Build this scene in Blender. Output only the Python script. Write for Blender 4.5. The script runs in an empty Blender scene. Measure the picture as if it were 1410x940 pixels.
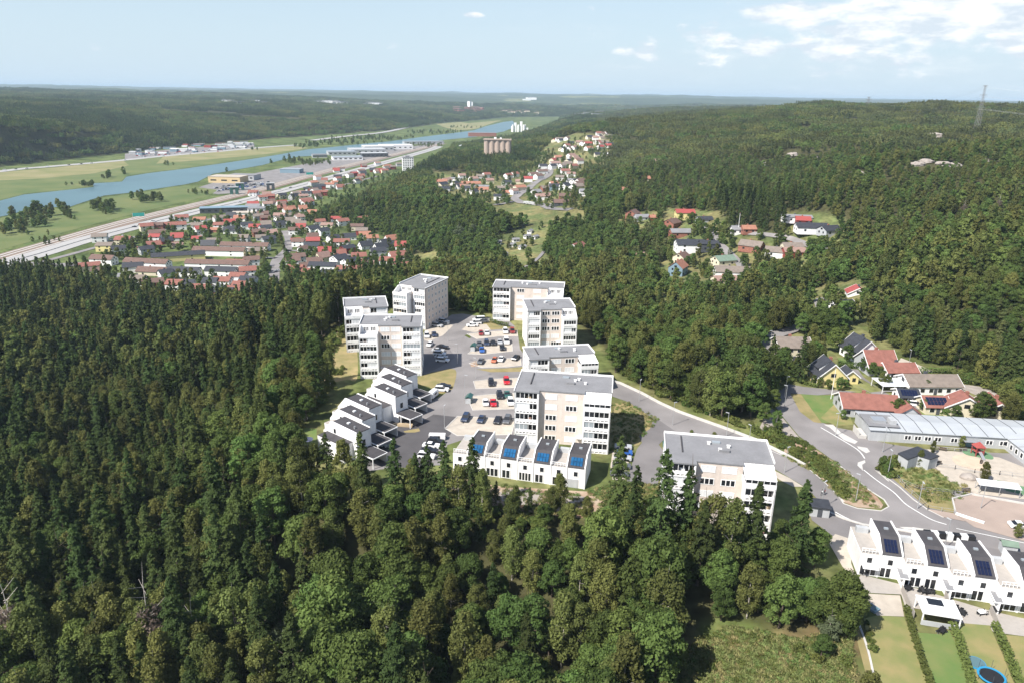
import bpy, bmesh, math, random
import numpy as np
from mathutils import Vector
D = bpy.data
SC = bpy.context.scene
COL = SC.collection
HAZE_D = 6.2e-5
HAZE_TOP = 215.0
rnd = random.Random(7)
rng = np.random.default_rng(11)

# ------------------------------------------------------------------ camera
PW, PH, FOC = 1410.0, 940.0, 1007.0
PITCH, ROLL, CZ = math.radians(18.7), math.radians(0.92), 135.0
cF = np.array([0, math.cos(PITCH), -math.sin(PITCH)])
_R = np.array([1.0, 0, 0]); _U = np.array([0, math.sin(PITCH), math.cos(PITCH)])
cR = math.cos(ROLL) * _R + math.sin(ROLL) * _U
cU = -math.sin(ROLL) * _R + math.cos(ROLL) * _U
cam = D.objects.new('camera', D.cameras.new('camera'))
COL.objects.link(cam)
from mathutils import Matrix
M = Matrix(((cR[0], cU[0], -cF[0], 0), (cR[1], cU[1], -cF[1], 0), (cR[2], cU[2], -cF[2], CZ), (0, 0, 0, 1)))
cam.matrix_world = M
cam.data.sensor_width = 36.0
cam.data.lens = 36.0 * FOC / PW
cam.data.clip_start = 1.0
cam.data.clip_end = 120000.0
SC.camera = cam

# ------------------------------------------------------------------ light, sky, exposure
SUN_EL, SUN_AZ = math.radians(48), math.radians(38)      # shadows run to the right and a little away
sdir = Vector((-math.cos(SUN_AZ) * math.cos(SUN_EL), -math.sin(SUN_AZ) * math.cos(SUN_EL), math.sin(SUN_EL)))
sun = D.objects.new('sun', D.lights.new('sun', 'SUN'))
COL.objects.link(sun)
sun.data.energy = 4.6
sun.data.angle = math.radians(0.53)
sun.data.color = (1.0, 0.955, 0.88)
sun.rotation_euler = sdir.to_track_quat('Z', 'Y').to_euler()
SC.view_settings.view_transform = 'Standard'
SC.view_settings.look = 'None'
SC.view_settings.exposure = 0.80
SC.view_settings.gamma = 1.0
SC.cycles.max_bounces = 5
SC.cycles.diffuse_bounces = 2
SC.cycles.glossy_bounces = 2
SC.cycles.transparent_max_bounces = 4
SC.cycles.volume_bounces = 0
SC.cycles.use_denoising = True
SC.cycles.denoiser = 'OPENIMAGEDENOISE'
SC.cycles.denoising_input_passes = 'RGB_ALBEDO_NORMAL'
SC.cycles.sample_clamp_indirect = 4.0

W = D.worlds.new('World'); SC.world = W; W.use_nodes = True
wt = W.node_tree; wn = wt.nodes; wl = wt.links; wn.clear()
def N_(t, **k):
    n = wn.new(t)
    for a, b in k.items(): setattr(n, a, b)
    return n
def MA(op, a, b=None, c=None, clamp=False):
    n = wn.new('ShaderNodeMath'); n.operation = op; n.use_clamp = clamp
    for i, v in enumerate((a, b, c)):
        if v is None: continue
        if isinstance(v, (int, float)): n.inputs[i].default_value = v
        else: wl.new(v, n.inputs[i])
    return n.outputs[0]
out = N_('ShaderNodeOutputWorld'); bg = N_('ShaderNodeBackground')
sky = N_('ShaderNodeTexSky'); sky.sky_type = 'NISHITA'; sky.sun_disc = False
sky.sun_elevation = SUN_EL
sky.sun_rotation = math.atan2(sdir.x, sdir.y)
sky.air_density = 1.0; sky.dust_density = 1.0; sky.ozone_density = 1.6; sky.altitude = 100
tc = N_('ShaderNodeTexCoord'); sep = N_('ShaderNodeSeparateXYZ'); wl.new(tc.outputs['Generated'], sep.inputs[0])
gx, gy, gz = sep.outputs
ys = MA('MAXIMUM', MA('SQRT', MA('ADD', MA('MULTIPLY', gx, gx), MA('MULTIPLY', gy, gy))), 0.05)
az = MA('ARCTAN2', gx, gy)                      # 0 straight ahead, + to the right
el = MA('DIVIDE', gz, ys)
def noise(cx, cy, scale, det, rough=0.55, off=0.0):
    cb = N_('ShaderNodeCombineXYZ')
    wl.new(cx, cb.inputs[0]); wl.new(cy, cb.inputs[1]); cb.inputs[2].default_value = off
    n = N_('ShaderNodeTexNoise'); n.inputs['Scale'].default_value = scale
    n.inputs['Detail'].default_value = det; n.inputs['Roughness'].default_value = rough
    wl.new(cb.outputs[0], n.inputs['Vector']); return n.outputs['Fac']
def blob(ca, ce, ra, re, amp):                  # soft elliptical cloud bank in azimuth / elevation
    a = MA('DIVIDE', MA('SUBTRACT', az, ca), ra); e = MA('DIVIDE', MA('SUBTRACT', el, ce), re)
    q = MA('ADD', MA('MULTIPLY', a, a), MA('MULTIPLY', e, e))
    return MA('MULTIPLY', MA('MAXIMUM', MA('SUBTRACT', 1.0, q), -1.2), amp)
def mx(*v):
    r = v[0]
    for x in v[1:]: r = MA('MAXIMUM', r, x)
    return r
bank = mx(blob(0.56, 0.114, 0.14, 0.036, 0.75), blob(0.44, 0.097, 0.10, 0.022, 0.55), blob(0.325, 0.094, 0.055, 0.015, 0.5), blob(0.60, 0.085, 0.18, 0.02, 0.5),
          blob(0.46, 0.062, 0.30, 0.030, 0.20), blob(0.70, 0.07, 0.3, 0.04, 0.3), blob(0.085, 0.121, 0.030, 0.007, 0.30),
          blob(0.262, 0.121, 0.026, 0.007, 0.30), blob(-0.055, 0.093, 0.014, 0.004, 0.24), blob(1.6, 0.2, 0.4, 0.1, 0.4),
          blob(-1.5, 0.25, 0.5, 0.08, 0.35), blob(2.7, 0.3, 0.6, 0.12, 0.35))
el3 = MA('MULTIPLY', el, 2.2)
dn = MA('ADD', MA('MULTIPLY', noise(az, el3, 14, 12, 0.58), 1.7), -0.85)
dens = MA('ADD', dn, bank)
cm = MA('MULTIPLY', MA('SUBTRACT', dens, 0.0), 5.0, clamp=True)
# thin veil of haze streaks over the right half
veil = MA('MULTIPLY', MA('MULTIPLY', MA('SUBTRACT', noise(az, MA('MULTIPLY', el, 9.0), 4, 5, 0.6, 3.0), 0.40), 3.0, clamp=True),
          MA('MULTIPLY', MA('ADD', az, 0.15), 1.3, clamp=True))
veil = MA('MULTIPLY', veil, MA('SUBTRACT', 1.0, MA('MULTIPLY', MA('ABSOLUTE', MA('SUBTRACT', el, 0.055)), 9.0), clamp=True))
veil = MA('MULTIPLY', veil, 0.75)
cover = MA('MAXIMUM', MA('MULTIPLY', cm, 0.94), veil)
shade = noise(az, MA('MULTIPLY', el, 3.2), 22, 6, 0.6, 7.0)
cr = N_('ShaderNodeMix', data_type='RGBA'); 
cr.inputs[6].default_value = (5.1, 5.75, 6.4, 1); cr.inputs[7].default_value = (7.9, 7.9, 7.9, 1)
wl.new(MA('MULTIPLY', MA('ADD', MA('MULTIPLY', MA('SUBTRACT', shade, 0.46), 4.5), MA('MULTIPLY', dens, 0.9)), 1.0, clamp=True), cr.inputs[0])
# slight humid whitening of the low sky
hz = N_('ShaderNodeMix', data_type='RGBA'); hz.inputs[7].default_value = (4.55, 5.65, 6.55, 1)
wl.new(sky.outputs[0], hz.inputs[6])
wl.new(MA('MULTIPLY', MA('SUBTRACT', 1.0, MA('MULTIPLY', MA('MAXIMUM', el, 0.0), 2.4), clamp=True), 0.92), hz.inputs[0])
mixc = N_('ShaderNodeMix', data_type='RGBA')
wl.new(cover, mixc.inputs[0]); wl.new(hz.outputs[2], mixc.inputs[6]); wl.new(cr.outputs[2], mixc.inputs[7])
wl.new(mixc.outputs[2], bg.inputs[0]); bg.inputs[1].default_value = 0.085
wl.new(bg.outputs[0], out.inputs[0])

# ------------------------------------------------------------------ pixel helpers (design aids: image point -> place on the ground)
def ray(px, py): return cF + cR * (px - PW / 2) / FOC - cU * (py - PH / 2) / FOC
def at(px, py, z):
    d = ray(px, py); t = (z - CZ) / d[2]
    return (d[0] * t, d[1] * t)
def proj(x, y, z):
    x = np.asarray(x, float); y = np.asarray(y, float); z = np.asarray(z, float) - CZ
    dd = x * cF[0] + y * cF[1] + z * cF[2]
    return PW / 2 + FOC * (x * cR[0] + y * cR[1] + z * cR[2]) / dd, PH / 2 - FOC * (x * cU[0] + y * cU[1] + z * cU[2]) / dd, dd
def inpoly(x, y, P):
    x = np.asarray(x); y = np.asarray(y); c = np.zeros(x.shape, bool); n = len(P)
    for i in range(n):
        x1, y1 = P[i][0], P[i][1]; x2, y2 = P[(i + 1) % n][0], P[(i + 1) % n][1]
        if y1 == y2: continue
        c ^= ((y1 > y) != (y2 > y)) & (x < (x2 - x1) * (y - y1) / (y2 - y1) + x1)
    return c
def distpoly(x, y, P):                            # distance to the outline, 0 inside
    x = np.asarray(x, float); y = np.asarray(y, float); d = np.full(x.shape, 1e9)
    for i in range(len(P)):
        ax, ay = P[i][:2]; bx, by = P[(i + 1) % len(P)][:2]
        vx, vy = bx - ax, by - ay; L = vx * vx + vy * vy + 1e-9
        t = np.clip(((x - ax) * vx + (y - ay) * vy) / L, 0, 1)
        d = np.minimum(d, np.hypot(x - ax - t * vx, y - ay - t * vy))
    return np.where(inpoly(x, y, P), 0, d)
def P46(pts): return [at(a, b, 46) for a, b in pts]
def PV(pts): return [at(a, b, 1) for a, b in pts]

# ------------------------------------------------------------------ terrain
PLAT = 46.0
FLAT_HI = P46([(425, 676), (413, 600), (452, 520), (468, 470), (488, 436), (545, 422), (600, 426), (640, 430), (690, 433), (770, 430), (818, 465),
               (845, 512), (907, 545), (985, 575), (1046, 585), (1060, 545), (1035, 515), (1045, 465), (1100, 452), (1160, 448), (1200, 450), (1290, 490), (1410, 520),
               (1560, 560), (1750, 700), (1750, 1100), (1400, 1200), (1180, 1010), (1172, 860), (1112, 756), (1075, 748), (900, 742), (835, 706), (690, 694), (615, 690), (520, 690)])
FLAT_LO = PV([(-350, 470), (-420, 300), (-200, 258), (0, 230), (190, 209), (350, 193), (450, 186), (548, 179), (600, 171), (660, 166), (700, 162),
              (770, 161), (770, 170), (725, 186), (620, 203), (562, 243), (525, 258), (470, 288), (418, 303), (470, 308), (530, 322), (562, 350), (575, 372), (540, 392), (430, 402),
              (300, 424), (180, 402), (100, 384), (60, 376), (0, 372), (-150, 400)])
RIV = [(-420, 352), (-420, 330), (0, 277), (33, 268.5), (84, 263), (129, 258), (128, 253), (168, 250.6), (174, 244), (204, 239), (255, 232.8), (309, 225), (360, 217.4),
       (397, 211), (425, 206), (453, 203.4), (500, 198.5), (537, 195), (581, 189), (629, 183), (652, 180), (670, 174), (693, 168.4), (706, 166.8), (709, 172),
       (705, 177), (693, 181.7), (655, 189), (611, 193), (560, 199), (500, 204.5), (456, 210.5), (433, 215), (412, 216), (389, 220.5), (361, 228), (338, 232), (293, 240), (273, 250.6),
       (255, 254.5), (212, 261), (179, 266), (143, 270), (115, 279), (94, 286), (48, 286), (13, 296.6), (0, 299)]
CP = [(0, 940, 24), (200, 940, 27), (500, 940, 32), (800, 940, 36), (1000, 940, 42), (0, 1300, 30), (700, 1300, 38), (1300, 1300, 46), (0, 760, 18), (250, 760, 22), (500, 760, 32), (700, 745, 40), (900, 770, 42),
      (0, 600, 9), (150, 600, 13), (300, 600, 24), (400, 600, 40), (0, 480, 5), (150, 500, 7), (300, 500, 18), (400, 500, 34), (450, 450, 40),
      (0, 400, 2), (200, 430, 3), (350, 435, 10), (430, 425, 18), (540, 403, 22), (640, 405, 30), (720, 405, 30), (800, 410, 32), (860, 480, 40), (980, 520, 44), (1000, 440, 38), (900, 400, 33), (950, 350, 34),
      (1100, 350, 42), (1050, 400, 40), (1150, 400, 42), (1260, 450, 50), (1400, 480, 52), (560, 380, 4), (600, 355, 8), (640, 370, 14), (700, 350, 16), (760, 330, 20), (850, 350, 28),
      (480, 315, 4), (500, 300, 10), (600, 300, 18), (690, 290, 18), (560, 262, 16), (600, 250, 14), (700, 250, 20), (780, 240, 22), (650, 222, 26), (620, 212, 26), (690, 213, 20), (760, 215, 22),
      (690, 190, 7), (650, 195, 6), (722, 190, 10), (745, 186, 26), (600, 206, 4), (700, 201, 12), (640, 204, 10), (850, 280, 38), (860, 240, 45), (900, 225, 55), (0, 224, 12), (200, 203, 12), (540, 170, 20), (-300, 300, 2), (640, 160, 12), (720, 156, 10), (800, 157, 12), (600, 150, 34), (500, 148, 45), (400, 141, 75), (720, 141, 55)]
CD = [(1130, 290, 520), (1250, 350, 400), (1400, 350, 390), (1300, 420, 320), (1250, 250, 640), (1400, 250, 620), (1000, 300, 560), (1000, 250, 760), (1000, 200, 1050), (1100, 172, 1300), (1250, 172, 1300), (1400, 172, 1250),
      (1060, 151, 1900), (1150, 151, 1800), (1230, 153, 1750), (1400, 154, 1650), (900, 190, 1300), (940, 165, 1900), (870, 163, 2300), (100, 150, 2600), (300, 150, 3300), (0, 143, 2700), (100, 180, 1800), (300, 175, 2500),
      (450, 160, 2900), (0, 180, 1600), (-300, 180, 1500), (800, 176, 1500), (775, 180, 1450), (830, 200, 1300), (860, 158, 3500), (900, 150, 3600), (1000, 157, 1900), (1130, 220, 850), (1330, 220, 800), (1600, 172, 1200), (1600, 300, 450)]
cps = []
for px, py, z in CP:
    x, y = at(px, py, z); cps.append((math.atan2(x, y) * 1.1, 0.5 * math.log(x * x + y * y), z))
for px, py, dd in CD:
    v = ray(px, py); q = dd / math.hypot(v[0], v[1]); cps.append((math.atan2(v[0], v[1]) * 1.1, math.log(dd), CZ + v[2] * q))
for r, z in ((9000, 95), (14000, 112), (20000, 128), (30000, 120), (60000, 60)):
    for a in (-1.2, -0.8, -0.5, -0.25, 0, 0.25, 0.5, 0.8, 1.2): cps.append((a * 1.1, math.log(r), z + rnd.uniform(-8, 8)))
for r in (5, 20, 60):
    for a in (-1.5, -0.7, 0, 0.7, 1.5): cps.append((a * 1.1, math.log(r), 36 + 6 * a))
for r in (200, 500, 1500):
    cps.append((-1.4, math.log(r), 12)); cps.append((1.4, math.log(r), 50))
cps = np.array(cps)
def _phi(r2): return np.sqrt(r2 + 0.004)
_A = _phi((cps[:, None, 0] - cps[None, :, 0]) ** 2 + (cps[:, None, 1] - cps[None, :, 1]) ** 2)
_w = np.linalg.solve(_A - 0.012 * np.eye(len(cps)), cps[:, 2])
def _hash(i, j, s):
    v = np.sin(i * 127.1 + j * 311.7 + s * 74.7) * 43758.5453
    return v - np.floor(v)
def vnoise(x, y, s=0):
    i = np.floor(x); j = np.floor(y); fx = x - i; fy = y - j
    fx = fx * fx * (3 - 2 * fx); fy = fy * fy * (3 - 2 * fy)
    return (_hash(i, j, s) * (1 - fx) * (1 - fy) + _hash(i + 1, j, s) * fx * (1 - fy) + _hash(i, j + 1, s) * (1 - fx) * fy + _hash(i + 1, j + 1, s) * fx * fy) - 0.5
def fbm(x, y, s=0, o=4):
    v = 0; a = 1.0; f = 1.0
    for k in range(o): v = v + a * vnoise(x * f, y * f, s + k); a *= 0.5; f *= 2.03
    return v
def height(x, y):
    x = np.atleast_1d(np.asarray(x, float)); y = np.atleast_1d(np.asarray(y, float))
    sh = x.shape; x = x.ravel(); y = y.ravel()
    r = np.hypot(x, y); u = np.arctan2(x, np.maximum(y, 1e-3)) * 1.1; v = np.log(np.maximum(r, 3.0))
    z = np.empty_like(x)
    for k in range(0, len(x), 20000):
        s = slice(k, k + 20000)
        z[s] = _phi((u[s, None] - cps[None, :, 0]) ** 2 + (v[s, None] - cps[None, :, 1]) ** 2) @ _w
    z = z + fbm(x / 90, y / 90, 1) * np.clip((r - 100) / 600, 0.15, 1) * 6
    z = z + np.clip((r - 380) / 300, 0, 1) * np.clip((x - 0.30 * y) / (0.10 * y + 20), 0, 1) * fbm(x / 210, y / 150, 41, 3) * 26 * np.clip((2400 - r) / 600, 0, 1)
    far = np.clip((r - 2500) / 5000, 0, 1)
    z = z + far * (fbm(x / 1600, y / 900, 9, 5) * 62 + 18 * fbm(x / 420, y / 300, 4, 3))
    z = np.where(r > 2500, np.maximum(z, 3 + 0 * r), z)
    z = np.maximum(z, 1.0)
    m = np.clip(distpoly(x, y, FLAT_HI) / 26.0, 0, 1); m = m * m * (3 - 2 * m); z = PLAT * (1 - m) + z * m
    ml = np.clip(distpoly(x, y, FLAT_LO) / (30.0 + 0.03 * r), 0, 1); ml = ml * ml * (3 - 2 * ml); z = 1.0 * (1 - ml) + z * ml
    return z.reshape(sh)
def hz1(x, y): return float(height([x], [y])[0])
_T = np.exp(np.linspace(math.log(60), math.log(30000), 900))
def hit(px, py):                                   # where the line of sight meets the ground
    d = ray(px, py); x = d[0] * _T; y = d[1] * _T; z = CZ + d[2] * _T
    b = z < height(x, y)
    if not b.any(): return None
    k = int(np.argmax(b)); lo, hi = _T[max(k - 1, 0)], _T[k]
    for _ in range(3):
        ts = np.linspace(lo, hi, 9); bb = (CZ + d[2] * ts) < height(d[0] * ts, d[1] * ts)
        q = int(np.argmax(bb)) if bb.any() else 8
        lo, hi = ts[max(q - 1, 0)], ts[q]
    return (d[0] * hi, d[1] * hi, hz1(d[0] * hi, d[1] * hi))
def HIT(pts):
    o = [hit(*p) for p in pts]
    return [(a[0], a[1]) for a in o if a]

# ------------------------------------------------------------------ materials
def mat(name, col, rough=0.8, var=0.0, scale=1.0, spec=0.3, metal=0.0, col2=None, bump=0.0, bscale=None, objrand=0.0, island=0.0, trans=0.0, det=4):
    m = D.materials.new(name); m.use_nodes = True; nt = m.node_tree; ns = nt.nodes; ls = nt.links
    b = ns['Principled BSDF']; b.inputs['Roughness'].default_value = rough; b.inputs['Metallic'].default_value = metal
    b.inputs['Specular IOR Level'].default_value = spec
    c4 = tuple(col) + (1,)
    b.inputs['Base Color'].default_value = c4
    src = None
    if var > 0 or col2:
        g = ns.new('ShaderNodeNewGeometry'); n = ns.new('ShaderNodeTexNoise'); n.inputs['Scale'].default_value = scale; n.inputs['Detail'].default_value = det
        ls.new(g.outputs['Position'], n.inputs['Vector'])
        rp = ns.new('ShaderNodeMapRange'); rp.inputs['From Min'].default_value = 0.33; rp.inputs['From Max'].default_value = 0.67
        ls.new(n.outputs['Fac'], rp.inputs['Value'])
        mxn = ns.new('ShaderNodeMix'); mxn.data_type = 'RGBA'
        a = col if col2 else [c * (1 - var) for c in col]; d2 = col2 if col2 else [min(1, c * (1 + var)) for c in col]
        mxn.inputs[6].default_value = tuple(a) + (1,); mxn.inputs[7].default_value = tuple(d2) + (1,)
        ls.new(rp.outputs[0], mxn.inputs[0]); src = mxn.outputs[2]
    if objrand or island:
        hs = ns.new('ShaderNodeHueSaturation')
        if src: ls.new(src, hs.inputs['Color'])
        else: hs.inputs['Color'].default_value = c4
        oi = ns.new('ShaderNodeObjectInfo')
        def m3(a, bq, cq):
            q = ns.new('ShaderNodeMath'); q.operation = 'MULTIPLY_ADD'; ls.new(a, q.inputs[0]); q.inputs[1].default_value = bq; q.inputs[2].default_value = cq; return q.outputs[0]
        v = m3(oi.outputs['Random'], objrand * 2, 1 - objrand)
        if island:
            g2 = ns.new('ShaderNodeNewGeometry'); i2 = m3(g2.outputs['Random Per Island'], island * 2, 1 - island)
            q = ns.new('ShaderNodeMath'); q.operation = 'MULTIPLY'; ls.new(v, q.inputs[0]); ls.new(i2, q.inputs[1]); v = q.outputs[0]
        ls.new(v, hs.inputs['Value'])
        # hue shift per object
        q = ns.new('ShaderNodeMath'); q.operation = 'MULTIPLY'; ls.new(oi.outputs['Random'], q.inputs[0]); q.inputs[1].default_value = 7.31
        fr = ns.new('ShaderNodeMath'); fr.operation = 'FRACT'; ls.new(q.outputs[0], fr.inputs[0])
        ls.new(m3(fr.outputs[0], objrand * 0.12, 0.5 - objrand * 0.10), hs.inputs['Hue'])
        src = hs.outputs[0]
    if src: ls.new(src, b.inputs['Base Color'])
    if bump:
        g = ns.new('ShaderNodeNewGeometry'); n = ns.new('ShaderNodeTexNoise'); n.inputs['Scale'].default_value = bscale or scale; n.inputs['Detail'].default_value = 3
        ls.new(g.outputs['Position'], n.inputs['Vector']); bp = ns.new('ShaderNodeBump'); bp.inputs['Strength'].default_value = bump
        bp.inputs['Distance'].default_value = 0.3
        ls.new(n.outputs['Fac'], bp.inputs['Height']); ls.new(bp.outputs[0], b.inputs['Normal'])
    if trans:
        o = ns['Material Output']; tr = ns.new('ShaderNodeBsdfTranslucent'); ms = ns.new('ShaderNodeMixShader'); ms.inputs[0].default_value = trans
        if src: ls.new(src, tr.inputs[0])
        else: tr.inputs[0].default_value = c4
        ls.new(b.outputs[0], ms.inputs[1]); ls.new(tr.outputs[0], ms.inputs[2]); ls.new(ms.outputs[0], o.inputs[0])
    return m
MT = {}
def weather(m, amt=0.10):                          # rain streaks and panel-to-panel tone, fixed to the wall
    nt = m.node_tree; b = nt.nodes['Principled BSDF']; src = b.inputs['Base Color'].links[0].from_socket if b.inputs['Base Color'].links else None
    g = nt.nodes.new('ShaderNodeNewGeometry'); mp = nt.nodes.new('ShaderNodeMapping'); mp.inputs['Scale'].default_value = (1.6, 1.6, 0.16); nt.links.new(g.outputs['Position'], mp.inputs[0])
    n = nt.nodes.new('ShaderNodeTexNoise'); n.inputs['Scale'].default_value = 1.0; n.inputs['Detail'].default_value = 6; nt.links.new(mp.outputs[0], n.inputs['Vector'])
    r = nt.nodes.new('ShaderNodeMapRange'); r.inputs[1].default_value = 0.35; r.inputs[2].default_value = 0.7; r.inputs[3].default_value = 1.0; r.inputs[4].default_value = 1.0 - amt; nt.links.new(n.outputs[0], r.inputs[0])
    v = nt.nodes.new('ShaderNodeVectorMath'); v.operation = 'SCALE'; nt.links.new(r.outputs[0], v.inputs['Scale']); nt.links.new(src, v.inputs[0]); nt.links.new(v.outputs[0], b.inputs['Base Color'])
def mget(k): return MT[k]
def leafmat(n, c, orr=0.3, isl=0.20): MT[n] = mat(n, c, 0.75, spec=0.12, objrand=orr, island=isl, trans=0.34)
leafmat('spruce', (0.060, 0.094, 0.028), .34); leafmat('pine', (0.104, 0.130, 0.047), .36); leafmat('birch', (0.122, 0.146, 0.043), .36)
leafmat('leafy', (0.088, 0.140, 0.037), .36); leafmat('willow', (0.13, 0.16, 0.085), 0.1); leafmat('shrub', (0.115, 0.145, 0.04), 0.3); leafmat('bare', (0.16, 0.125, 0.10), 0.1, 0.3)
MT['bark'] = mat('bark', (0.11, 0.085, 0.065), 0.9, 0.3, 3); MT['birchbark'] = mat('birch_bark', (0.42, 0.38, 0.33), 0.8, 0.35, 4)
MT['white'] = mat('white_render', (0.82, 0.81, 0.80), 0.75, 0.05, 0.35, det=6); MT['beige'] = mat('beige_brick', (0.64, 0.555, 0.495), 0.85, 0.05, 0.9)
MT['roofgrey'] = mat('grey_roof_felt', (0.222, 0.221, 0.23), 0.9, 0.09, 0.25, det=6); MT['roofdark'] = mat('dark_roof_felt', (0.062, 0.058, 0.062), 0.85, 0.12, 0.6)
MT['tile_red'] = mat('red_roof_tile', (0.235, 0.10, 0.078), 0.8, 0.14, 0.7); MT['tile_brown'] = mat('brown_roof_tile', (0.15, 0.095, 0.078), 0.85, 0.15, 0.7)
MT['tile_orange'] = mat('orange_roof_tile', (0.33, 0.155, 0.105), 0.8, 0.12, 0.7); MT['tile_pink'] = mat('faded_pink_roof_tile', (0.28, 0.18, 0.15), 0.85, 0.12, 0.7)
MT['tile_black'] = mat('black_roof_tile', (0.04, 0.042, 0.05), 0.6, 0.15, 0.8, spec=0.4); MT['tile_taupe'] = mat('taupe_roof_tile', (0.20, 0.165, 0.14), 0.85, 0.12, 0.7)
MT['tile_bright'] = mat('bright_red_roof', (0.31, 0.07, 0.062), 0.6, 0.06, 0.7); MT['tile_green'] = mat('green_roof', (0.16, 0.22, 0.17), 0.8, 0.1, 0.7)
MT['w_cream'] = mat('cream_wall', (0.62, 0.56, 0.42), 0.8, 0.04, 0.5); MT['w_yellow'] = mat('yellow_wall', (0.68, 0.58, 0.27), 0.8, 0.04, 0.5); MT['w_red'] = mat('red_board_wall', (0.26, 0.05, 0.04), 0.8, 0.1, 0.6)
MT['w_grey'] = mat('grey_wall', (0.42, 0.43, 0.44), 0.8, 0.05, 0.5); MT['w_blue'] = mat('blue_grey_wall', (0.18, 0.26, 0.32), 0.8, 0.05, 0.5); MT['w_dark'] = mat('dark_wall', (0.07, 0.075, 0.085), 0.8, 0.1, 0.5)
MT['w_brick'] = mat('red_brick_wall', (0.28, 0.12, 0.085), 0.85, 0.15, 1.5); MT['w_tan'] = mat('tan_wall', (0.55, 0.42, 0.24), 0.8, 0.05, 0.5)
MT['glass'] = mat('dark_window_glass', (0.018, 0.02, 0.024), 0.12, spec=0.6); MT['blind'] = mat('white_blind', (0.66, 0.67, 0.68), 0.6)
MT['glasspale'] = mat('pale_balcony_glass', (0.30, 0.33, 0.35), 0.15, spec=0.6); MT['solar'] = mat('solar_panel', (0.01, 0.085, 0.20), 0.12, 0.25, 0.6, spec=0.7)  # solar: bright blue has the panels' reflection put into the base colour
MT['solardark'] = mat('dark_solar_panel', (0.01, 0.014, 0.04), 0.15, spec=0.7); MT['metal'] = mat('light_metal', (0.55, 0.56, 0.57), 0.35, metal=0.6)
MT['asphalt'] = mat('asphalt', (0.175, 0.163, 0.162), 0.92, 0.16, 0.12, det=8); MT['asphalt2'] = mat('worn_asphalt', (0.215, 0.200, 0.196), 0.92, 0.17, 0.10, det=8)
MT['asphaltd'] = mat('fresh_asphalt', (0.085, 0.08, 0.083), 0.9, 0.12, 0.2, det=7); MT['gravel'] = mat('pale_gravel', (0.43, 0.38, 0.32), 0.95, 0.10, 0.5, det=7)
MT['redgravel'] = mat('reddish_gravel', (0.335, 0.265, 0.225), 0.95, 0.12, 0.12, det=7); MT['kerb'] = mat('concrete_kerb', (0.50, 0.48, 0.45), 0.9, 0.08, 1)
MT['paint'] = mat('white_road_paint', (0.72, 0.72, 0.70), 0.7, 0.05, 1); MT['drygrass'] = mat('dry_grass', (0.30, 0.235, 0.115), 0.95, col2=(0.19, 0.175, 0.07), scale=0.25, det=8)
MT['lawn'] = mat('green_lawn', (0.10, 0.17, 0.045), 0.95, col2=(0.17, 0.19, 0.065), scale=0.2, det=8); MT['lawn2'] = mat('mixed_lawn', (0.155, 0.185, 0.06), 0.95, col2=(0.27, 0.225, 0.10), scale=0.22, det=8)
MT['rubber'] = mat('green_rubber', (0.12, 0.22, 0.12), 0.9, 0.1, 1); MT['sand'] = mat('play_sand', (0.52, 0.41, 0.31), 0.95, 0.08, 0.6)
MT['rock'] = mat('pale_rock', (0.36, 0.32, 0.285), 0.9, col2=(0.27, 0.235, 0.21), scale=0.5, bump=0.5, det=8); MT['soil'] = mat('reddish_soil', (0.28, 0.17, 0.11), 0.95, col2=(0.40, 0.32, 0.24), scale=0.4, det=8)
MT['railbed'] = mat('rail_ballast', (0.22, 0.165, 0.13), 0.95, 0.12, 0.05, det=6); MT['hw'] = mat('highway_asphalt', (0.36, 0.35, 0.34), 0.9, 0.05, 0.03)
MT['meadow'] = mat('river_meadow', (0.085, 0.125, 0.038), 0.95, col2=(0.15, 0.165, 0.06), scale=0.022, det=8); MT['hay'] = mat('dry_meadow', (0.27, 0.235, 0.12), 0.95, col2=(0.17, 0.18, 0.065), scale=0.02, det=8)
MT['wood'] = mat('pale_timber', (0.42, 0.33, 0.22), 0.8, 0.1, 1); MT['deck'] = mat('grey_decking', (0.36, 0.33, 0.30), 0.85, 0.06, 1); MT['black'] = mat('black_plastic', (0.02, 0.02, 0.022), 0.5)
MT['tyre'] = mat('tyre_rubber', (0.02, 0.02, 0.02), 0.9)
for k, c in dict(c_white=(0.75, 0.75, 0.75), c_black=(0.02, 0.02, 0.025), c_navy=(0.03, 0.045, 0.09), c_red=(0.5, 0.02, 0.03), c_maroon=(0.25, 0.03, 0.03), c_silver=(0.42, 0.43, 0.45), c_grey=(0.10, 0.105, 0.115), c_blue=(0.03, 0.11, 0.38), c_orange=(0.45, 0.12, 0.05), c_green=(0.03, 0.10, 0.085), c_teal=(0.02, 0.30, 0.26)).items():
    MT[k] = mat('paint_' + k[2:], c, 0.25, spec=0.6)
weather(MT['white'], .07); weather(MT['beige'], .10); weather(MT['w_grey'], .12); weather(MT['roofgrey'], .10)
# river water
m = mat('river_water', (0.095, 0.165, 0.185), 0.35, 0.10, 0.01, spec=0.22, bump=0.3, bscale=0.25); MT['water'] = m

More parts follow.
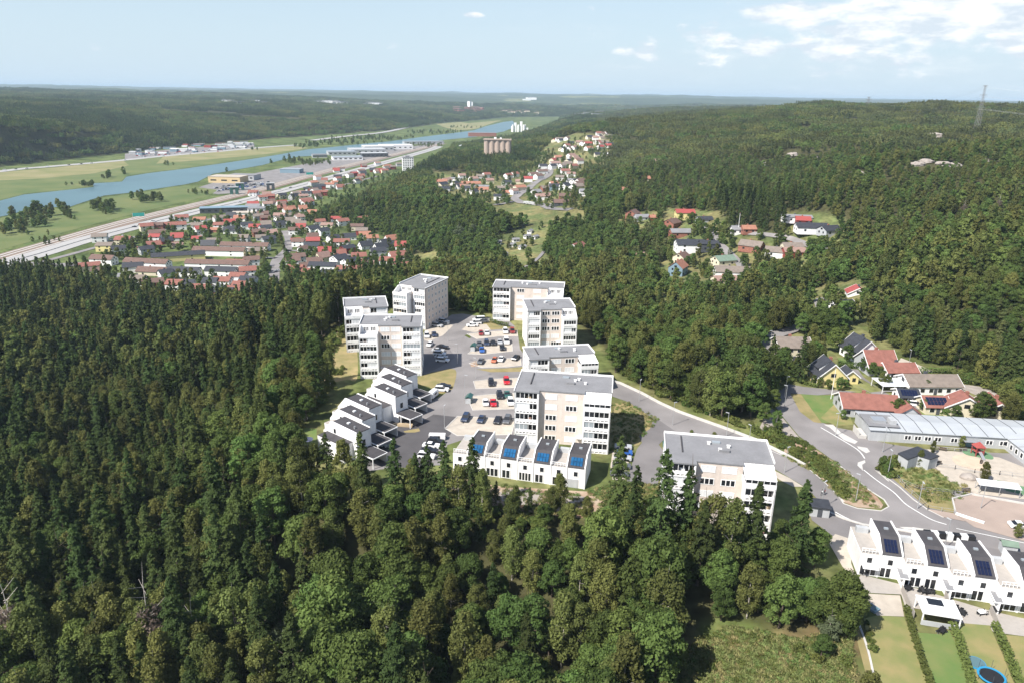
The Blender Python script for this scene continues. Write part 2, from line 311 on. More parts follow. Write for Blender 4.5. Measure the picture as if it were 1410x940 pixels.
# ------------------------------------------------------------------ mesh and object helpers
def tag(o, label=None, cat=None, group=None, kind=None):
    if label: o['label'] = label
    if cat: o['category'] = cat
    if group: o['group'] = group
    if kind: o['kind'] = kind
    return o
def link(name, me, parent=None, loc=None, rot=0):
    o = D.objects.new(name, me); COL.objects.link(o)
    if parent: o.parent = parent
    if loc is not None: o.location = loc
    if rot: o.rotation_euler[2] = rot
    return o
def thing(name, label, cat, loc, rot=0, group=None):
    o = link(name, None, None, loc, rot); o.empty_display_size = 1
    return tag(o, label, cat, group)
class MB:
    def __init__(s): s.v = []; s.f = []; s.m = []
    def add(s, vs, fs, mi=0):
        b = len(s.v); s.v += [tuple(map(float, v)) for v in vs]; s.f += [tuple(b + i for i in f) for f in fs]; s.m += [mi] * len(fs); return s
    def box(s, x0, x1, y0, y1, z0, z1, mi=0):
        if x0 > x1: x0, x1 = x1, x0
        if y0 > y1: y0, y1 = y1, y0
        if z0 > z1: z0, z1 = z1, z0
        return s.add([(x0, y0, z0), (x1, y0, z0), (x1, y1, z0), (x0, y1, z0), (x0, y0, z1), (x1, y0, z1), (x1, y1, z1), (x0, y1, z1)],
                     [(0, 3, 2, 1), (4, 5, 6, 7), (0, 1, 5, 4), (1, 2, 6, 5), (2, 3, 7, 6), (3, 0, 4, 7)], mi)
    def prism(s, P, z0, z1, mi=0):                 # P: ccw outline (x, y)
        a = sum(P[i][0] * P[(i + 1) % len(P)][1] - P[(i + 1) % len(P)][0] * P[i][1] for i in range(len(P)))
        if a < 0: P = P[::-1]
        n = len(P)
        return s.add([(p[0], p[1], z0) for p in P] + [(p[0], p[1], z1) for p in P],
                     [tuple(range(n))[::-1], tuple(range(n, 2 * n))] + [(i, (i + 1) % n, n + (i + 1) % n, n + i) for i in range(n)], mi)
    def prof(s, u0, u1, P, mi=0):                  # extrude an outline in (y, z) along x
        n = len(P)
        return s.add([(u0, p[0], p[1]) for p in P] + [(u1, p[0], p[1]) for p in P],
                     [tuple(range(n)), tuple(range(n, 2 * n))[::-1]] + [(i, n + i, n + (i + 1) % n, (i + 1) % n) for i in range(n)], mi)
    def tube(s, a, b, r, r2=None, n=6, mi=0):
        a = Vector(a); b = Vector(b); d = (b - a)
        if d.length < 1e-6: return s
        d.normalize(); u = d.orthogonal().normalized(); w = d.cross(u); r2 = r if r2 is None else r2
        vs = [a + (u * math.cos(t) + w * math.sin(t)) * r for t in [2 * math.pi * i / n for i in range(n)]] + [b + (u * math.cos(t) + w * math.sin(t)) * r2 for t in [2 * math.pi * i / n for i in range(n)]]
        return s.add(vs, [tuple(range(n))[::-1], tuple(range(n, 2 * n))] + [(i, (i + 1) % n, n + (i + 1) % n, n + i) for i in range(n)], mi)
    def mesh(s, name, mats):
        me = D.meshes.new(name); me.from_pydata(s.v, [], s.f)
        if not isinstance(mats, (list, tuple)): mats = [mats]
        for m in mats: me.materials.append(MT[m] if isinstance(m, str) else m)
        if len(mats) > 1: me.polygons.foreach_set('material_index', s.m)
        bm = bmesh.new(); bm.from_mesh(me); bmesh.ops.recalc_face_normals(bm, faces=bm.faces); bm.to_mesh(me); bm.free()
        return me
    def build(s, name, mats, parent=None, loc=None, rot=0): return link(name, s.mesh(name, mats), parent, loc, rot)
from mathutils.geometry import delaunay_2d_cdt
def ngon_sheet(name, pts, z, m, kind='structure', smoothpts=False, label=None):
    n = len(pts); V, _, F_, *_r = delaunay_2d_cdt([Vector((p[0], p[1])) for p in pts], [], [tuple(range(n))], 1, 1e-4)
    fs = []
    for f in F_:
        a, b, c = (V[i] for i in f[:3]); ar = (b.x - a.x) * (c.y - a.y) - (c.x - a.x) * (b.y - a.y)
        fs.append(tuple(f) if ar > 0 else tuple(f)[::-1])
    me = D.meshes.new(name); me.from_pydata([(v.x, v.y, z) for v in V], [], fs); me.materials.append(MT[m]); o = link(name, me)
    if kind: o['kind'] = kind
    return o
def smooth(pts, n=4, closed=False):               # Catmull-Rom
    P = [np.array(p, float) for p in pts]; o = []
    L = len(P); R_ = range(L if closed else L - 1)
    for i in R_:
        if closed: p0, p1, p2, p3 = P[(i - 1) % L], P[i], P[(i + 1) % L], P[(i + 2) % L]
        else: p0, p1, p2, p3 = P[max(i - 1, 0)], P[i], P[i + 1], P[min(i + 2, L - 1)]
        for k in range(n):
            t = k / n
            o.append(tuple(0.5 * ((2 * p1) + (-p0 + p2) * t + (2 * p0 - 5 * p1 + 4 * p2 - p3) * t * t + (-p0 + 3 * p1 - 3 * p2 + p3) * t ** 3)))
    if not closed: o.append(tuple(P[-1]))
    return o
def strip(name, line, w, z, m, thick=0.0, kind='structure', drape=False, sub=True):   # ribbon along a ground line
    L = smooth(line, 5) if sub else line
    vs = []; fs = []; n = len(L)
    for i, p in enumerate(L):
        a = L[max(i - 1, 0)]; b = L[min(i + 1, n - 1)]; dx, dy = b[0] - a[0], b[1] - a[1]; q = math.hypot(dx, dy) + 1e-9
        nx, ny = -dy / q * w / 2, dx / q * w / 2
        for s_ in (1, -1):
            X, Y = p[0] + s_ * nx, p[1] + s_ * ny
            vs.append([X, Y, z])
    if drape:
        hh = height([v[0] for v in vs], [v[1] for v in vs])
        for i in range(0, len(vs), 2):
            vs[i][2] = hh[i] + z; vs[i + 1][2] = hh[i + 1] + z
    for i in range(n - 1): fs.append((2 * i, 2 * i + 1, 2 * i + 3, 2 * i + 2))
    if thick:
        k = len(vs); vs += [[v[0], v[1], v[2] - thick] for v in vs]
        for i in range(n - 1): fs += [(k + 2 * i, k + 2 * i + 2, k + 2 * i + 3, k + 2 * i + 1), (2 * i, 2 * i + 2, k + 2 * i + 2, k + 2 * i), (2 * i + 1, k + 2 * i + 1, k + 2 * i + 3, 2 * i + 3)]
        fs += [(0, k, k + 1, 1), (2 * n - 2, 2 * n - 1, k + 2 * n - 1, k + 2 * n - 2)]
    b = MB(); b.add(vs, fs); o = b.build(name, m)
    if kind: o['kind'] = kind
    return o
# ------------------------------------------------------------------ regions on the ground
V2 = HIT([(592, 238), (640, 238), (690, 244), (715, 240), (735, 222), (745, 205), (765, 190), (800, 184), (848, 192), (845, 218), (812, 238), (806, 262), (806, 308), (745, 312), (690, 306), (668, 292), (630, 284), (594, 272)])
V3 = HIT([(685, 325), (699, 321), (752, 303), (758, 318), (748, 350), (762, 364), (760, 384), (712, 384), (696, 374), (683, 345)])
V4 = HIT([(918, 288), (985, 292), (1004, 325), (1060, 324), (1115, 345), (1112, 380), (1050, 384), (1040, 402), (980, 415), (950, 420), (905, 425), (898, 372), (920, 350), (908, 310)])
V5 = HIT([(1080, 297), (1152, 300), (1160, 356), (1092, 350)])
V6 = HIT([(1110, 400), (1140, 392), (1190, 383), (1210, 392), (1205, 436), (1120, 450), (1105, 430)])
V7 = HIT([(850, 295), (905, 292), (908, 318), (850, 318)])
V8 = HIT([(562, 350), (602, 346), (604, 366), (566, 372)])
MEAD = HIT([(955, 885), (1000, 862), (1100, 880), (1172, 862), (1185, 1010), (1180, 1100), (900, 1100), (930, 935)])
ROCKY = P46([(470, 470), (455, 520), (425, 560), (395, 600), (330, 622), (345, 635), (420, 640), (440, 600)])
ROCKL = HIT([(330, 618), (400, 560), (450, 520), (470, 470), (488, 440), (440, 470), (420, 540), (318, 610)])
HWY = PV([(-300, 446), (0, 358), (61, 336), (191, 300), (360, 262), (480, 231), (588, 203), (612, 198), (622, 199), (600, 210), (480, 242), (360, 277), (191, 316), (100, 342), (0, 372), (-300, 470)])
CLEARS = [V2, V3, V4, V5, V6, V7, V8, MEAD, ROCKL]
ROCKSPOTS = [hit(*p) for p in [(1182, 241), (1275, 224), (1262, 228), (1298, 228), (1352, 223), (1287, 188), (1395, 255), (1090, 215), (1120, 219), (1225, 150), (1050, 228), (1313, 230)]]
ROCKSPOTS = [r for r in ROCKSPOTS if r]

# ------------------------------------------------------------------ ground sheet
az_ = np.radians(np.arange(-80, 80.01, 0.36)); rr = np.exp(np.arange(math.log(14), math.log(60000), 0.0125))
AZ, RR = np.meshgrid(az_, rr); GX = RR * np.sin(AZ); GY = RR * np.cos(AZ); GX = GX.ravel(); GY = GY.ravel(); GZ = height(GX, GY)
nr, na = RR.shape
idx = np.arange(nr * na).reshape(nr, na)
quads = np.stack([idx[:-1, :-1], idx[:-1, 1:], idx[1:, 1:], idx[1:, :-1]], -1).reshape(-1, 4)
gm = D.meshes.new('ground'); gm.vertices.add(len(GX)); gm.vertices.foreach_set('co', np.stack([GX, GY, GZ], -1).astype('f').ravel())
gm.loops.add(len(quads) * 4); gm.loops.foreach_set('vertex_index', quads[:, ::-1].ravel().astype('i')); gm.polygons.add(len(quads))
gm.polygons.foreach_set('loop_start', np.arange(0, len(quads) * 4, 4, dtype='i')); gm.polygons.foreach_set('loop_total', np.full(len(quads), 4, dtype='i'))
gm.update(); gm.polygons.foreach_set('use_smooth', np.ones(len(quads), bool))
tint = np.zeros((len(GX), 4), 'f'); tint[:] = (0.060, 0.058, 0.026, 1)
gr_ = np.hypot(GX, GY)
farw = np.clip((gr_ - 2600) / 1500, 0, 1)[:, None]
nn = np.clip(fbm(GX / 260, GY / 160, 21, 5) + 0.5, 0, 1)[:, None]
farc = np.concatenate([0.030 + 0.03 * nn, 0.045 + 0.032 * nn, 0.018 + 0.012 * nn, np.ones_like(nn)], 1)
fld = (fbm(GX / 900, GY / 420, 33, 4) > 0.42)[:, None]
farc = np.where(fld & (farw > 0.5), np.array([[0.16, 0.17, 0.07, 1]]), farc)
tint = tint * (1 - farw) + farc * farw
def paint(P, c, soft=0.0, noise_c=None):
    d = distpoly(GX, GY, P); w = np.clip(1 - d / max(soft, 0.1), 0, 1) if soft else (d <= 0).astype(float)
    w = w[:, None]; cc = np.array(c + (1,))[None]
    if noise_c is not None:
        q = np.clip(fbm(GX / 8, GY / 8, 5, 5) * 2.2 + 0.5, 0, 1)[:, None]; cc = cc * (1 - q) + np.array(noise_c + (1,))[None] * q
    tint[:] = tint * (1 - w) + cc * w
paint(FLAT_LO, (0.12, 0.145, 0.05), 0, (0.075, 0.105, 0.035))
paint(FLAT_HI, (0.17, 0.165, 0.07), 3, (0.10, 0.12, 0.04))
for p_ in (V2, V3, V4, V5, V6, V7, V8): paint(p_, (0.105, 0.13, 0.048), 6, (0.19, 0.17, 0.075))
paint(MEAD, (0.20, 0.15, 0.075), 4, (0.105, 0.14, 0.04)); paint(ROCKL, (0.26, 0.20, 0.14), 4, (0.16, 0.12, 0.08))
gm.color_attributes.new('tint', 'FLOAT_COLOR', 'POINT').data.foreach_set('color', tint.astype('f').ravel())
m = mat('ground_cover', (0.1, 0.1, 0.05), 0.95, spec=0.1); nt = m.node_tree
at_ = nt.nodes.new('ShaderNodeAttribute'); at_.attribute_name = 'tint'; g = nt.nodes.new('ShaderNodeNewGeometry')
def tn(sc, det):
    n = nt.nodes.new('ShaderNodeTexNoise'); n.inputs['Scale'].default_value = sc; n.inputs['Detail'].default_value = det; nt.links.new(g.outputs['Position'], n.inputs['Vector']); return n
n1 = tn(0.35, 8); n2 = tn(0.022, 10)
ad = nt.nodes.new('ShaderNodeMath'); ad.operation = 'MULTIPLY'; nt.links.new(n1.outputs[0], ad.inputs[0]); nt.links.new(n2.outputs[0], ad.inputs[1])
mr = nt.nodes.new('ShaderNodeMapRange'); mr.inputs[1].default_value = 0.12; mr.inputs[2].default_value = 0.40; mr.inputs[3].default_value = 0.55; mr.inputs[4].default_value = 1.5
nt.links.new(ad.outputs[0], mr.inputs[0]); mu = nt.nodes.new('ShaderNodeVectorMath'); mu.operation = 'SCALE'; nt.links.new(at_.outputs['Color'], mu.inputs[0]); nt.links.new(mr.outputs[0], mu.inputs['Scale'])
nt.links.new(mu.outputs[0], nt.nodes['Principled BSDF'].inputs['Base Color'])
n3 = tn(0.05, 6); bp = nt.nodes.new('ShaderNodeBump'); bp.inputs['Distance'].default_value = 9.0; bp.inputs['Strength'].default_value = 0.9; nt.links.new(n3.outputs[0], bp.inputs['Height'])
# tree-sized relief only on the far, forested hills: scale by distance from the town
vm = nt.nodes.new('ShaderNodeVectorMath'); vm.operation = 'LENGTH'; nt.links.new(g.outputs['Position'], vm.inputs[0])
mr2 = nt.nodes.new('ShaderNodeMapRange'); mr2.inputs[1].default_value = 2600; mr2.inputs[2].default_value = 4200; nt.links.new(vm.outputs['Value'], mr2.inputs[0])
nt.links.new(mr2.outputs[0], bp.inputs['Strength']); nt.links.new(bp.outputs[0], nt.nodes['Principled BSDF'].inputs['Normal'])
gm.materials.append(m); go = link('ground', gm); tag(go, kind='structure')

# ------------------------------------------------------------------ river, meadows, main roads of the valley floor
ngon_sheet('river', PV(RIV), 1.30, 'water')
ngon_sheet('meadow', PV([(-420, 300), (-420, 332), (0, 276), (33, 267.5), (84, 262), (129, 257), (128, 252), (168, 249.6), (174, 243), (204, 238), (255, 232), (309, 224), (360, 216.8), (397, 210.5), (425, 205.5), (420, 202), (330, 206), (170, 221), (0, 240)]), 1.15, 'meadow')
ngon_sheet('meadow', PV([(-420, 296), (0, 249), (60, 246), (130, 239), (178, 228), (170, 222), (0, 238)]), 1.20, 'hay')
ngon_sheet('meadow', PV([(215, 226), (300, 219), (360, 213.5), (425, 204), (400, 201.5), (330, 206.5), (225, 216)]), 1.20, 'hay')
ngon_sheet('meadow', PV([(645, 170), (690, 166), (675, 171), (655, 178), (628, 180), (610, 175), (600, 171), (625, 167)]), 1.15, 'hay')
ngon_sheet('meadow', PV([(0, 301), (48, 288), (94, 288), (145, 272), (212, 263), (255, 256), (300, 262), (288, 270), (191, 293), (100, 317), (0, 345), (-300, 425), (-300, 380)]), 1.15, 'meadow')
road_far = PV([(-420, 292), (0, 236.5), (60, 230.5), (120, 225.5), (170, 221), (230, 215), (300, 209), (360, 203.5), (410, 200)])
strip('motorway', road_far, 22, 1.32, 'hw'); 
strip('motorway', PV([(430, 194), (480, 188), (520, 184), (545, 179.5), (565, 174), (572, 169), (565, 163)]), 24, 2.2, 'hw')
strip('railway', PV([(-300, 449), (0, 357), (61, 339), (191, 302), (360, 261), (478, 229), (590, 202.5), (610, 198)]), 26, 1.30, 'railbed')
strip('highway', PV([(-300, 470), (0, 366.5), (61, 348), (120, 330), (191, 311.5), (270, 292), (360, 271), (478, 238.5), (588, 208), (604, 202)]), 24, 1.36, 'hw')
strip('road', PV([(40, 366), (100, 350), (200, 323), (300, 300), (400, 276), (470, 256), (520, 243)]), 6, 1.30, 'asphalt2')
for off, zz in ((-3.5, 1.0), (3.5, 1.0), (9, 1.0)):
    L_ = PV([(-300, 449), (0, 357), (61, 339), (191, 302), (360, 261), (478, 229), (590, 202.5), (610, 198)])
    L2 = []
    for i, p_ in enumerate(L_):
        a, b = L_[max(i - 1, 0)], L_[min(i + 1, len(L_) - 1)]; dx, dy = b[0] - a[0], b[1] - a[1]; q = math.hypot(dx, dy); L2.append((p_[0] - dy / q * off, p_[1] + dx / q * off))
    strip('railway_track', L2, 1.9, 1.42, 'kerb')
strip('motorway_barrier', [(p_[0], p_[1]) for p_ in PV([(-300, 470), (0, 366.5), (61, 348), (120, 330), (191, 311.5), (270, 292), (360, 271), (478, 238.5), (588, 208), (604, 202)])], 0.7, 1.95, 'kerb', thick=0.6)
# village roads
for L_, w_ in (([(372, 402), (377, 385), (380, 360), (395, 345), (398, 330), (392, 318)], 8), ([(330, 305), (300, 316), (262, 330)], 6), ([(200, 395), (300, 392), (372, 388)], 5), ([(395, 345), (470, 350), (530, 362)], 5),
               ([(20, 362), (60, 366), (110, 364)], 14), ([(300, 350), (380, 356)], 5)):
    strip('village_road', PV(L_), w_, 1.22, 'asphalt2')
for L_, w_ in (([(768, 284), (735, 281), (716, 279), (706, 273)], 9), ([(706, 275), (722, 264), (745, 248), (757, 238), (752, 232)], 11), ([(786, 289), (762, 288), (750, 284)], 10), ([(680, 283), (706, 278)], 6),
               ([(1000, 390), (1020, 370), (1012, 358), (998, 345), (985, 333), (980, 320), (962, 314)], 5.5), ([(1058, 548), (1060, 520), (1050, 490), (1062, 466), (1090, 455), (1125, 440), (1133, 428), (1128, 412)], 6),
               ([(590, 360), (560, 366)], 3), ([(750, 345), (735, 362), (712, 372)], 3), ([(1030, 322), (1090, 330), (1150, 346)], 4)):
    H_ = HIT(L_); strip('village_road', H_, w_, 0.6, 'asphalt2', drape=True)
for c_ in [(160, 240, 0)]: pass

# ------------------------------------------------------------------ trees: leaf clouds
def leaf_mesh(name, C, Nn, S, asp, m, up=0.3):
    n = len(C); Nn = Nn / (np.linalg.norm(Nn, axis=1, keepdims=True) + 1e-9)
    Nn = Nn + rng.normal(0, 0.45, (n, 3)); Nn /= np.linalg.norm(Nn, axis=1, keepdims=True)
    a = np.cross(Nn, rng.normal(0, 1, (n, 3))); a /= np.linalg.norm(a, axis=1, keepdims=True); b = np.cross(Nn, a)
    S = S[:, None]; q = np.stack([C + a * S, C + b * S * asp, C - a * S * rng.uniform(0.7, 1.1, (n, 1)), C - b * S * asp * rng.uniform(0.7, 1.1, (n, 1))], 1).reshape(-1, 3)
    me = D.meshes.new(name); me.vertices.add(4 * n); me.vertices.foreach_set('co', q.astype('f').ravel())
    me.loops.add(4 * n); me.loops.foreach_set('vertex_index', np.arange(4 * n, dtype='i')); me.polygons.add(n)
    me.polygons.foreach_set('loop_start', np.arange(0, 4 * n, 4, dtype='i')); me.polygons.foreach_set('loop_total', np.full(n, 4, dtype='i'))
    me.update(); me.validate(); me.materials.append(MT[m]); return me
def spruce(name, h, r, n, ls, m='spruce', full=0.95, droop=0.28):
    # branches in whorls; sprays hang along each branch
    nb = int(h * 9); t = 0.10 + 0.90 * rng.random(nb) ** 0.85; a = rng.random(nb) * 6.283; L = r * (1 - t) ** 0.66 * rng.uniform(0.6, 1.18, nb) + 0.12
    k = rng.integers(0, nb, n); wgt = L[k] / L.max(); keep = rng.random(n) < np.sqrt(wgt) + 0.12; k = k[keep]; n = len(k)
    s = rng.random(n) ** 0.6 ; rad = L[k] * s; lat = rng.normal(0, 0.20, n) * L[k] * (1.15 - s) + rng.normal(0, 0.08, n)
    z = t[k] * h - droop * L[k] * s ** 1.5 + 0.12 * L[k] * s - np.abs(rng.normal(0, 0.16, n)) + 0.15
    x = np.cos(a[k]) * rad - np.sin(a[k]) * lat; y = np.sin(a[k]) * rad + np.cos(a[k]) * lat
    C = np.stack([x, y, z], 1); Nn = np.stack([np.cos(a[k]) * 0.7, np.sin(a[k]) * 0.7, np.full(n, 0.75)], 1)
    return leaf_mesh(name, C, Nn, rng.uniform(0.6, 1.25, n) * ls, 0.5, m)
def crown(name, h, r, n, ls, m, nl=26, low=0.22, narrow=1.0, csz=0.34, drop=0.0):
    # clumps spread through an uneven crown
    cz = h * (low + (1 - low) * 0.5); hh = h * (1 - low) * 0.5
    th = rng.random(nl) * 6.283; u = rng.uniform(-0.95, 0.98, nl); q = np.sqrt(1 - u * u) * rng.uniform(0.45, 0.86, nl)
    prof = np.where(u > 0, 1.0 - 0.35 * narrow * u, 1.0)
    cc = np.stack([np.cos(th) * q * r * prof, np.sin(th) * q * r * prof, cz + u * hh * 0.86], 1)
    cs = r * csz * rng.uniform(0.65, 1.35, nl)
    k = rng.integers(0, nl, n); d = rng.normal(0, 1, (n, 3)); d /= np.linalg.norm(d, axis=1, keepdims=True); d[:, 2] = np.where(d[:, 2] < -0.3, -d[:, 2] * 0.6, d[:, 2])
    rad = cs[k] * rng.uniform(0.65, 1.08, n); C = cc[k] + d * rad[:, None] * np.array([1, 1, 0.85]); C[:, 2] -= drop * rng.random(n) * cs[k] * 1.4
    return leaf_mesh(name, C, d, rng.uniform(0.6, 1.3, n) * ls, 0.62, m)
def trunk(h, r0, m, limbs=5, r=2.0, spread=0.5, bend=0.3):
    b = MB(); p = Vector((0, 0, -0.6)); k = 5; pts = [p]
    for i in range(1, k + 1): pts.append(Vector((rnd.uniform(-bend, bend) * i / k, rnd.uniform(-bend, bend) * i / k, h * 0.95 * i / k)))
    for i in range(k): b.tube(pts[i], pts[i + 1], r0 * (1 - i / (k + 0.3)), r0 * (1 - (i + 1) / (k + 0.3)))
    for i in range(limbs):
        t = rnd.uniform(0.3, 0.8); q = pts[0].lerp(pts[-1], t); a = rnd.random() * 6.28; e = q + Vector((math.cos(a) * r * spread, math.sin(a) * r * spread, r * spread * rnd.uniform(0.4, 1.1)))
        b.tube(q, e, r0 * 0.4 * (1 - t * 0.6), r0 * 0.1, n=4)
    return b.mesh('trunk', m)
KIND = {}
def defkind(k, near, mid, tr): KIND[k] = dict(near=near, mid=mid, trunk=tr)
Tm = lambda *a, **k: trunk(*a, **k)
defkind('spruce_tree', [spruce('spruce_crown', 18, 3.3, 7000, 0.26), spruce('spruce_crown', 16, 2.9, 6000, 0.26), spruce('spruce_crown', 20, 4.0, 8000, 0.27), spruce('spruce_crown', 14, 3.0, 5600, 0.26)],
        [spruce('spruce_crown', 17, 2.9, 800, 0.62), spruce('spruce_crown', 15, 2.5, 700, 0.6)], Tm(17, 0.26, 'bark', 6, 3, 0.6))
defkind('birch_tree', [crown('birch_crown', 15, 3.0, 7000, 0.23, 'birch', 60, 0.12, 1.1, 0.30, 0.9), crown('birch_crown', 13, 3.3, 6600, 0.23, 'birch', 50, 0.12, 0.9, 0.29, 0.9), crown('birch_crown', 16, 2.4, 6000, 0.23, 'birch', 60, 0.12, 1.6, 0.34, 1.0)],
        [crown('birch_crown', 14, 3.0, 1100, 0.52, 'birch', 34, 0.12, 1.0, 0.32, 0.8), crown('birch_crown', 15, 2.5, 1000, 0.52, 'birch', 34, 0.12, 1.4, 0.36, 0.8)], Tm(14, 0.15, 'birchbark', 9, 2.5, 0.7))
defkind('leafy_tree', [crown('leafy_crown', 12, 4.1, 7000, 0.26, 'leafy', 46, 0.12, 0.7, 0.30), crown('leafy_crown', 10.5, 3.6, 6200, 0.26, 'leafy', 38, 0.12, 0.6, 0.33), crown('leafy_crown', 13.5, 3.8, 6600, 0.26, 'leafy', 42, 0.14, 1.0, 0.31)],
        [crown('leafy_crown', 12, 4.0, 900, 0.66, 'leafy', 30, 0.1, 0.7, 0.34), crown('leafy_crown', 11, 3.5, 800, 0.64, 'leafy', 26, 0.1, 0.8, 0.36)], Tm(10, 0.28, 'bark', 8, 4, 0.6))
defkind('pine_tree', [crown('pine_crown', 14, 2.7, 4200, 0.28, 'pine', 34, 0.34, 0.9, 0.36), spruce('pine_crown', 15, 3.3, 4200, 0.34, 'pine', droop=0.1)],
        [crown('pine_crown', 13, 2.7, 640, 0.60, 'pine', 22, 0.3, 0.9, 0.4), crown('pine_crown', 12, 2.3, 600, 0.58, 'pine', 20, 0.22, 1.2, 0.42), spruce('pine_crown', 13, 2.8, 620, 0.6, 'pine', droop=0.15)], Tm(13, 0.2, 'bark', 5, 2.5, 0.5))
# ------------------------------------------------------------------ where trees stand
def grid_pts(r0, r1, sp, amax):
    n = int(r1 / sp) + 1; g = np.arange(-n, n + 1) * sp; X, Y = np.meshgrid(g, g[g > -20]); X = X.ravel(); Y = Y.ravel()
    X = X + rng.uniform(-0.46, 0.46, len(X)) * sp; Y = Y + rng.uniform(-0.46, 0.46, len(Y)) * sp
    R = np.hypot(X, Y); A = np.abs(np.arctan2(X, Y)); k = (R > r0) & (R <= r1) & (A < amax) & (Y > 0); return X[k], Y[k]
def clear_mask(x, y):
    c = inpoly(x, y, FLAT_HI) | inpoly(x, y, FLAT_LO)
    for P in CLEARS: c |= inpoly(x, y, P)
    for rx, ry, rz in ROCKSPOTS: c |= (np.abs(x - rx) < 0.011 * ry) & (np.abs(y - ry + 0.012 * ry) < 0.03 * ry)
    return c
OCC = []                                           # (x, y, r): kept free of scattered trees
def choose(px, py, x, y):
    n = fbm(x / 55, y / 55, 12, 3) * .8 + fbm(x / 230, y / 230, 17, 2) * .8 + rng.normal(0, 0.16, len(x)); q = rng.random(len(x)); K = np.empty(len(x), dtype=object)
    def pick(mask, ws):
        names = ['spruce_tree', 'birch_tree', 'leafy_tree', 'pine_tree']; c = np.cumsum(ws) / sum(ws); i = np.searchsorted(c, np.clip(q * 0.55 + (n + 0.5) * 0.45, 0, 0.999)); K[mask] = np.array(names, dtype=object)[i[mask]]
    A = np.ones(len(x), bool)
    pick(A, [0.3, 0.35, 0.35, 0.0])
    pick((px < 640) & (py > 360), [0.44, 0.26, 0.30, 0.0])
    pick((px >= 440) & (px < 1180) & (py > 720), [0.16, 0.28, 0.56, 0.0])
    pick((px > 400) & (px < 880) & (py < 380) , [0.0, 0.14, 0.86, 0.0])
    pick((px > 560) & (px < 900) & (py >= 372) & (py < 560), [0.12, 0.52, 0.36, 0.0])
    pick((px >= 880) & (px < 1100) & (py > 400) & (py < 620), [0.16, 0.26, 0.58, 0.0])
    pick((px >= 860) & (py < 400), [0.08, 0.24, 0.32, 0.36])
    pick((px >= 1130) & (py < 500), [0.08, 0.30, 0.34, 0.28])
    pick((px < 600) & (py < 232), [0.35, 0.2, 0.45, 0.0])
    return K
recs = []                                          # x, y, z, kind, scale, rot, distance
def scatter(r0, r1, sp, amax=0.72):
    x, y = grid_pts(r0, r1, sp, amax); k = ~clear_mask(x, y); x, y = x[k], y[k]; z = height(x, y)
    px, py, d = proj(x, y, z); k = (px > -60) & (px < 1470) & (py > 60) & (py < 1160); x, y, z, px, py, d = [a[k] for a in (x, y, z, px, py, d)]
    K = choose(px, py, x, y); K[(px > 985) & (px < 1120) & (py > 278) & (py < 322)] = 'spruce_tree'; s = rng.uniform(0.52, 1.12, len(x)) * np.clip(1.02 + fbm(x / 40, y / 40, 3, 2) * 0.5, 0.7, 1.3)
    s = np.where((px > 880) & (py < 330), s * 0.74, s); s = np.where((px > 400) & (px < 900) & (py < 380), s * 0.95, s)
    s = np.where((px > 860) & (px < 1150) & (py > 380) & (py < 500), s * 0.84, s)
    s = np.where((px > 985) & (px < 1120) & (py > 278) & (py < 322), s * 1.5, s)
    s = np.where((px > 600) & (px < 840) & (py > 690) & (py < 760), s * 0.55, s)          # low growth below the front terrace
    s = np.where((px > 840) & (px < 930) & (py > 690) & (py < 800), s * 0.7, s)
    s = np.where((px > 930) & (px < 1180) & (py > 700) & (py < 900), s * 0.72, s)
    s = np.where((px > 380) & (px < 930) & (py > 760), s * 1.22, s)
    s = np.where((px < 500) & (py > 430), s * 1.14, s)
    dens = 1 - 0.18 * ((px < 500) & (py > 430)) - 0.30 * ((px > 380) & (px < 1180) & (py > 760)) - 0.12 * ((px > 860) & (py < 300)); kp = rng.random(len(x)) < dens
    x, y, z, px, py, d, K, s = [a[kp] for a in (x, y, z, px, py, d, K, s)]
    for i in range(len(x)): recs.append([x[i], y[i], z[i] - 0.1, K[i], s[i], rng.random() * 6.28, d[i], px[i], py[i]])
scatter(60, 430, 4.1); scatter(430, 900, 5.2)
def add_tree(px, py, kind, s, flat=None, lab=None):
    if flat is None: p = hit(px, py)
    else: q = at(px, py, flat); p = (q[0], q[1], flat)
    if not p: return
    d = float(proj(*p)[2]); recs.append([p[0], p[1], p[2] - 0.1, kind, s, rnd.random() * 6.28, d, px, py, lab])
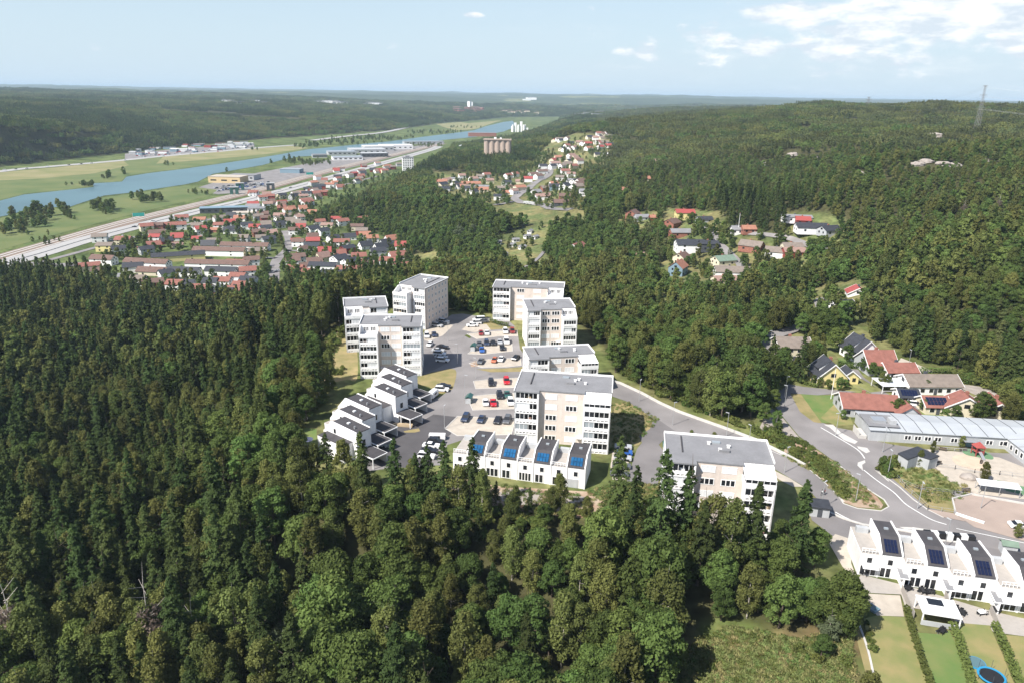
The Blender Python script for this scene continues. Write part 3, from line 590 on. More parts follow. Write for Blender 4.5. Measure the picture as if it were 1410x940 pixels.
# trees of the valley floor: riverside groves and garden trees
rt = random.Random(5)
for cx, cy, rx, ry, n, s0 in [(40, 306, 34, 8, 26, 1.0), (75, 294, 28, 5, 20, 1.1), (20, 322, 20, 8, 12, 1.0), (100, 300, 12, 4, 6, .7), (143, 290, 16, 5, 14, 1.1), (200, 277, 26, 4, 18, .95), (150, 296, 10, 3, 4, .7),
                              (270, 268, 18, 3, 10, .6), (60, 330, 40, 8, 12, .45), (120, 256, 8, 1.5, 5, .8), (150, 245, 10, 3, 8, .9), (105, 256, 14, 2, 8, .6), (230, 228, 12, 2, 5, .7), (168, 240, 5, 3, 3, .9), (345, 207, 12, 1, 5, .7),
                              (318, 233, 10, 3, 10, 1.1), (362, 224, 16, 3, 14, 1.0), (275, 246, 8, 3, 5, .9), (395, 222, 10, 2, 6, .9), (425, 226, 34, 3.5, 36, .85), (305, 238, 10, 2, 5, .9),
                              (480, 199, 60, 3.2, 70, .9), (540, 192, 50, 3.0, 60, .9), (600, 184, 45, 2.2, 50, .9), (420, 203, 18, 3, 14, .9), (500, 192, 60, 2.5, 40, .8), (640, 176, 24, 1.4, 16, .8), (590, 201, 30, 2.5, 30, .7)]:
    for _ in range(n):
        a = rt.random() * 6.28; q = math.sqrt(rt.random()); X = cx + rx * q * math.cos(a); Y = cy + ry * q * math.sin(a)
        if inpoly(np.array([X]), np.array([Y]), [(a_, b_ + (1 if b_ > 0 else 0)) for a_, b_ in RIV])[0]: continue
        add_tree(X, Y, rt.choice(['leafy_tree', 'leafy_tree', 'birch_tree']), s0 * rt.uniform(.6, 1.1), 1.0)
# garden trees in the villages are added after the houses (see gardens below)
# ------------------------------------------------------------------ the plateau and the street: surfaces
Z0 = PLAT
SHEETS = []
def S46(name, pts, lvl, m, sm=False):
    if sm: pts = smooth(pts, 4, True)
    P = P46(pts); xs = [p[0] for p in P]; ys = [p[1] for p in P]; bb = (min(xs), min(ys), max(xs), max(ys)); k = 1
    while any(q[0] >= k - 0.5 and not (q[1][2] < bb[0] or q[1][0] > bb[2] or q[1][3] < bb[1] or q[1][1] > bb[3]) for q in SHEETS): k += 1
    SHEETS.append((k, bb)); return ngon_sheet(name, P, Z0 + 0.012 * k, m)
def zc(ox, oy, s):                                # zoomed-crop coordinates back to photograph pixels
    return lambda L: [(ox + a / s, oy + b / s) for a, b in L]
c2 = zc(580, 370, 5.222); c3 = zc(410, 480, 5.222); c4 = zc(600, 500, 4.948); c5 = zc(830, 520, 4.273); c6 = zc(1130, 680, 3.614); c7 = zc(1130, 480, 4.7); c8 = zc(1150, 580, 5.223); cT = zc(1030, 360, 5.22)
S46('parking_lot', [(583, 462), (588, 447), (610, 441), (622, 433.5), (637, 432), (668, 437), (700, 441), (712, 452), (716, 480), (728, 498), (742, 520), (742, 596), (722, 603), (640, 604), (616, 612), (606, 640), (560, 640), (497, 650), (494, 600), (545, 560), (560, 545), (600, 548), (610, 543), (622, 535), (627, 512), (618, 507), (584, 522)], 1, 'asphalt2')
S46('parking_lot', [(578, 489), (596, 482), (618, 478), (627, 492), (606, 505), (582, 516)], 2, 'asphalt')  # darker asphalt lays the left block's cast shadow into the surface colour
S46('driveway', [(634, 574), (597, 570), (571, 585), (556, 560), (540, 570), (500, 640), (590, 645), (605, 608), (620, 598)], 2, 'asphaltd')
S46('grass_patch', [(566, 526), (578, 518), (600, 511), (627, 508.5), (625, 530), (620, 537), (605, 541), (590, 532)], 3, 'drygrass', True)
S46('grass_patch', c3([(760, 590), (870, 570), (880, 590), (840, 600), (770, 600)]), 3, 'drygrass')
bays = [[(643, 460), (672, 457), (712, 455), (713, 463), (690, 463), (657, 467)], [(644, 487), (657, 477.5), (680, 475.5), (705, 474), (706, 483.5), (666, 488)],
        [(646, 500), (672, 494.5), (717, 492.4), (718, 503), (700, 505), (664, 506)], [(652, 524.5), (680, 521.5), (713, 520), (713, 533), (655, 535)],
        [(643, 546), (672, 543), (708, 541), (708, 562.6), (651, 564.5)], [(613, 589.5), (630, 572.8), (660, 574), (710, 577), (704, 598), (630, 599.5)], [(635.5, 454), (645, 446.6), (660, 444), (683, 444.7), (678, 454), (653, 457.7)],
        c4([(1210, 560), (1250, 535), (1336, 540), (1336, 600), (1310, 690), (1290, 795), (1205, 790), (1190, 700)]), [(586, 452), (592, 447), (612, 444), (624, 448), (610, 462), (590, 470), (584, 468)]]
for b_ in bays: S46('parking_bay', b_, 3, 'gravel')
def kerb_line(pts, closed=True, w=0.25, h=0.13, m='kerb', name='kerb'):
    L = P46(pts); L = L + [L[0]] if closed else L
    return strip(name, L, w, Z0 + h, m, thick=h, sub=False)
for b_ in bays[:6]: kerb_line(b_)
S46('planting_bed', [(656, 508), (700, 506.5), (727, 504), (725.6, 511), (676, 512)], 3, 'drygrass'); S46('planting_bed', c2([(350, 675), (395, 660), (410, 700), (360, 705)]), 4, 'soil')
S46('planting_bed', c2([(310, 480), (340, 470), (360, 495), (345, 500)]), 5, 'shrub')
S46('grass_patch', [(466, 455), (489, 470), (492, 520), (478, 522), (455, 520)], 3, 'drygrass', True)
S46('grass_patch', c2([(430, 400), (500, 370), (560, 410), (690, 420), (690, 450), (640, 430), (500, 440), (470, 400)]), 3, 'drygrass')
S46('grass_patch', [(842, 555), (866, 554), (908, 577), (905, 586), (893, 593), (880, 612), (868, 616), (840, 622), (806, 612), (810, 600)], 3, 'drygrass')
S46('rocky_ground', [(600, 650), (680, 668), (740, 672), (806, 676), (860, 680), (880, 690), (860, 712), (780, 712), (700, 700), (640, 690)], 2, 'soil')
for q_ in ([(690, 676), (720, 672), (745, 680), (740, 692), (705, 694), (688, 686)], [(770, 684), (800, 682), (812, 690), (790, 696)]): S46('rock_outcrop', q_, 3, 'rock', True)
S46('grass_patch', [(806, 676), (830, 670), (862, 664), (905, 668), (915, 690), (880, 694), (850, 684)], 4, 'lawn2')
S46('planting_bed', [(418, 588), (436, 590), (436, 612), (410, 612)], 5, 'lawn')
# hill road, car park beside the middle block, street
road1 = c5([(30, 20), (100, 35), (230, 95), (330, 150), (450, 205), (560, 245), (730, 305), (900, 370), (1060, 450), (1190, 520), (1290, 600), (1410, 705)])
road1b = [(1160, 707), (1132, 693), (1110, 671), (1066, 645), (1000, 620), (960, 606), (925, 597), (920, 596), (909, 582), (865, 553), (842, 545), (835, 530)]
S46('hill_road', road1 + c8([(0, 500), (60, 590), (160, 625), (330, 643)]) + [(1223, 700), (1225, 725)] + c8([(200, 735), (0, 650)]) + road1b, 1, 'asphalt2')
S46('parking_lot', [(900, 575), (909, 579), (928, 592), (940, 598), (916, 603), (907, 612), (916.6, 624), (905, 668), (862.8, 662), (876.8, 618), (884, 609), (880, 600), (895, 590)], 2, 'asphalt')
S46('street', [(1040, 505), (1068, 535), (1086, 538), (1104, 560), (1128, 580), (1150, 588), (1172, 592), (1190, 603), (1230, 612), (1290, 620), (1420, 625), (1500, 690), (1500, 780), (1410, 763), (1300, 745), (1225, 735), (1160, 718), (1120, 703), (1105, 690), (1132, 690)] +
    c8([(0, 500), (60, 590), (160, 625), (330, 640), (385, 610), (350, 560), (240, 490), (0, 290)]) + [(1100, 600), (1075, 570), (1060, 548)], 2, 'asphalt2')
S46('access_road', [(1108, 688), (1150, 706), (1188, 722), (1290, 740), (1410, 763), (1500, 780), (1500, 860), (1410, 800), (1250, 752), (1172, 742), (1168, 760), (1150, 740), (1118, 716)], 3, 'asphalt')
S46('path', [(1150, 735), (1172, 742), (1172, 775), (1181, 800), (1160, 780), (1140, 745)], 4, 'gravel')
S46('path', c5([(1000, 540), (1100, 590), (1180, 640), (1120, 640), (1040, 600), (1000, 570)]), 3, 'gravel')
S46('sidewalk', c7([(20, 490), (80, 490), (130, 540), (240, 600), (220, 615), (150, 590), (60, 510)]), 4, 'kerb'); S46('traffic_island', c7([(235, 630), (300, 640), (320, 665), (295, 675), (245, 645)]), 5, 'kerb')
S46('traffic_island', c7([(240, 735), (285, 720), (290, 735), (268, 750), (275, 790), (238, 755)]), 5, 'kerb'); S46('traffic_island', c8([(460, 758), (560, 760), (700, 780), (600, 782), (500, 775)]), 5, 'kerb')
for L_, w_ in ((c7([(0, 510), (120, 580), (240, 655), (285, 710)]), .3), (c8([(205, 350), (300, 425), (420, 510), (500, 590), (600, 655), (700, 710), (800, 742)]), .28), (c8([(870, 770), (960, 790), (1150, 830), (1358, 875)]), .22),
               (c8([(0, 652), (90, 700), (200, 738), (400, 765), (600, 795), (740, 828), (900, 862)]), .3), (c5([(990, 430), (1150, 500), (1240, 560), (1330, 640), (1420, 730)]), .14)):
    strip('road_marking', P46(L_), w_, Z0 + 0.14, 'paint')
kerb_line(c5([(1240, 740), (1330, 790), (1420, 830)]) + c8([(200, 742), (400, 770), (740, 835)]), False, 0.6, 0.25)
kerb_line(road1[:10], False, 0.35, 0.8, 'kerb', 'retaining_edge'); kerb_line(c8([(0, 500), (60, 590), (160, 625), (330, 643), (385, 612), (350, 560), (240, 490), (0, 290)]), False, 0.3, 0.14)
kerb_line(c8([(385, 430), (350, 400), (280, 340)]), False, .3, .14); kerb_line(c8([(280, 340), (350, 390), (460, 470), (560, 560), (660, 630), (780, 690)]), False, .3, .14)
S46('planted_median', [(1078, 628), (1100, 636), (1120, 650), (1150, 676), (1157, 686)] + c8([(60, 580), (160, 618), (330, 625), (345, 600), (300, 540), (180, 450), (0, 300)]) + [(1135, 626), (1100, 606), (1082, 610)], 4, 'soil')
S46('roadside_verge', [(1046, 588), (1060, 560), (1075, 572), (1100, 602), (1082, 615), (1064, 606)], 4, 'rock')
S46('roadside_verge', c8([(280, 320), (380, 300), (330, 340), (400, 400), (660, 620), (850, 660), (860, 570), (640, 500), (520, 470), (900, 490), (980, 520), (850, 420), (720, 340), (560, 320), (480, 310), (430, 280)]), 3, 'drygrass')
S46('lawn', c8([(430, 330), (600, 330), (720, 350), (850, 430), (980, 480), (900, 500), (700, 490), (520, 440), (440, 390)]), 5, 'lawn2', True)
S46('playground_ground', c8([(660, 200), (850, 215), (1180, 260), (1358, 330), (1358, 560), (1000, 520), (820, 430), (720, 330), (760, 290)]), 4, 'gravel')
S46('play_sand', c8([(850, 250), (960, 235), (1060, 290), (1120, 340), (1080, 360), (920, 330), (850, 290)]), 6, 'sand', True)
S46('play_surface', c8([(920, 205), (1040, 200), (1130, 250), (1125, 275), (1040, 260), (940, 240)]), 7, 'rubber', True); S46('play_surface', c8([(1160, 420), (1358, 470), (1358, 530), (1230, 500)]), 7, 'rubber')
S46('gravel_pitch', c8([(840, 560), (980, 530), (1358, 600), (1700, 660), (1800, 860), (1358, 820), (1000, 760), (870, 670)]), 6, 'redgravel')
S46('gravel_pitch', c8([(660, 630), (850, 660), (1000, 760), (1358, 860), (1358, 800), (780, 690)]), 5, 'redgravel')
kerb_line(c8([(865, 665), (840, 560), (980, 528), (1358, 595)]), False, .3, .5); kerb_line(c8([(865, 668), (960, 700), (1070, 735)]), False, .4, .6, 'paint', 'low_wall')
S46('lawn', c5([(1165, 95), (1375, 105), (1385, 210), (1405, 265), (1290, 265), (1240, 200)]), 5, 'lawn'); S46('grass_verge', c5([(1105, 95), (1165, 95), (1240, 200), (1290, 268), (1240, 260), (1160, 200)]), 4, 'drygrass')
S46('lawn', [(1160, 545), (1175, 585), (1150, 586), (1130, 575)], 5, 'lawn2')
S46('driveway', cT([(690, 770), (790, 775), (830, 830), (960, 930), (880, 940), (740, 870)]) + [(1235, 560), (1255, 575), (1240, 552)], 3, 'asphalt2'); S46('driveway', cT([(220, 940), (290, 880), (400, 900), (660, 925), (780, 935), (700, 945), (500, 960)]), 3, 'asphalt2')
S46('driveway', c7([(500, 300), (560, 330), (620, 350), (650, 390), (560, 400), (520, 370)]), 4, 'asphalt2')
S46('lawn', c7([(560, 410), (920, 420), (925, 465), (800, 470), (600, 455)]), 4, 'lawn'); S46('lawn', cT([(640, 690), (780, 690), (780, 730), (690, 740)]), 4, 'lawn')
S46('rocky_ground', c7([(1060, 350), (1250, 345), (1240, 400), (1150, 420), (1180, 470), (1120, 460), (1080, 380)]), 3, 'rock', True); S46('rocky_ground', c7([(900, 230), (1060, 250), (1160, 300), (1050, 310), (920, 260)]), 3, 'rock', True)
S46('driveway', c7([(440, 170), (520, 60), (600, 90), (740, 150), (640, 160)]), 4, 'gravel')
# gardens at the lower right
S46('terrace_deck', c6([(180, 440), (200, 400), (480, 470), (640, 520), (840, 580), (1100, 640), (1100, 720), (880, 690), (660, 630), (640, 600), (420, 560), (400, 500), (200, 490)]), 3, 'deck')
S46('gravel_bed', c6([(215, 495), (395, 505), (415, 610), (280, 605), (240, 560)]), 4, 'gravel')
for k_, (q_, mm) in enumerate((([(215, 620), (280, 605), (415, 612), (470, 760), (535, 940), (600, 1150), (300, 1150), (260, 940)], 'lawn2'), ([(480, 690), (600, 700), (640, 680), (720, 850), (740, 940), (800, 1150), (620, 1150), (545, 940)], 'lawn'),
                             ([(660, 640), (840, 655), (900, 790), (960, 940), (1020, 1150), (820, 1150), (740, 900)], 'lawn2'), ([(880, 700), (1100, 720), (1200, 1100), (1000, 1100), (950, 850)], 'lawn2'))):
    S46('lawn', c6(q_), 3, mm)
S46('garden_path', c6([(190, 660), (205, 700), (275, 940), (330, 1150), (300, 1150), (235, 940), (165, 670)]), 4, 'drygrass')
strip('garden_edging', P46(c6([(190, 650), (235, 780), (270, 940), (310, 1120)])), .35, Z0 + .25, 'kerb', thick=.25)
# ------------------------------------------------------------------ apartment blocks
FRAMES = []
def loc_frame(A, B, ztop):
    a = at(A[0], A[1], ztop); b = at(B[0], B[1], ztop); return a, math.atan2(b[1] - a[1], b[0] - a[0]), math.hypot(b[0] - a[0], b[1] - a[1])
def footprint(loc, rot, x0, x1, y0, y1):
    c, s = math.cos(rot), math.sin(rot); return [(loc[0] + x * c - y * s, loc[1] + x * s + y * c) for x, y in ((x0, y0), (x1, y0), (x1, y1), (x0, y1))]
def pane_window(root, X, y, z, w, h, blind, n=3, lab=None):
    # white surround proud of the wall, panes set in it
    f = MB(); a, b = sorted((X(0), X(1))) if False else (0, 0)
    x0, x1 = X - w / 2, X + w / 2
    f.box(x0 - .12, x1 + .12, y - .08, y - .01, z - .12, z).box(x0 - .12, x1 + .12, y - .08, y - .01, z + h, z + h + .12)
    for i in range(n + 1):
        xx = x0 + w * i / n; f.box(xx - .09, xx + .09, y - .08, y - .01, z, z + h)
    fo = f.build('window', 'white', root); g = MB()
    for i in range(n): g.box(x0 + w * i / n + .09, x0 + w * (i + 1) / n - .09, y - .045, y - .012, z, z + h)
    g.build('pane', 'blind' if blind else 'glass', fo)
def block(label, FL, FR, h, depth, n, mirror, lw, rw, canopy, seed, side='white', sidewin=0, wins=(0.27, 0.72), midback=1.6, proj_t=2.2, notes=None):
    R_ = random.Random(seed); P, rot, Wd = loc_frame(FL, FR, Z0 + h); sh = h / n
    root = thing('apartment_block', label, 'apartment building', (P[0], P[1], Z0), rot, None)
    FRAMES.append((P, rot, Wd, depth)); fl = (lambda x: Wd - x) if mirror else (lambda x: x)
    def bx(mb, x0, x1, *a): return mb.box(fl(x0), fl(x1), *a)
    a = lw; b = Wd - rw; yt = -proj_t
    w = MB(); bx(w, .25, b + .0, midback, depth, -.5, h); bx(w, b, Wd - .25, midback + 1.5, depth, -.5, h); w.build('wall', 'beige', root)
    lowh = h - sh if not canopy else h - sh
    w = MB(); bx(w, b, Wd - .25, 0.3, midback + 1.5, -.5, lowh - .3); w.build('bay_wall', 'beige', root)
    w = MB(); bx(w, 0, .25, .0, depth, -.5, h); w.build('end_wall', side, root)
    w = MB(); bx(w, Wd - .25, Wd, midback + 1.5, depth, -.5, h); bx(w, Wd - .25, Wd, yt, midback + 1.5, -.5, lowh + .2); w.build('end_wall', side, root)
    # roof with upstand
    r = MB(); bx(r, -.15, Wd + .15, midback + 1.5, depth + .15, h, h + .3); bx(r, -.15, b + .1, midback - .15, midback + 1.5, h, h + .3); bx(r, -.15, a + .1, -.15, midback - .15, h, h + .3); ro = r.build('roof', 'roofgrey', root)
    p = MB(); bx(p, -.2, Wd + .2, depth + .0, depth + .25, h + .29, h + .75); bx(p, -.22, .0, -.1, depth, h + .29, h + .5); bx(p, Wd, Wd + .22, midback + 1.6, depth, h + .29, h + .75); p.build('parapet', 'white' , ro)
    for k in range(3):
        v = MB(); vx, vy = Wd * R_.uniform(.35, .8), depth * R_.uniform(.45, .75); v.box(vx - .3, vx + .3, vy - .25, vy + .25, h + .3, h + .8).box(vx - .4, vx + .4, vy - .35, vy + .35, h + .8, h + .88); v.build('roof_vent', 'white', ro)
    v = MB(); v.box(Wd * .56 - 1.1, Wd * .56 + 1.1, depth * .5 - .45, depth * .5 + .45, h + .3, h + .85); v.build('roof_hatch', 'roofgrey', ro)
    v = MB(); v.box(Wd * .5 - .9, Wd * .5 + .9, depth * .8 - .5, depth * .8 + .5, h + .3, h + .6); v.build('skylight', 'glasspale', ro)
    v = MB(); bx(v, a * .55, a * .55 + .25, depth * .35, depth * .92, h + .3, h + .55); v.build('roof_shadow_strip', 'roofdark', ro)  # dark strip standing in for a ladder's shadow line on the roof
    # full-height balcony bay and the lower one
    def bay(x0, x1, y0, y1, floors, top, nm):
        s = MB(); bx(s, x0, x0 + .35, y0, y1, -.5, top); bx(s, x1 - .35, x1, y0, y1, -.5, top)
        for k in range(floors + 1): 
            zz = k * sh; bx(s, x0 + .35, x1 - .35, y0 + .04, y1, zz - .14, zz + .12)
        s.build('bay_frame', 'white', root)
        d = MB(); bx(d, x0 + .36, x1 - .36, y1 - .12, y1 - .02, .15, top - .2); d.build('recess_dark_back', 'glass', root)  # full-height dark sheet that paints the shade deep in the balcony recesses
        for k in range(floors):
            z = k * sh; mode = R_.random()
            
            f = MB(); bx(f, x0 + .36, x1 - .36, y0 + .02, y0 + .12, z + .52, z + 1.22); nd = 6
            for i in range(nd + 1):
                xx = x0 + .45 + (x1 - x0 - .9) * i / nd; bx(f, xx - .16, xx + .16, y0 + .03, y0 + .11, z + .12, z + .52)
            bal = f.build('balcony', 'white', root)
            g = MB(); u0, u1 = x0 + .36, x1 - .36
            if mode > .84: bx(g, u0, u1, y0 + .2, y0 + .24, z + 1.22, z + sh - .14); g.build('glazing', 'blind', bal)
            elif mode > .74: bx(g, u0, u1, y0 + .2, y0 + .24, z + 1.22, z + sh - .14); g.build('glazing', 'glasspale', bal)
            else:
                q = u0 + (u1 - u0) * R_.uniform(.3, .7); bx(g, u0, q, y0 + .2, y0 + .24, z + 1.22, z + sh - .14); g.build('glazing', R_.choice(['glass', 'glass', 'glasspale', 'blind']), bal)
                if R_.random() < .4: g = MB(); bx(g, q + .3, min(u1 - .3, q + 1.5), y0 + .9, y0 + 1.3, z + .12, z + 1.6); g.build('balcony_screen', R_.choice(['wood', 'tile_pink', 'blind']), bal)
            g = MB(); nm_ = 5
            for i in range(nm_ + 1):
                xx = u0 + (u1 - u0) * i / nm_; bx(g, xx - .06, xx + .06, y0 + .14, y0 + .19, z + 1.2, z + sh - .14)
            bx(g, u0 - .06, u1 + .06, y0 + .141, y0 + .189, z + 1.2, z + 1.27); bx(g, u0 - .06, u1 + .06, y0 + .141, y0 + .189, z + sh - .2, z + sh - .14); g.build('glazing_frame', 'white', bal)
    bay(0, a, 0.0, midback, n, h, 'l')
    bay(b, Wd, yt, 0.3, n - 1, (n - 1) * sh + .12, 'r')
    # lower bay top storey: terrace with parapet, or glazed with a sloping canopy
    zt = (n - 1) * sh
    t = MB(); bx(t, b, Wd - .25, yt + .1, midback + 1.5, zt - .29, zt + .14); bx(t, b, Wd, yt, yt + .12, zt + .14, zt + 1.15); bx(t, b, b + .12, yt + .12, midback - .01, zt + .14, zt + 1.15)
    t.build('roof_terrace', 'white', root)
    t = MB(); bx(t, b + .01, Wd - .3, midback + 1.3, midback + 1.49, zt + .15, h); t.build('penthouse_wall', 'white', root)
    for q in (.3, .68): pane_window(root, fl(b + (Wd - b) * q), midback + 1.3, zt + .75, 1.7, 1.35, False, 3)
    if canopy:
        t = MB(); x0, x1 = sorted((fl(b - .05), fl(Wd - .1))); t.prof(x0, x1, [(midback + 1.45, h - .1), (yt - .1, h - 1.05), (yt - .1, h - .95), (midback + 1.45, h + .02)]); cn = t.build('terrace_canopy', 'white', root)
        t = MB(); 
        for i in range(9):
            xx = x0 + (x1 - x0) * i / 8; t.prof(xx - .05, xx + .05, [(midback + 1.4, h + .02), (yt - .1, h - .95), (yt - .1, h - .87), (midback + 1.4, h + .1)])
        t.build('canopy_rib', 'white', cn)
        t = MB(); bx(t, b + .2, Wd - .2, yt + .05, yt + .1, zt + 1.16, h - 1.08); t.build('canopy_glazing', 'glass', cn)
        t = MB()
        for i in range(6): xx = b + .15 + (Wd - b - .3) * i / 5; bx(t, xx - .06, xx + .06, yt - .02, yt + .04, zt + 1.15, h - 1.06)
        t.build('canopy_post', 'white', cn)
    x0, x1 = sorted((fl(Wd - .28), fl(Wd - .02))); t = MB(); t.prof(x0, x1, [(midback + 1.5, zt + .22), (midback + 1.5, h), (midback + .2, h), (yt + 1.0, zt + 1.2), (yt + .3, zt + .22)]); t.build('screen_wall', 'white', root)
    # windows of the middle
    for k in range(n):
        z = k * sh + .95
        for j, q in enumerate(wins):
            cx = fl(a + (b - a) * q); ww = min(2.9 if (j == 0 or len(wins) == 2) else 1.9, (b - a) * .36)
            pane_window(root, cx, midback, z, ww, 1.3, R_.random() < .62, 3)
    for k in range(n if sidewin else 0):                     # shaded long side with columns of windows
        for q in range(sidewin):
            yy = 3 + (depth - 5) * q / max(sidewin - 1, 1); X1 = Wd if not mirror else Wd
            f = MB(); f.box(X1 + .01, X1 + .07, yy - .6, yy + .6, k * sh + .9, k * sh + 2.2); fo = f.build('window', 'white', root)
            f = MB(); f.box(X1 + .07, X1 + .09, yy - .48, yy + .48, k * sh + 1.0, k * sh + 2.1); f.build('pane', 'glasspale', fo)
    for k in range(n if not sidewin else 0):                 # a few small windows in the end wall
        for yy in (depth * .35, depth * .7):
            f = MB(); X1 = fl(0); sg = -1 if not mirror else 1; f.box(X1 + sg * .02, X1 + sg * .08, yy - .5, yy + .5, k * sh + 1.0, k * sh + 2.1); f.build('window', 'glasspale', root)
            f = MB(); X1 = fl(Wd); sg = -sg; f.box(X1 + sg * .02, X1 + sg * .08, yy - .5, yy + .5, k * sh + 1.0, k * sh + 2.1); f.build('window', 'glasspale', root)
    e = MB(); bx(e, b - 1.6, b - .4, midback - .7, midback - .1, 0, .12); bx(e, b - 1.8, b - .2, midback - 1.1, midback - .05, 2.45, 2.6); e.build('entrance_canopy', 'white', root)
    return root
HB = {'A': 16.5, 'B': 15.5, 'C': 16.8, 'D': 14.0, 'E': 14.5, 'F': 11.5, 'G': 15.0, 'R': 15.0}
block('tallest pale apartment block at the back left with a long shaded side wall', (546, 393.5), (585, 398.5), HB['A'], 19, 6, True, 5.2, 6.4, False, 3, side='beige', sidewin=6, wins=(.5,), proj_t=3.2, midback=.8)
block('white apartment block half hidden behind its front neighbour above the dry slope', (474, 426), (534, 423), HB['B'], 13, 5, True, 6.5, 6.5, False, 5)
block('white and beige apartment block in front of the two other left blocks', (494, 451), (579.5, 450.5), HB['C'], 12.5, 6, True, 6.2, 6.0, False, 8)
block('small white apartment block at the back right beside the low clipped hedge', (678.5, 396), (776, 400), HB['D'], 11, 5, False, 7.2, 6.5, False, 14, side='white')
block('white apartment block in the right row in front of the hedge block', (727, 429), (794, 428), HB['E'], 15, 5, False, 4.8, 5.2, False, 21)
block('low white apartment block squeezed between two taller ones in the right row', (729, 496), (822, 492), HB['F'], 11, 4, False, 6.3, 5.6, True, 25)
block('large white and beige apartment block behind the solar roofed terraced houses', (708.5, 538.5), (842, 548), HB['G'], 14.5, 5, False, 6.4, 7.0, True, 33)
block('apartment block half hidden by spruces beside the curving hill road', (917.5, 636), (1069, 650), HB['R'], 14, 5, False, 6.3, 6.4, True, 41)

# ------------------------------------------------------------------ terraced houses with solar roofs
def row_unit(root, u, wt, wr, dep, he, hr, panel, ter=True, awn=0, frontwin=True, seed=1, slope=3.0, doors=True):
    R_ = random.Random(seed)
    # low part with a roof terrace
    w = MB(); w.box(u, u + wt, 0, dep, -.5, he - .4); w.build('wall', 'white', root)
    t = MB(); t.box(u + .1, u + wt - .1, .1, dep - .1, he - .4, he - .28); t.build('roof_terrace', 'deck', root)
    if ter:
        rl = MB()
        for i in range(6): rl.box(u + .15 + (wt - .3) * i / 5 - .04, u + .15 + (wt - .3) * i / 5 + .04, .12, .2, he - .28, he + .75)
        rl.box(u + .1, u + wt - .1, .1, .22, he + .7, he + .8); rl.box(u + .1, u + wt - .1, .13, .19, he + .2, he + .27); rl.build('railing', 'white', root)
        b = MB(); b.box(u + .6, u + wt - .6, dep - 2.2, dep - 1.2, he - .28, he + .9); b.build('terrace_store', 'w_grey', root)
    # tall part with kinked roof between white gable fins
    x0, x1 = u + wt, u + wt + wr; P = [(0, -.5), (0, he), (slope, hr), (dep, hr - .35), (dep, -.5)]
    w = MB(); w.prof(x0 + .3, x1 - .3, [(0.05, -.5), (0.05, he - .05), (slope, hr - .05), (dep - .05, hr - .4), (dep - .05, -.5)]); w.build('wall', 'white', root)
    fin = [(-.12, -.5), (-.12, he + .35), (slope - .1, hr + .38), (dep + .05, hr + .05), (dep + .05, -.5)]
    w = MB(); w.prof(x0, x0 + .28, fin).prof(x1 - .28, x1, fin); w.build('gable_wall', 'white', root)
    r = MB(); r.prof(x0 + .28, x1 - .28, [(-.1, he - .04), (slope, hr - .03), (dep, hr - .38), (dep, hr - .22), (slope - .03, hr + .14), (-.1, he + .12)]); ro = r.build('roof', 'roofdark' if panel != 'none' else 'roofdark', root)
    if panel != 'none':
        sl = math.atan2(hr - he, slope); L = math.hypot(hr - he, slope); n_ = (-math.sin(sl), math.cos(sl))
        def pt(s, o): return (s * math.cos(sl) + n_[0] * o - .05, he + .12 + s * math.sin(sl) + n_[1] * o)
        p = MB(); nx = 4
        for i in range(nx):
            for j in range(2):
                a0 = x0 + .85 + (wr - 1.7) * i / nx + .04; a1 = x0 + .85 + (wr - 1.7) * (i + 1) / nx - .04; s0 = .35 + (L - 1.2) * j / 2 + .03; s1 = .35 + (L - 1.2) * (j + 1) / 2 - .03
                p.prof(a0, a1, [pt(s0, .1), pt(s1, .1), pt(s1, .18), pt(s0, .18)])
        p.build('solar_panel', panel, ro)
    v = MB(); v.box((x0 + x1) / 2 - .3, (x0 + x1) / 2 + .5, dep * .62, dep * .62 + .5, hr - .2, hr + .3); v.build('skylight', 'glasspale', ro)
    if frontwin:
        for (cx, z, w_, h_, n_) in ((u + wt / 2, he - 2.3, 1.1, 1.2, 1), (u + wt + wr / 2, he - 2.3, 1.1, 1.2, 1)): pane_window(root, cx, 0.0 if cx < x0 else 0.04, z, w_, h_, False, n_)
        pane_window(root, u + wt / 2, 0.0, .25, 3.0, 2.0, False, 3 if R_.random() < .7 else 4); pane_window(root, u + wt + wr * .36, 0.04, .25, 2.0, 2.0, R_.random() < .2, 2)
    bw = MB(); bw.box(u + wt + wr * .3, u + wt + wr * .7, dep - .02 + .03, dep + .08, .1, 2.2); bw.build('door', 'w_dark', root)
P, rot, Wd = loc_frame((624, 648), (805, 673), Z0 + 0)
t1 = thing('terraced_house_row', 'white terraced row with four blue solar roofs in front of the largest apartment block', 'terraced houses', (P[0], P[1], Z0), rot); un = Wd / 4
FRAMES.append((P, rot, Wd, 10))
for i in range(4): row_unit(t1, un * i, un * .44, un * .56, 9.5, 5.4, 7.5, 'solar', True, seed=i, slope=2.7)
gd = MB(); gd.box(un * 4 - un * .5, un * 4 - un * .2, -.06, -.02, .05, 2.3); gd.build('garage_door', 'w_grey', t1)
P, rot, _w0 = loc_frame((1180, 790), (1240, 798), Z0 + 0)
t2 = thing('terraced_house_row', 'staggered white terraced row with dark solar roofs above the lawns at the lower right', 'terraced houses', (P[0], P[1], Z0), rot)
q_ = at(1180 + 60.5, 790 + 15.4, Z0); dx, dy = q_[0] - P[0], q_[1] - P[1]; un = dx * math.cos(rot) + dy * math.sin(rot); dv = -dx * math.sin(rot) + dy * math.cos(rot)
FRAMES.append((P, rot, un * 5, 10))
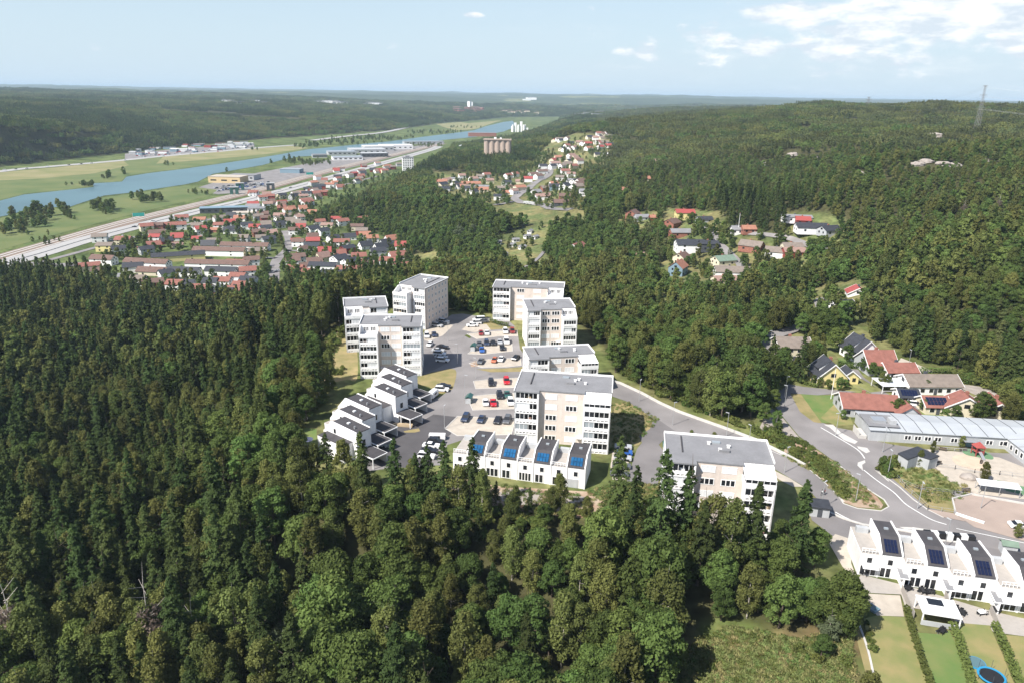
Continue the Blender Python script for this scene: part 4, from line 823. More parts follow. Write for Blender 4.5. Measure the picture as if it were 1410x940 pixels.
for i in range(5):
    had = set(c.name for c in t2.children)
    row_unit(t2, un * i, un * .46, un * .54, 9.6, 5.3, 7.3, 'solardark', True, seed=i + 9, slope=3.6)
    aw = MB(); x0 = un * i + un * .46 + un * .54 - 1.0; aw.prof(x0, x0 + 1.9, [(-.2, 2.7), (-3.2, 2.35), (-3.2, 2.45), (-.2, 2.85)]); po = aw.build('patio_roof', 'white', t2)
    aw = MB(); aw.prof(x0 + .15, x0 + 1.75, [(-.35, 2.85), (-3.05, 2.46), (-3.05, 2.52), (-.35, 2.91)]); aw.build('patio_glass', 'roofgrey', po)
    aw = MB(); aw.box(x0 + .75, x0 + .95, -3.3, -.2, 0, 2.35); aw.build('divider_wall', 'white', t2)
    if i in (0, 2, 3):
        aw = MB(); aw.prof(un * i + .4, un * i + un * .44, [(-.15, 2.9), (-1.5, 2.45), (-1.5, 2.5), (-.15, 2.98)]); aw.build('awning', 'blind', t2)
    for c in t2.children:
        if c.name not in had: c.location.y += dv * i
# staggered terraces on the left: garden side to the left, carports to the right
def stag(label, units, seed, z=8.0):
    g = None; base = None
    N1 = at(*c6l([units[0][0]])[0], Z0 + z); N2 = at(*c6l([units[0][1]])[0], Z0 + z)
    th = math.atan2(N2[1] - N1[1], N2[0] - N1[0]) - math.pi / 2       # local y points from garden to entrance
    last = None
    root = thing('terraced_house_row', label, 'terraced houses', (N1[0], N1[1], Z0), th)
    c_, s_ = math.cos(th), math.sin(th)
    for i, (a, b) in enumerate(units):
        A = at(*c6l([a])[0], Z0 + z); B = at(*c6l([b])[0], Z0 + z)
        def loc(p): dx, dy = p[0] - N1[0], p[1] - N1[1]; return dx * c_ + dy * s_, -dx * s_ + dy * c_
        ua, va = loc(A); ub, vb = loc(B)
        u = (ua + ub) / 2; v1 = vb; dep = 13.0; v0 = v1 - dep; wr = 4.7
        x1 = u + 0; x0 = u - wr                                       # near side of the strip at u
        w = MB(); w.prof(x0 + .25, x1 - .25, [(v0, -.5), (v0, 4.4), (v0 + 3.4, z - .05), (v1, z - .5), (v1, -.5)]); w.build('wall', 'white', root)
        fin = [(v0 - .1, -.5), (v0 - .1, 4.8), (v0 + 3.3, z + .35), (v1 + .08, z - .1), (v1 + .08, -.5)]
        w = MB(); w.prof(x0, x0 + .24, fin).prof(x1 - .24, x1, fin); w.build('gable_wall', 'white', root)
        r = MB(); r.prof(x0 + .24, x1 - .24, [(v0, 4.42), (v0 + 3.4, z - .03), (v1 + .1, z - .48), (v1 + .1, z - .3), (v0 + 3.38, z + .15), (v0, 4.6)]); ro = r.build('roof', 'roofdark', root)
        k = MB(); k.box(x0 + 1.9, x0 + 2.7, v1 - 6, v1 - 5.3, z - .3, z + .25); k.build('skylight', 'blind', ro)
        k = MB(); k.box(x0 + 2.9, x0 + 3.3, v1 - 2.5, v1 - 2.2, z - .4, z + .5); k.build('vent_pipe', 'metal', ro)
        # low link part to the next house, on the near side
        wt = 3.2; w = MB(); w.box(x1, x1 + wt, v0 + 1.5, v1 - 1.5, -.5, 4.9); w.build('link_wall', 'white', root)
        w = MB(); w.box(x1, x1 + wt, v0 + 1.5, v1 - 1.5, 4.9, 5.0); w.build('link_roof', 'deck' if i != 2 else 'roofdark', root)
        for zz in (.6, 3.3):
            f = MB(); f.box((x0 + x1) / 2 - .45, (x0 + x1) / 2 + .45, v1 + .02, v1 + .1, zz + .4, zz + 1.9); f.build('window', 'glass', root)
            f = MB(); f.box(x1 - .02 + .05, x1 + .08, v0 + 4.2, v0 + 5.0, 5.3, 6.5); f.build('window', 'glass', root) if zz < 1 else None
        cx0, cx1 = x0 + .2, x1 + .4                                    # carport
        w = MB(); w.box(cx0, cx1, v1 + .12, v1 + 6.4, 2.6, 2.85); cp = w.build('carport_roof', 'white', root); w = MB(); w.box(cx0 + .2, cx1 - .2, v1 + .2, v1 + 6.2, 2.85, 2.92); w.build('roof_felt', 'roofdark', cp)
        w = MB()
        for yy in (v1 + 2.5, v1 + 6.2): w.box(cx1 - .2, cx1 - .04, yy - .1, yy + .1, 0, 2.6)
        w.box(cx0 + .04, cx0 + .2, v1 + .12, v1 + 6.2, 0, 2.6).box(cx1 - .2, cx1 - .04, v1 + .12, v1 + 1.6, 0, 2.6); w.build('carport_post', 'white', cp)
    FRAMES.append(((N1[0], N1[1]), th, 16, 14))
    return root
c6l = zc(420, 485, 6.267)
stag('upper three of the staggered white terraced houses with carports', [((640, 125), (870, 205)), ((590, 200), (825, 285)), ((540, 290), (780, 374))], 1)
stag('lower three of the staggered white terraced houses half hidden by trees', [((290, 380), (548, 480)), ((240, 474), (480, 585)), ((180, 580), (440, 690))], 2)
# ------------------------------------------------------------------ houses
def clear_round(x, y, r): OCC.append((x, y, r))
RC = {'r': ('tile_red', 'red'), 'n': ('tile_brown', 'brown'), 'o': ('tile_orange', 'orange'), 'p': ('tile_pink', 'faded pink'), 'k': ('tile_black', 'black'), 't': ('tile_taupe', 'taupe'), 'b': ('tile_bright', 'bright red'), 'g': ('tile_green', 'green'), 'y': ('roofgrey', 'grey')}
WC = {'w': ('white', 'white'), 'c': ('w_cream', 'cream'), 'y': ('w_yellow', 'yellow'), 'r': ('w_red', 'dark red'), 'g': ('w_grey', 'grey'), 'b': ('w_blue', 'blue'), 'k': ('w_dark', 'black'), 't': ('w_tan', 'tan'), 'i': ('w_brick', 'brick')}
def gable(root, L, Wd, he, hr, wall, roof, x0=0, y0=0, over=.45, chim=True, wins=True, hipy=0, dormer=False, solar=False, detail=2, trim=True):
    # ridge along local x, body from x0..x0+L, y0..y0+Wd
    m = y0 + Wd / 2; w = MB(); w.prof(x0, x0 + L, [(y0, -1.2), (y0, he), (m, hr - .12), (y0 + Wd, he), (y0 + Wd, -1.2)]); w.build('wall', wall, root)
    sl = (hr - he) / (Wd / 2); r = MB(); e = over
    r.prof(x0 - e, x0 + L + e, [(y0 - e, he - e * sl), (m, hr), (y0 + Wd + e, he - e * sl), (y0 + Wd + e, he - e * sl + .22), (m, hr + .24), (y0 - e, he - e * sl + .22)]); ro = r.build('roof', roof, root)
    if trim:
        for xx in (x0 - e - .09, x0 + L + e + .01):
            t = MB(); t.prof(xx, xx + .08, [(y0 - e - .05, he - e * sl - .12), (m, hr - .12), (y0 + Wd + e + .05, he - e * sl - .12), (y0 + Wd + e + .05, he - e * sl + .26), (m, hr + .3), (y0 - e - .05, he - e * sl + .26)]); t.build('bargeboard', 'white', ro)
    if chim: c = MB(); c.box(x0 + L * .4, x0 + L * .4 + .9, m + .1, m + .9, hr - .6, hr + .9); c.build('chimney', 'w_brick' if wall != 'white' else 'w_dark', ro)
    if wins:
        n = max(2, int(L / 2.6)) if detail > 1 else 2; lv = [0.9] + ([3.6] if he > 4.6 else [])
        for z in lv:
            for sgn, yy in ((-1, y0), (1, y0 + Wd)):
                for i in range(n):
                    cx = x0 + L * (i + .5) / n; ww = .65
                    if detail > 1: f = MB(); f.box(cx - ww - .1, cx + ww + .1, yy + sgn * .01, yy + sgn * .06, z - .1, z + 1.35); fo = f.build('window', 'white', root); f = MB(); f.box(cx - ww, cx + ww, yy + sgn * .06, yy + sgn * .09, z, z + 1.25); f.build('pane', 'glass', fo)
                    else: f = MB(); f.box(cx - ww, cx + ww, yy + sgn * .02, yy + sgn * .08, z, z + 1.25); f.build('window', 'glass', root)
            for sgn, xx in ((-1, x0), (1, x0 + L)):
                for q in (.3, .7):
                    f = MB(); f.box(xx + sgn * .02, xx + sgn * .08, y0 + Wd * q - .55, y0 + Wd * q + .55, z, z + 1.25); f.build('window', 'glass', root)
        if hr - he > 2:
            for sgn, xx in ((-1, x0), (1, x0 + L)): f = MB(); f.box(xx + sgn * .02, xx + sgn * .08, m - .8, m + .8, he + .1, he + 1.3); f.build('window', 'glass', root)
        if detail > 1: d = MB(); d.box(x0 + L * .5 - .5, x0 + L * .5 + .5, y0 - .12, y0 - .1 + .08, 0, 2.1); d.build('door', 'w_dark', root)
    if dormer:
        d = MB(); cx = x0 + L * .5; d.prof(cx - 1.6, cx + 1.6, [(y0 + Wd * .12, he + .15), (y0 + Wd * .12, he + 2.0), (m, hr + .3), (m, he)]); dm = d.build('dormer', 'white', root); d = MB(); d.prof(cx - 1.8, cx + 1.8, [(y0 + Wd * .05, he + 1.95), (m, hr + .26), (m, hr + .4), (y0 + Wd * .05, he + 2.1)]); d.build('dormer_roof', roof, dm)
        d = MB(); d.box(cx - 1.1, cx + 1.1, y0 + Wd * .12 - .06, y0 + Wd * .12 - .01, he + .7, he + 1.7); d.build('window', 'glass', dm)
    if solar:
        p = MB(); nx = 6
        for i in range(nx):
            for j in range(2):
                ys = [y0 + .3 + (Wd / 2 - .9) * (j + o) / 2 for o in (.04, .96)]; zs = [he + (y - y0) * sl + .26 for y in ys]
                p.prof(x0 + .5 + (L - 1) * i / nx + .04, x0 + .5 + (L - 1) * (i + 1) / nx - .04, [(ys[0], zs[0]), (ys[1], zs[1]), (ys[1], zs[1] + .07), (ys[0], zs[0] + .07)])
        p.build('solar_panel', 'solardark', ro)
    return ro
def big_house(label, A, B, Wd, he, hr, wall, roof, cat='house', **k):  # A, B: ridge ends in the photograph
    a = at(A[0], A[1], Z0 + hr); b = at(B[0], B[1], Z0 + hr)
    th = math.atan2(b[1] - a[1], b[0] - a[0]); L = math.hypot(b[0] - a[0], b[1] - a[1]); ox, oy = a[0] + math.sin(th) * Wd / 2, a[1] - math.cos(th) * Wd / 2
    r = thing('house', label, cat, (ox, oy, Z0), th); gable(r, L, Wd, he, hr, wall, roof, **k); cx, cy = (a[0] + b[0]) / 2, (a[1] + b[1]) / 2; clear_round(cx, cy, max(L, Wd) * .62)
    return r
h = big_house('cream villa with a taupe roof at the wood edge beside the upper lane', (1069, 463.5), (1113, 464.5), 9.5, 5.2, 7.6, 'w_cream', 'tile_taupe')
h = big_house('yellow house with dark roof and white dormer beside the flagpole', cT([(548, 672)])[0], cT([(628, 740)])[0], 9.5, 3.4, 7.8, 'w_yellow', 'tile_black', dormer=True)
gable(h, 5, 5, 2.6, 4.6, 'w_yellow', 'tile_black', x0=1, y0=9.6, chim=False)
h = big_house('white house with steep black roof and dormer at the foot of the wooded hill', cT([(765, 514)])[0], cT([(882, 576)])[0], 9.5, 3.4, 7.8, 'white', 'tile_black', dormer=True)
h = big_house('light blue house with large red roof next to the low red roofed wing', (1190, 482), (1229, 482), 10.5, 3.2, 7.4, 'w_grey', 'tile_red')
h = big_house('low wing with long orange red roof joined to the light blue house', cT([(975, 727)])[0], cT([(1190, 727)])[0], 7.5, 2.6, 4.6, 'white', 'tile_red', cat='house')
h = big_house('long low bungalow with taupe roof above the solar garages', (1245, 515), (1316, 515.5), 9, 2.9, 5.2, 'white', 'tile_taupe')
t = MB(); t.box(-8.5, -.6, .5, 8, 2.55, 2.7); t.build('patio_roof', 'blind', h); t = MB()
for xx, yy in ((-8.3, .7), (-8.3, 7.7), (-4.5, .7)): t.box(xx - .08, xx + .08, yy - .08, yy + .08, 0, 2.55)
t.box(-8.3, -.7, .66, .74, .9, 1.0); t.build('patio_post', 'white', h)
h = big_house('small white garage with dark solar roof beside the grey driveway', (1236, 534.5), (1263, 536), 6.5, 2.5, 4.0, 'white', 'tile_black', cat='garage', solar=True, chim=False)
h = big_house('cream garage with twelve solar panels on its red roof', (1270, 544.5), (1303, 545.5), 7, 2.6, 4.6, 'w_cream', 'tile_red', cat='garage', solar=True, chim=False)
h = big_house('cream house with red roof and wide front gable beside the bare rock', c7([(912, 268)])[0], c7([(962, 318)])[0], 11.5, 3.0, 6.4, 'w_cream', 'tile_red')
gable(h, 9, 7, 2.7, 5.0, 'w_cream', 'tile_red', x0=-4, y0=11.6, chim=True)
h = big_house('long light grey bungalow with big pinkish red roof beside the street lawn', c7([(128, 282)])[0], c7([(488, 302)])[0], 10, 2.9, 5.6, 'w_grey', 'tile_red')
L9 = 13
t = MB(); t.prof(0, 1, [(0, 0), (0, 0.01), (.01, 0)]);
gx_ = 0
def cross_wing(root, cx, w, d, he, hr, wall, roof):       # gabled wing whose ridge runs along local y towards the viewer
    b = MB(); v = [(cx - w / 2, -d), (cx + w / 2, -d)]
    b.add([(cx - w / 2, -d, -1), (cx + w / 2, -d, -1), (cx + w / 2, .5, -1), (cx - w / 2, .5, -1), (cx - w / 2, -d, he), (cx + w / 2, -d, he), (cx + w / 2, .5, he), (cx - w / 2, .5, he), (cx, -d, hr - .1), (cx, .5, hr - .1)],
          [(0, 3, 2, 1), (0, 1, 5, 8, 4), (1, 2, 6, 5), (2, 3, 7, 9, 6), (3, 0, 4, 7), (4, 8, 9, 7), (5, 6, 9, 8)]); b.build('wall', wall, root)
    b = MB(); e = .5; s = (hr - he) / (w / 2); z = he - e * s
    b.add([(cx - w / 2 - e, -d - e, z), (cx, -d - e, hr), (cx + w / 2 + e, -d - e, z), (cx - w / 2 - e, 2.5, z), (cx, 2.5, hr), (cx + w / 2 + e, 2.5, z),
           (cx - w / 2 - e, -d - e, z + .22), (cx, -d - e, hr + .24), (cx + w / 2 + e, -d - e, z + .22), (cx - w / 2 - e, 2.5, z + .22), (cx, 2.5, hr + .24), (cx + w / 2 + e, 2.5, z + .22)],
          [(0, 1, 7, 6), (1, 2, 8, 7), (3, 9, 10, 4), (4, 10, 11, 5), (6, 7, 10, 9), (7, 8, 11, 10), (0, 3, 4, 1), (1, 4, 5, 2), (0, 6, 9, 3), (2, 5, 11, 8)]); b.build('roof', roof, root)
    b = MB(); b.box(cx - 1, cx + 1, -d - .07, -d - .02, .8, 2.1); b.build('window', 'glass', root)
cross_wing(h, 17.6, 6.5, 2.5, 2.9, 5.2, 'w_grey', 'tile_red')
h = big_house('white house with red hipped roof high at the edge of the hillside wood', cT([(778, 168)])[0], cT([(800, 196)])[0], 8.5, 4.6, 7.2, 'white', 'tile_bright'); gable(h, 5, 5, 4.0, 5.8, 'white', 'tile_bright', x0=.5, y0=8.6, chim=False)
h = big_house('low white house with black roof in front of the red roofed hillside house', cT([(610, 290)])[0], cT([(745, 275)])[0], 9, 3, 5.4, 'white', 'tile_black')
# ---- preschool, shed
A, B = at(1199, 590.6, Z0 + 3.4), at(1410, 603.5, Z0 + 3.4); th = math.atan2(B[1] - A[1], B[0] - A[0]); Lk = 66
k = thing('preschool', 'long low light grey pavilion with ribbed white metal roof behind the playground', 'school building', (A[0], A[1], Z0), th)
b = MB(); b.box(0, Lk, 0, 12, -.5, 3.3); b.build('wall', 'w_grey', k); b = MB(); b.prof(-.3, Lk + .3, [(-.4, 3.3), (6, 3.9), (12.4, 3.3), (12.4, 3.45), (6, 4.05), (-.4, 3.45)]); ro = b.build('roof', mat('white_metal_roof', (0.40, 0.42, 0.44), 0.55, 0.06, 0.2), k)
b = MB()
for i in range(15): xx = 5 + i * 4.2; b.prof(xx - .06, xx + .06, [(-.4, 3.45), (6, 4.05), (12.4, 3.45), (12.4, 3.53), (6, 4.13), (-.4, 3.53)])
b.build('roof_seam', 'w_dark', ro)
b = MB(); b.box(-.35, 8, 1, 9, 3.95, 4.15); b.build('roof_deck', 'roofgrey', ro); b = MB(); b.box(1.5, 5, 3, 6, 4.15, 4.9); b.build('vent_unit', 'metal', ro); b = MB(); b.box(5.8, 7.4, 2.2, 5, 4.15, 5.4); b.build('vent_unit', 'w_grey', ro)
xs_ = [10, 12.6, 15.2, 17.8, 22, 27, 31, 34.5, 37, 39.6, 42.2, 46, 49]
for xx in xs_: pane_window(k, xx, 0, 1.1, 1.7, 1.1, False, 2)
b = MB(); b.box(25.2, 26.6, -.1, -.02, 0, 2.2); b.build('door', 'w_blue', k); b = MB(); b.box(23.5, 28, -2.6, -.15, 2.5, 2.62); b.build('entrance_canopy', 'metal', k); b = MB(); b.box(15, 27, -3.2, -3.1, .8, .95).box(15, 27, -3.2, -3.1, 0.3, 0.36); 
for i in range(7): b.box(15 + i * 2 - .05, 15 + i * 2 + .05, -3.22, -3.08, 0, .95)
b.build('ramp_railing', 'metal', k)
b = MB(); b.box(-2.4, -.3, 1, 6, 0, 1.0).box(-2.4, -2.3, 1, 6, 1.0, 2.0); b.build('entrance_steps', 'kerb', k)
P2 = at(*c7([(1165, 628)])[0], Z0); Q2 = at(*c7([(1316, 748)])[0], Z0); th2 = math.atan2(Q2[1] - P2[1], Q2[0] - P2[0])
w2 = thing('preschool', 'right wing of the grey preschool with small square windows', 'school building', (P2[0], P2[1], Z0), th2)
b = MB(); b.box(0, 34, 0.0, 11, -.5, 3.3); b.build('wall', 'w_grey', w2); b = MB(); b.prof(-.3, 34.3, [(-.3, 3.3), (5.5, 3.8), (11.3, 3.3), (11.3, 3.45), (5.5, 3.95), (-.3, 3.45)]); ro = b.build('roof', D.materials['white_metal_roof'], w2)
b = MB()
for i in range(7): xx = 3 + i * 4.4; b.prof(xx - .06, xx + .06, [(-.3, 3.45), (5.5, 3.95), (11.3, 3.45), (11.3, 3.53), (5.5, 4.03), (-.3, 3.53)])
b.build('roof_seam', 'roofgrey', ro)
for i in range(9): pane_window(w2, 2 + i * 2.3, 0, 1.1, 1.1, 1.3, False, 1)
Ps = [at(a_, b_, Z0 + 3.3) for a_, b_ in c7([(500, 672), (566, 712), (632, 688), (710, 712), (770, 690), (627, 628)])]; cx = sum(p[0] for p in Ps) / 6; cy = sum(p[1] for p in Ps) / 6
s_ = thing('shed', 'small dark roofed L shaped storage building at the edge of the playground', 'storage building', (cx, cy, Z0)); b = MB(); b.prism([(cx + (p[0] - cx) * .95 - cx, cy + (p[1] - cy) * .95 - cy) for p in Ps], -.3, 3.0); b.build('wall', 'w_grey', s_)
b = MB(); b.prism([(p[0] - cx, p[1] - cy) for p in Ps], 3.0, 3.3); b.build('roof', 'tile_black', s_); b = MB(); b.box(-1.6, -.4, -4.9, -4.8, 0, 2.1); 
# ---- houses of the valley villages
def small_house(px, py, roof, wall, w=11, d=8, deg=0, he=3.0, hr=5.6, z=None, lab=None, where='', cat='house', solar=False):
    if z is None: p = hit(px, py)
    else: q = at(px, py, z); p = (q[0], q[1], z)
    if not p: return
    th = math.radians(deg); c, s = math.cos(th), math.sin(th); ox, oy = p[0] - c * w / 2 + s * d / 2, p[1] - s * w / 2 - c * d / 2
    rn, wn_ = RC[roof], WC[wall]
    sz = 'tall ' if he > 4.6 else ('long ' if w > 24 else ('small ' if w < 8 else ''))
    label = lab or f"{sz}{wn_[1]} house with {rn[1]} roof {where}"
    r = thing('house', label, cat, (ox, oy, p[2]), th, None if lab else label)
    far = math.hypot(p[0], p[1]) > 620
    gable(r, w, d, he, hr, wn_[0], rn[0], detail=1, trim=False, chim=not far, wins=not (far and w < 14 and py < 262), solar=solar)
    clear_round(p[0], p[1], max(w, d) * .6)
    return r
c8v = zc(80, 270, 5.64); c9v = zc(320, 260, 5.423)
LV = 'in the lower village by the railway'
for (x, y), rf, wl_, w, d, dg, he, hr in [
    ((690, 270), 'r', 'c', 12, 11, 35, 5.2, 7.6), ((770, 260), 'n', 'i', 12, 9, 20, 4.8, 7), ((845, 250), 'r', 'r', 9, 8, 15, 3.2, 6), ((770, 320), 'n', 'c', 14, 10, 30, 4.8, 7.2), ((965, 200), 'r', 'w', 13, 9, 25, 5, 7.4), ((945, 260), 'r', 'w', 13, 10, 25, 5.4, 7.8),
    ((1105, 215), 'o', 'w', 12, 9, 10, 4.8, 7), ((1110, 290), 'b', 'w', 10, 10, 35, 5, 7.4), ((1335, 235), 'b', 'w', 11, 9, 20, 5, 7.4), ((1345, 290), 'k', 'w', 13, 9, 8, 3.2, 6.2), ((330, 355), 't', 'w', 12, 11, 20, 5.4, 7.6), ((375, 425), 't', 'y', 13, 10, 5, 5.4, 7.4),
    ((515, 375), 'r', 'c', 13, 10, 5, 4.8, 7.4), ((745, 400), 'r', 'r', 11, 9, 30, 3, 5.8), ((660, 430), 'r', 'r', 8, 6, 30, 2.6, 4.4), ((845, 370), 'k', 'r', 10, 8, 40, 3, 6), ((930, 400), 'p', 'c', 9, 7, 30, 2.8, 5), ((1080, 350), 'b', 'w', 8, 6, 10, 2.6, 4.6), ((1215, 375), 't', 'w', 12, 9, 15, 3, 5.8), ((1225, 280), 'o', 'i', 9, 6, 0, 2.6, 4.4),
    ((360, 530), 'n', 'w', 19, 9, -8, 5, 7.6), ((250, 580), 'r', 'c', 15, 10, 30, 4.6, 6.6), ((310, 600), 'n', 'w', 8, 7, 20, 2.8, 4.6), ((590, 590), 'k', 'w', 14, 9, 20, 4.8, 7.4), ((520, 645), 'y', 'w', 8, 6, 10, 2.6, 4.4), ((740, 610), 'n', 'c', 22, 9, -4, 3.2, 6), ((840, 640), 'k', 'w', 9, 9, 40, 4.6, 7), ((985, 625), 'k', 'w', 23, 9, -3, 4.8, 7.4),
    ((1275, 620), 'k', 'w', 23, 9, -3, 4.8, 7.2), ((740, 715), 'n', 'r', 14, 9, 30, 4.8, 7), ((920, 725), 'r', 'w', 11, 10, -3, 4.8, 7.2), ((1010, 720), 'k', 'w', 11, 10, -3, 4.6, 6.8), ((1195, 705), 'k', 'w', 10, 9, -3, 4.6, 6.8), ((1285, 700), 'r', 'w', 12, 9, -3, 4.8, 7), ((1130, 760), 'r', 'w', 13, 9, -3, 4.8, 7), ((1300, 785), 'k', 'w', 12, 9, -3, 4.6, 6.8), ((1380, 775), 'r', 'w', 11, 9, -3, 4.8, 7.0), ((1255, 810), 'r', 'w', 9, 8, -3, 2.8, 4.6)]:
    small_house(*c8v([(x, y)])[0], rf, wl_, w, d, dg, he, hr, 1.0, where=LV)
for nm, (x, y), w, dg, rf, wl_, cat in [('long white terrace of brown roofed houses beside the wedge of lawn', (700, 555), 36, -8, 'n', 'w', 'terraced houses'), ('long white terrace with brown roof nearest the village lane', (1260, 460), 44, -2, 'n', 'w', 'terraced houses'), ('long white terrace with brown roof in front of the green lawn', (1250, 565), 50, -2, 'n', 'w', 'terraced houses'), ('long black roofed yellow gabled terrace standing aslant', (940, 500), 40, 24, 'k', 'y', 'terraced houses')]:
    small_house(*c8v([(x, y)])[0], rf, wl_, w, 9, dg, 4.8, 7.2, 1.0, lab=nm, cat=cat)
LW = 'in the middle of the lower village'
for (x, y), rf, wl_, w, d, dg, he, hr in [
    ((60, 240), 'o', 'w', 12, 9, 5, 3.2, 6), ((110, 300), 'k', 'w', 11, 9, 25, 4.8, 7), ((170, 305), 'b', 'w', 11, 8, 10, 3, 5.6), ((200, 355), 'n', 'i', 12, 9, 30, 4.8, 7.2), ((250, 325), 'k', 'w', 11, 9, 35, 4.8, 7.2), ((290, 350), 'p', 'c', 11, 10, 25, 3.2, 6), ((215, 385), 't', 'w', 9, 7, 20, 3, 5.2), ((15, 330), 'k', 'w', 12, 9, 20, 4.8, 7), ((160, 165), 'y', 'w', 16, 11, 5, 6, 8),
    ((265, 140), 'p', 'w', 11, 9, 30, 4.8, 7.2), ((370, 160), 'r', 'r', 10, 8, 20, 3.2, 6), ((230, 215), 'n', 'i', 12, 10, 20, 4.6, 7), ((350, 245), 't', 'w', 10, 8, 60, 3, 5.8), ((430, 255), 't', 'w', 11, 9, 20, 3.2, 6), ((480, 215), 'p', 'w', 8, 6, 10, 2.6, 4.6), ((420, 215), 't', 'c', 8, 7, 30, 2.8, 5),
    ((600, 330), 'k', 'w', 12, 10, 50, 4.8, 7.4), ((675, 345), 'k', 'w', 11, 10, 50, 4.6, 7), ((710, 290), 'p', 'c', 12, 8, 0, 3, 5), ((825, 275), 'r', 'w', 12, 9, 35, 5.2, 7.6), ((970, 260), 'r', 'w', 12, 9, 30, 5.4, 7.8), ((930, 310), 'n', 'c', 14, 9, 5, 4.6, 6.6), ((870, 380), 'k', 'w', 13, 9, 20, 3.2, 6.2), ((755, 400), 'k', 'w', 10, 9, 40, 4.6, 7), ((820, 430), 'r', 'w', 14, 10, 5, 4.8, 7), ((990, 365), 'o', 'w', 11, 9, 15, 3.4, 6), ((1045, 400), 'o', 'w', 11, 10, 20, 4.8, 7),
    ((475, 410), 'b', 'r', 8, 7, 20, 2.8, 5.2), ((605, 410), 'b', 'i', 12, 8, 10, 3.4, 6), ((620, 450), 'k', 'w', 17, 10, 0, 3.4, 6), ((530, 470), 'n', 'w', 8, 7, 50, 2.8, 5.2), ((455, 575), 'n', 'w', 11, 10, 20, 5, 7.4), ((475, 620), 'r', 'r', 12, 9, -3, 3.2, 5.6), ((550, 600), 'n', 'w', 9, 7, 30, 3, 5.4), ((615, 580), 'n', 'w', 12, 10, 20, 4.8, 7.4), ((680, 610), 'k', 'w', 21, 10, -2, 4.6, 6.8), ((555, 640), 'r', 'c', 9, 7, -3, 2.8, 5),
    ((800, 560), 'k', 'w', 12, 11, 50, 5, 7.6), ((880, 580), 'k', 'w', 12, 10, 50, 4.6, 7), ((945, 525), 'r', 'c', 12, 9, 15, 3, 5.6), ((945, 570), 'r', 'r', 10, 8, 5, 2.8, 5), ((1090, 500), 'k', 'g', 13, 10, 20, 4.8, 7.2), ((1165, 560), 'r', 'w', 13, 10, -5, 3.4, 5.8), ((1235, 520), 'r', 'w', 14, 11, 25, 3.4, 6.2), ((1045, 580), 'p', 'c', 8, 7, 20, 2.6, 4.6), ((815, 620), 'r', 'c', 8, 7, -10, 2.6, 4.8), ((930, 640), 'r', 'w', 11, 9, 25, 4.8, 7), ((850, 665), 'r', 'w', 9, 8, -10, 3, 5.2), ((750, 670), 'k', 'w', 16, 10, -3, 4.6, 6.8), ((1125, 635), 'n', 'w', 9, 9, 50, 3, 5.6),
    ((180, 500), 't', 'y', 12, 9, 25, 4.8, 7), ((145, 570), 'n', 'w', 12, 9, 25, 5, 7.2), ((120, 650), 'r', 'w', 12, 10, 20, 5, 7.4), ((50, 690), 'r', 'w', 11, 9, -3, 4.6, 6.6), ((60, 740), 'r', 'c', 9, 8, -3, 3, 5), ((125, 720), 'k', 'w', 11, 9, -3, 4.6, 6.8), ((40, 800), 'r', 'w', 12, 8, -3, 4.8, 7), ((30, 590), 'r', 'w', 14, 9, -3, 4.6, 6.8), ((120, 790), 'r', 'i', 7, 5, 10, 2.6, 4.2)]:
    small_house(*c9v([(x, y)])[0], rf, wl_, w, d, dg, he, hr, 1.0, where=LW)
small_house(*c9v([(100, 460)])[0], 'n', 'w', 42, 9, -2, 4.8, 7.2, 1.0, lab='long white terrace with brown roof left of the round village tree', cat='terraced houses')
# small distant houses up the railway side
rv = random.Random(4); RFc = 'rrnopkktb'; WLc = 'wwwwcgr'
for x0_, y0_, x1_, y1_, n in [(415, 262, 452, 290, 9), (395, 268, 430, 285, 5), (430, 247, 470, 268, 12), (462, 236, 500, 256, 10), (495, 228, 530, 245, 9), (528, 226, 552, 240, 5), (340, 268, 395, 290, 10)]:
    for _ in range(n): small_house(rv.uniform(x0_, x1_), rv.uniform(y0_, y1_), rv.choice(RFc), rv.choice(WLc), rv.uniform(9, 13), 8.5, rv.uniform(0, 60), rv.choice([3.2, 5]), 7.0, 1.0, where='at the far end of the lower village')
vil = [(130, 368), (200, 328), (330, 296), (420, 290), (470, 304), (560, 342), (575, 370), (520, 396), (430, 400), (392, 398), (395, 350), (365, 345), (362, 400), (300, 415), (180, 396)]; made = 0
while made < 46:
    X, Y = rv.uniform(130, 575), rv.uniform(290, 412)
    if not inpoly(np.array([X]), np.array([Y]), vil)[0]: continue
    q_ = at(X, Y, 1.0)
    if any((q_[0] - a) ** 2 + (q_[1] - b) ** 2 < (r + 7.5) ** 2 for a, b, r in OCC): made += .02; continue
    small_house(X, Y, rv.choice(RFc), rv.choice(WLc), rv.uniform(9, 12), 8.5, rv.uniform(0, 50), rv.choice([3.2, 4.8]), 7.0, 1.0, where='tucked between gardens of the lower village'); made += 1
cC = zc(520, 230, 5.036); WM = 'in the valley village below the grain silos'
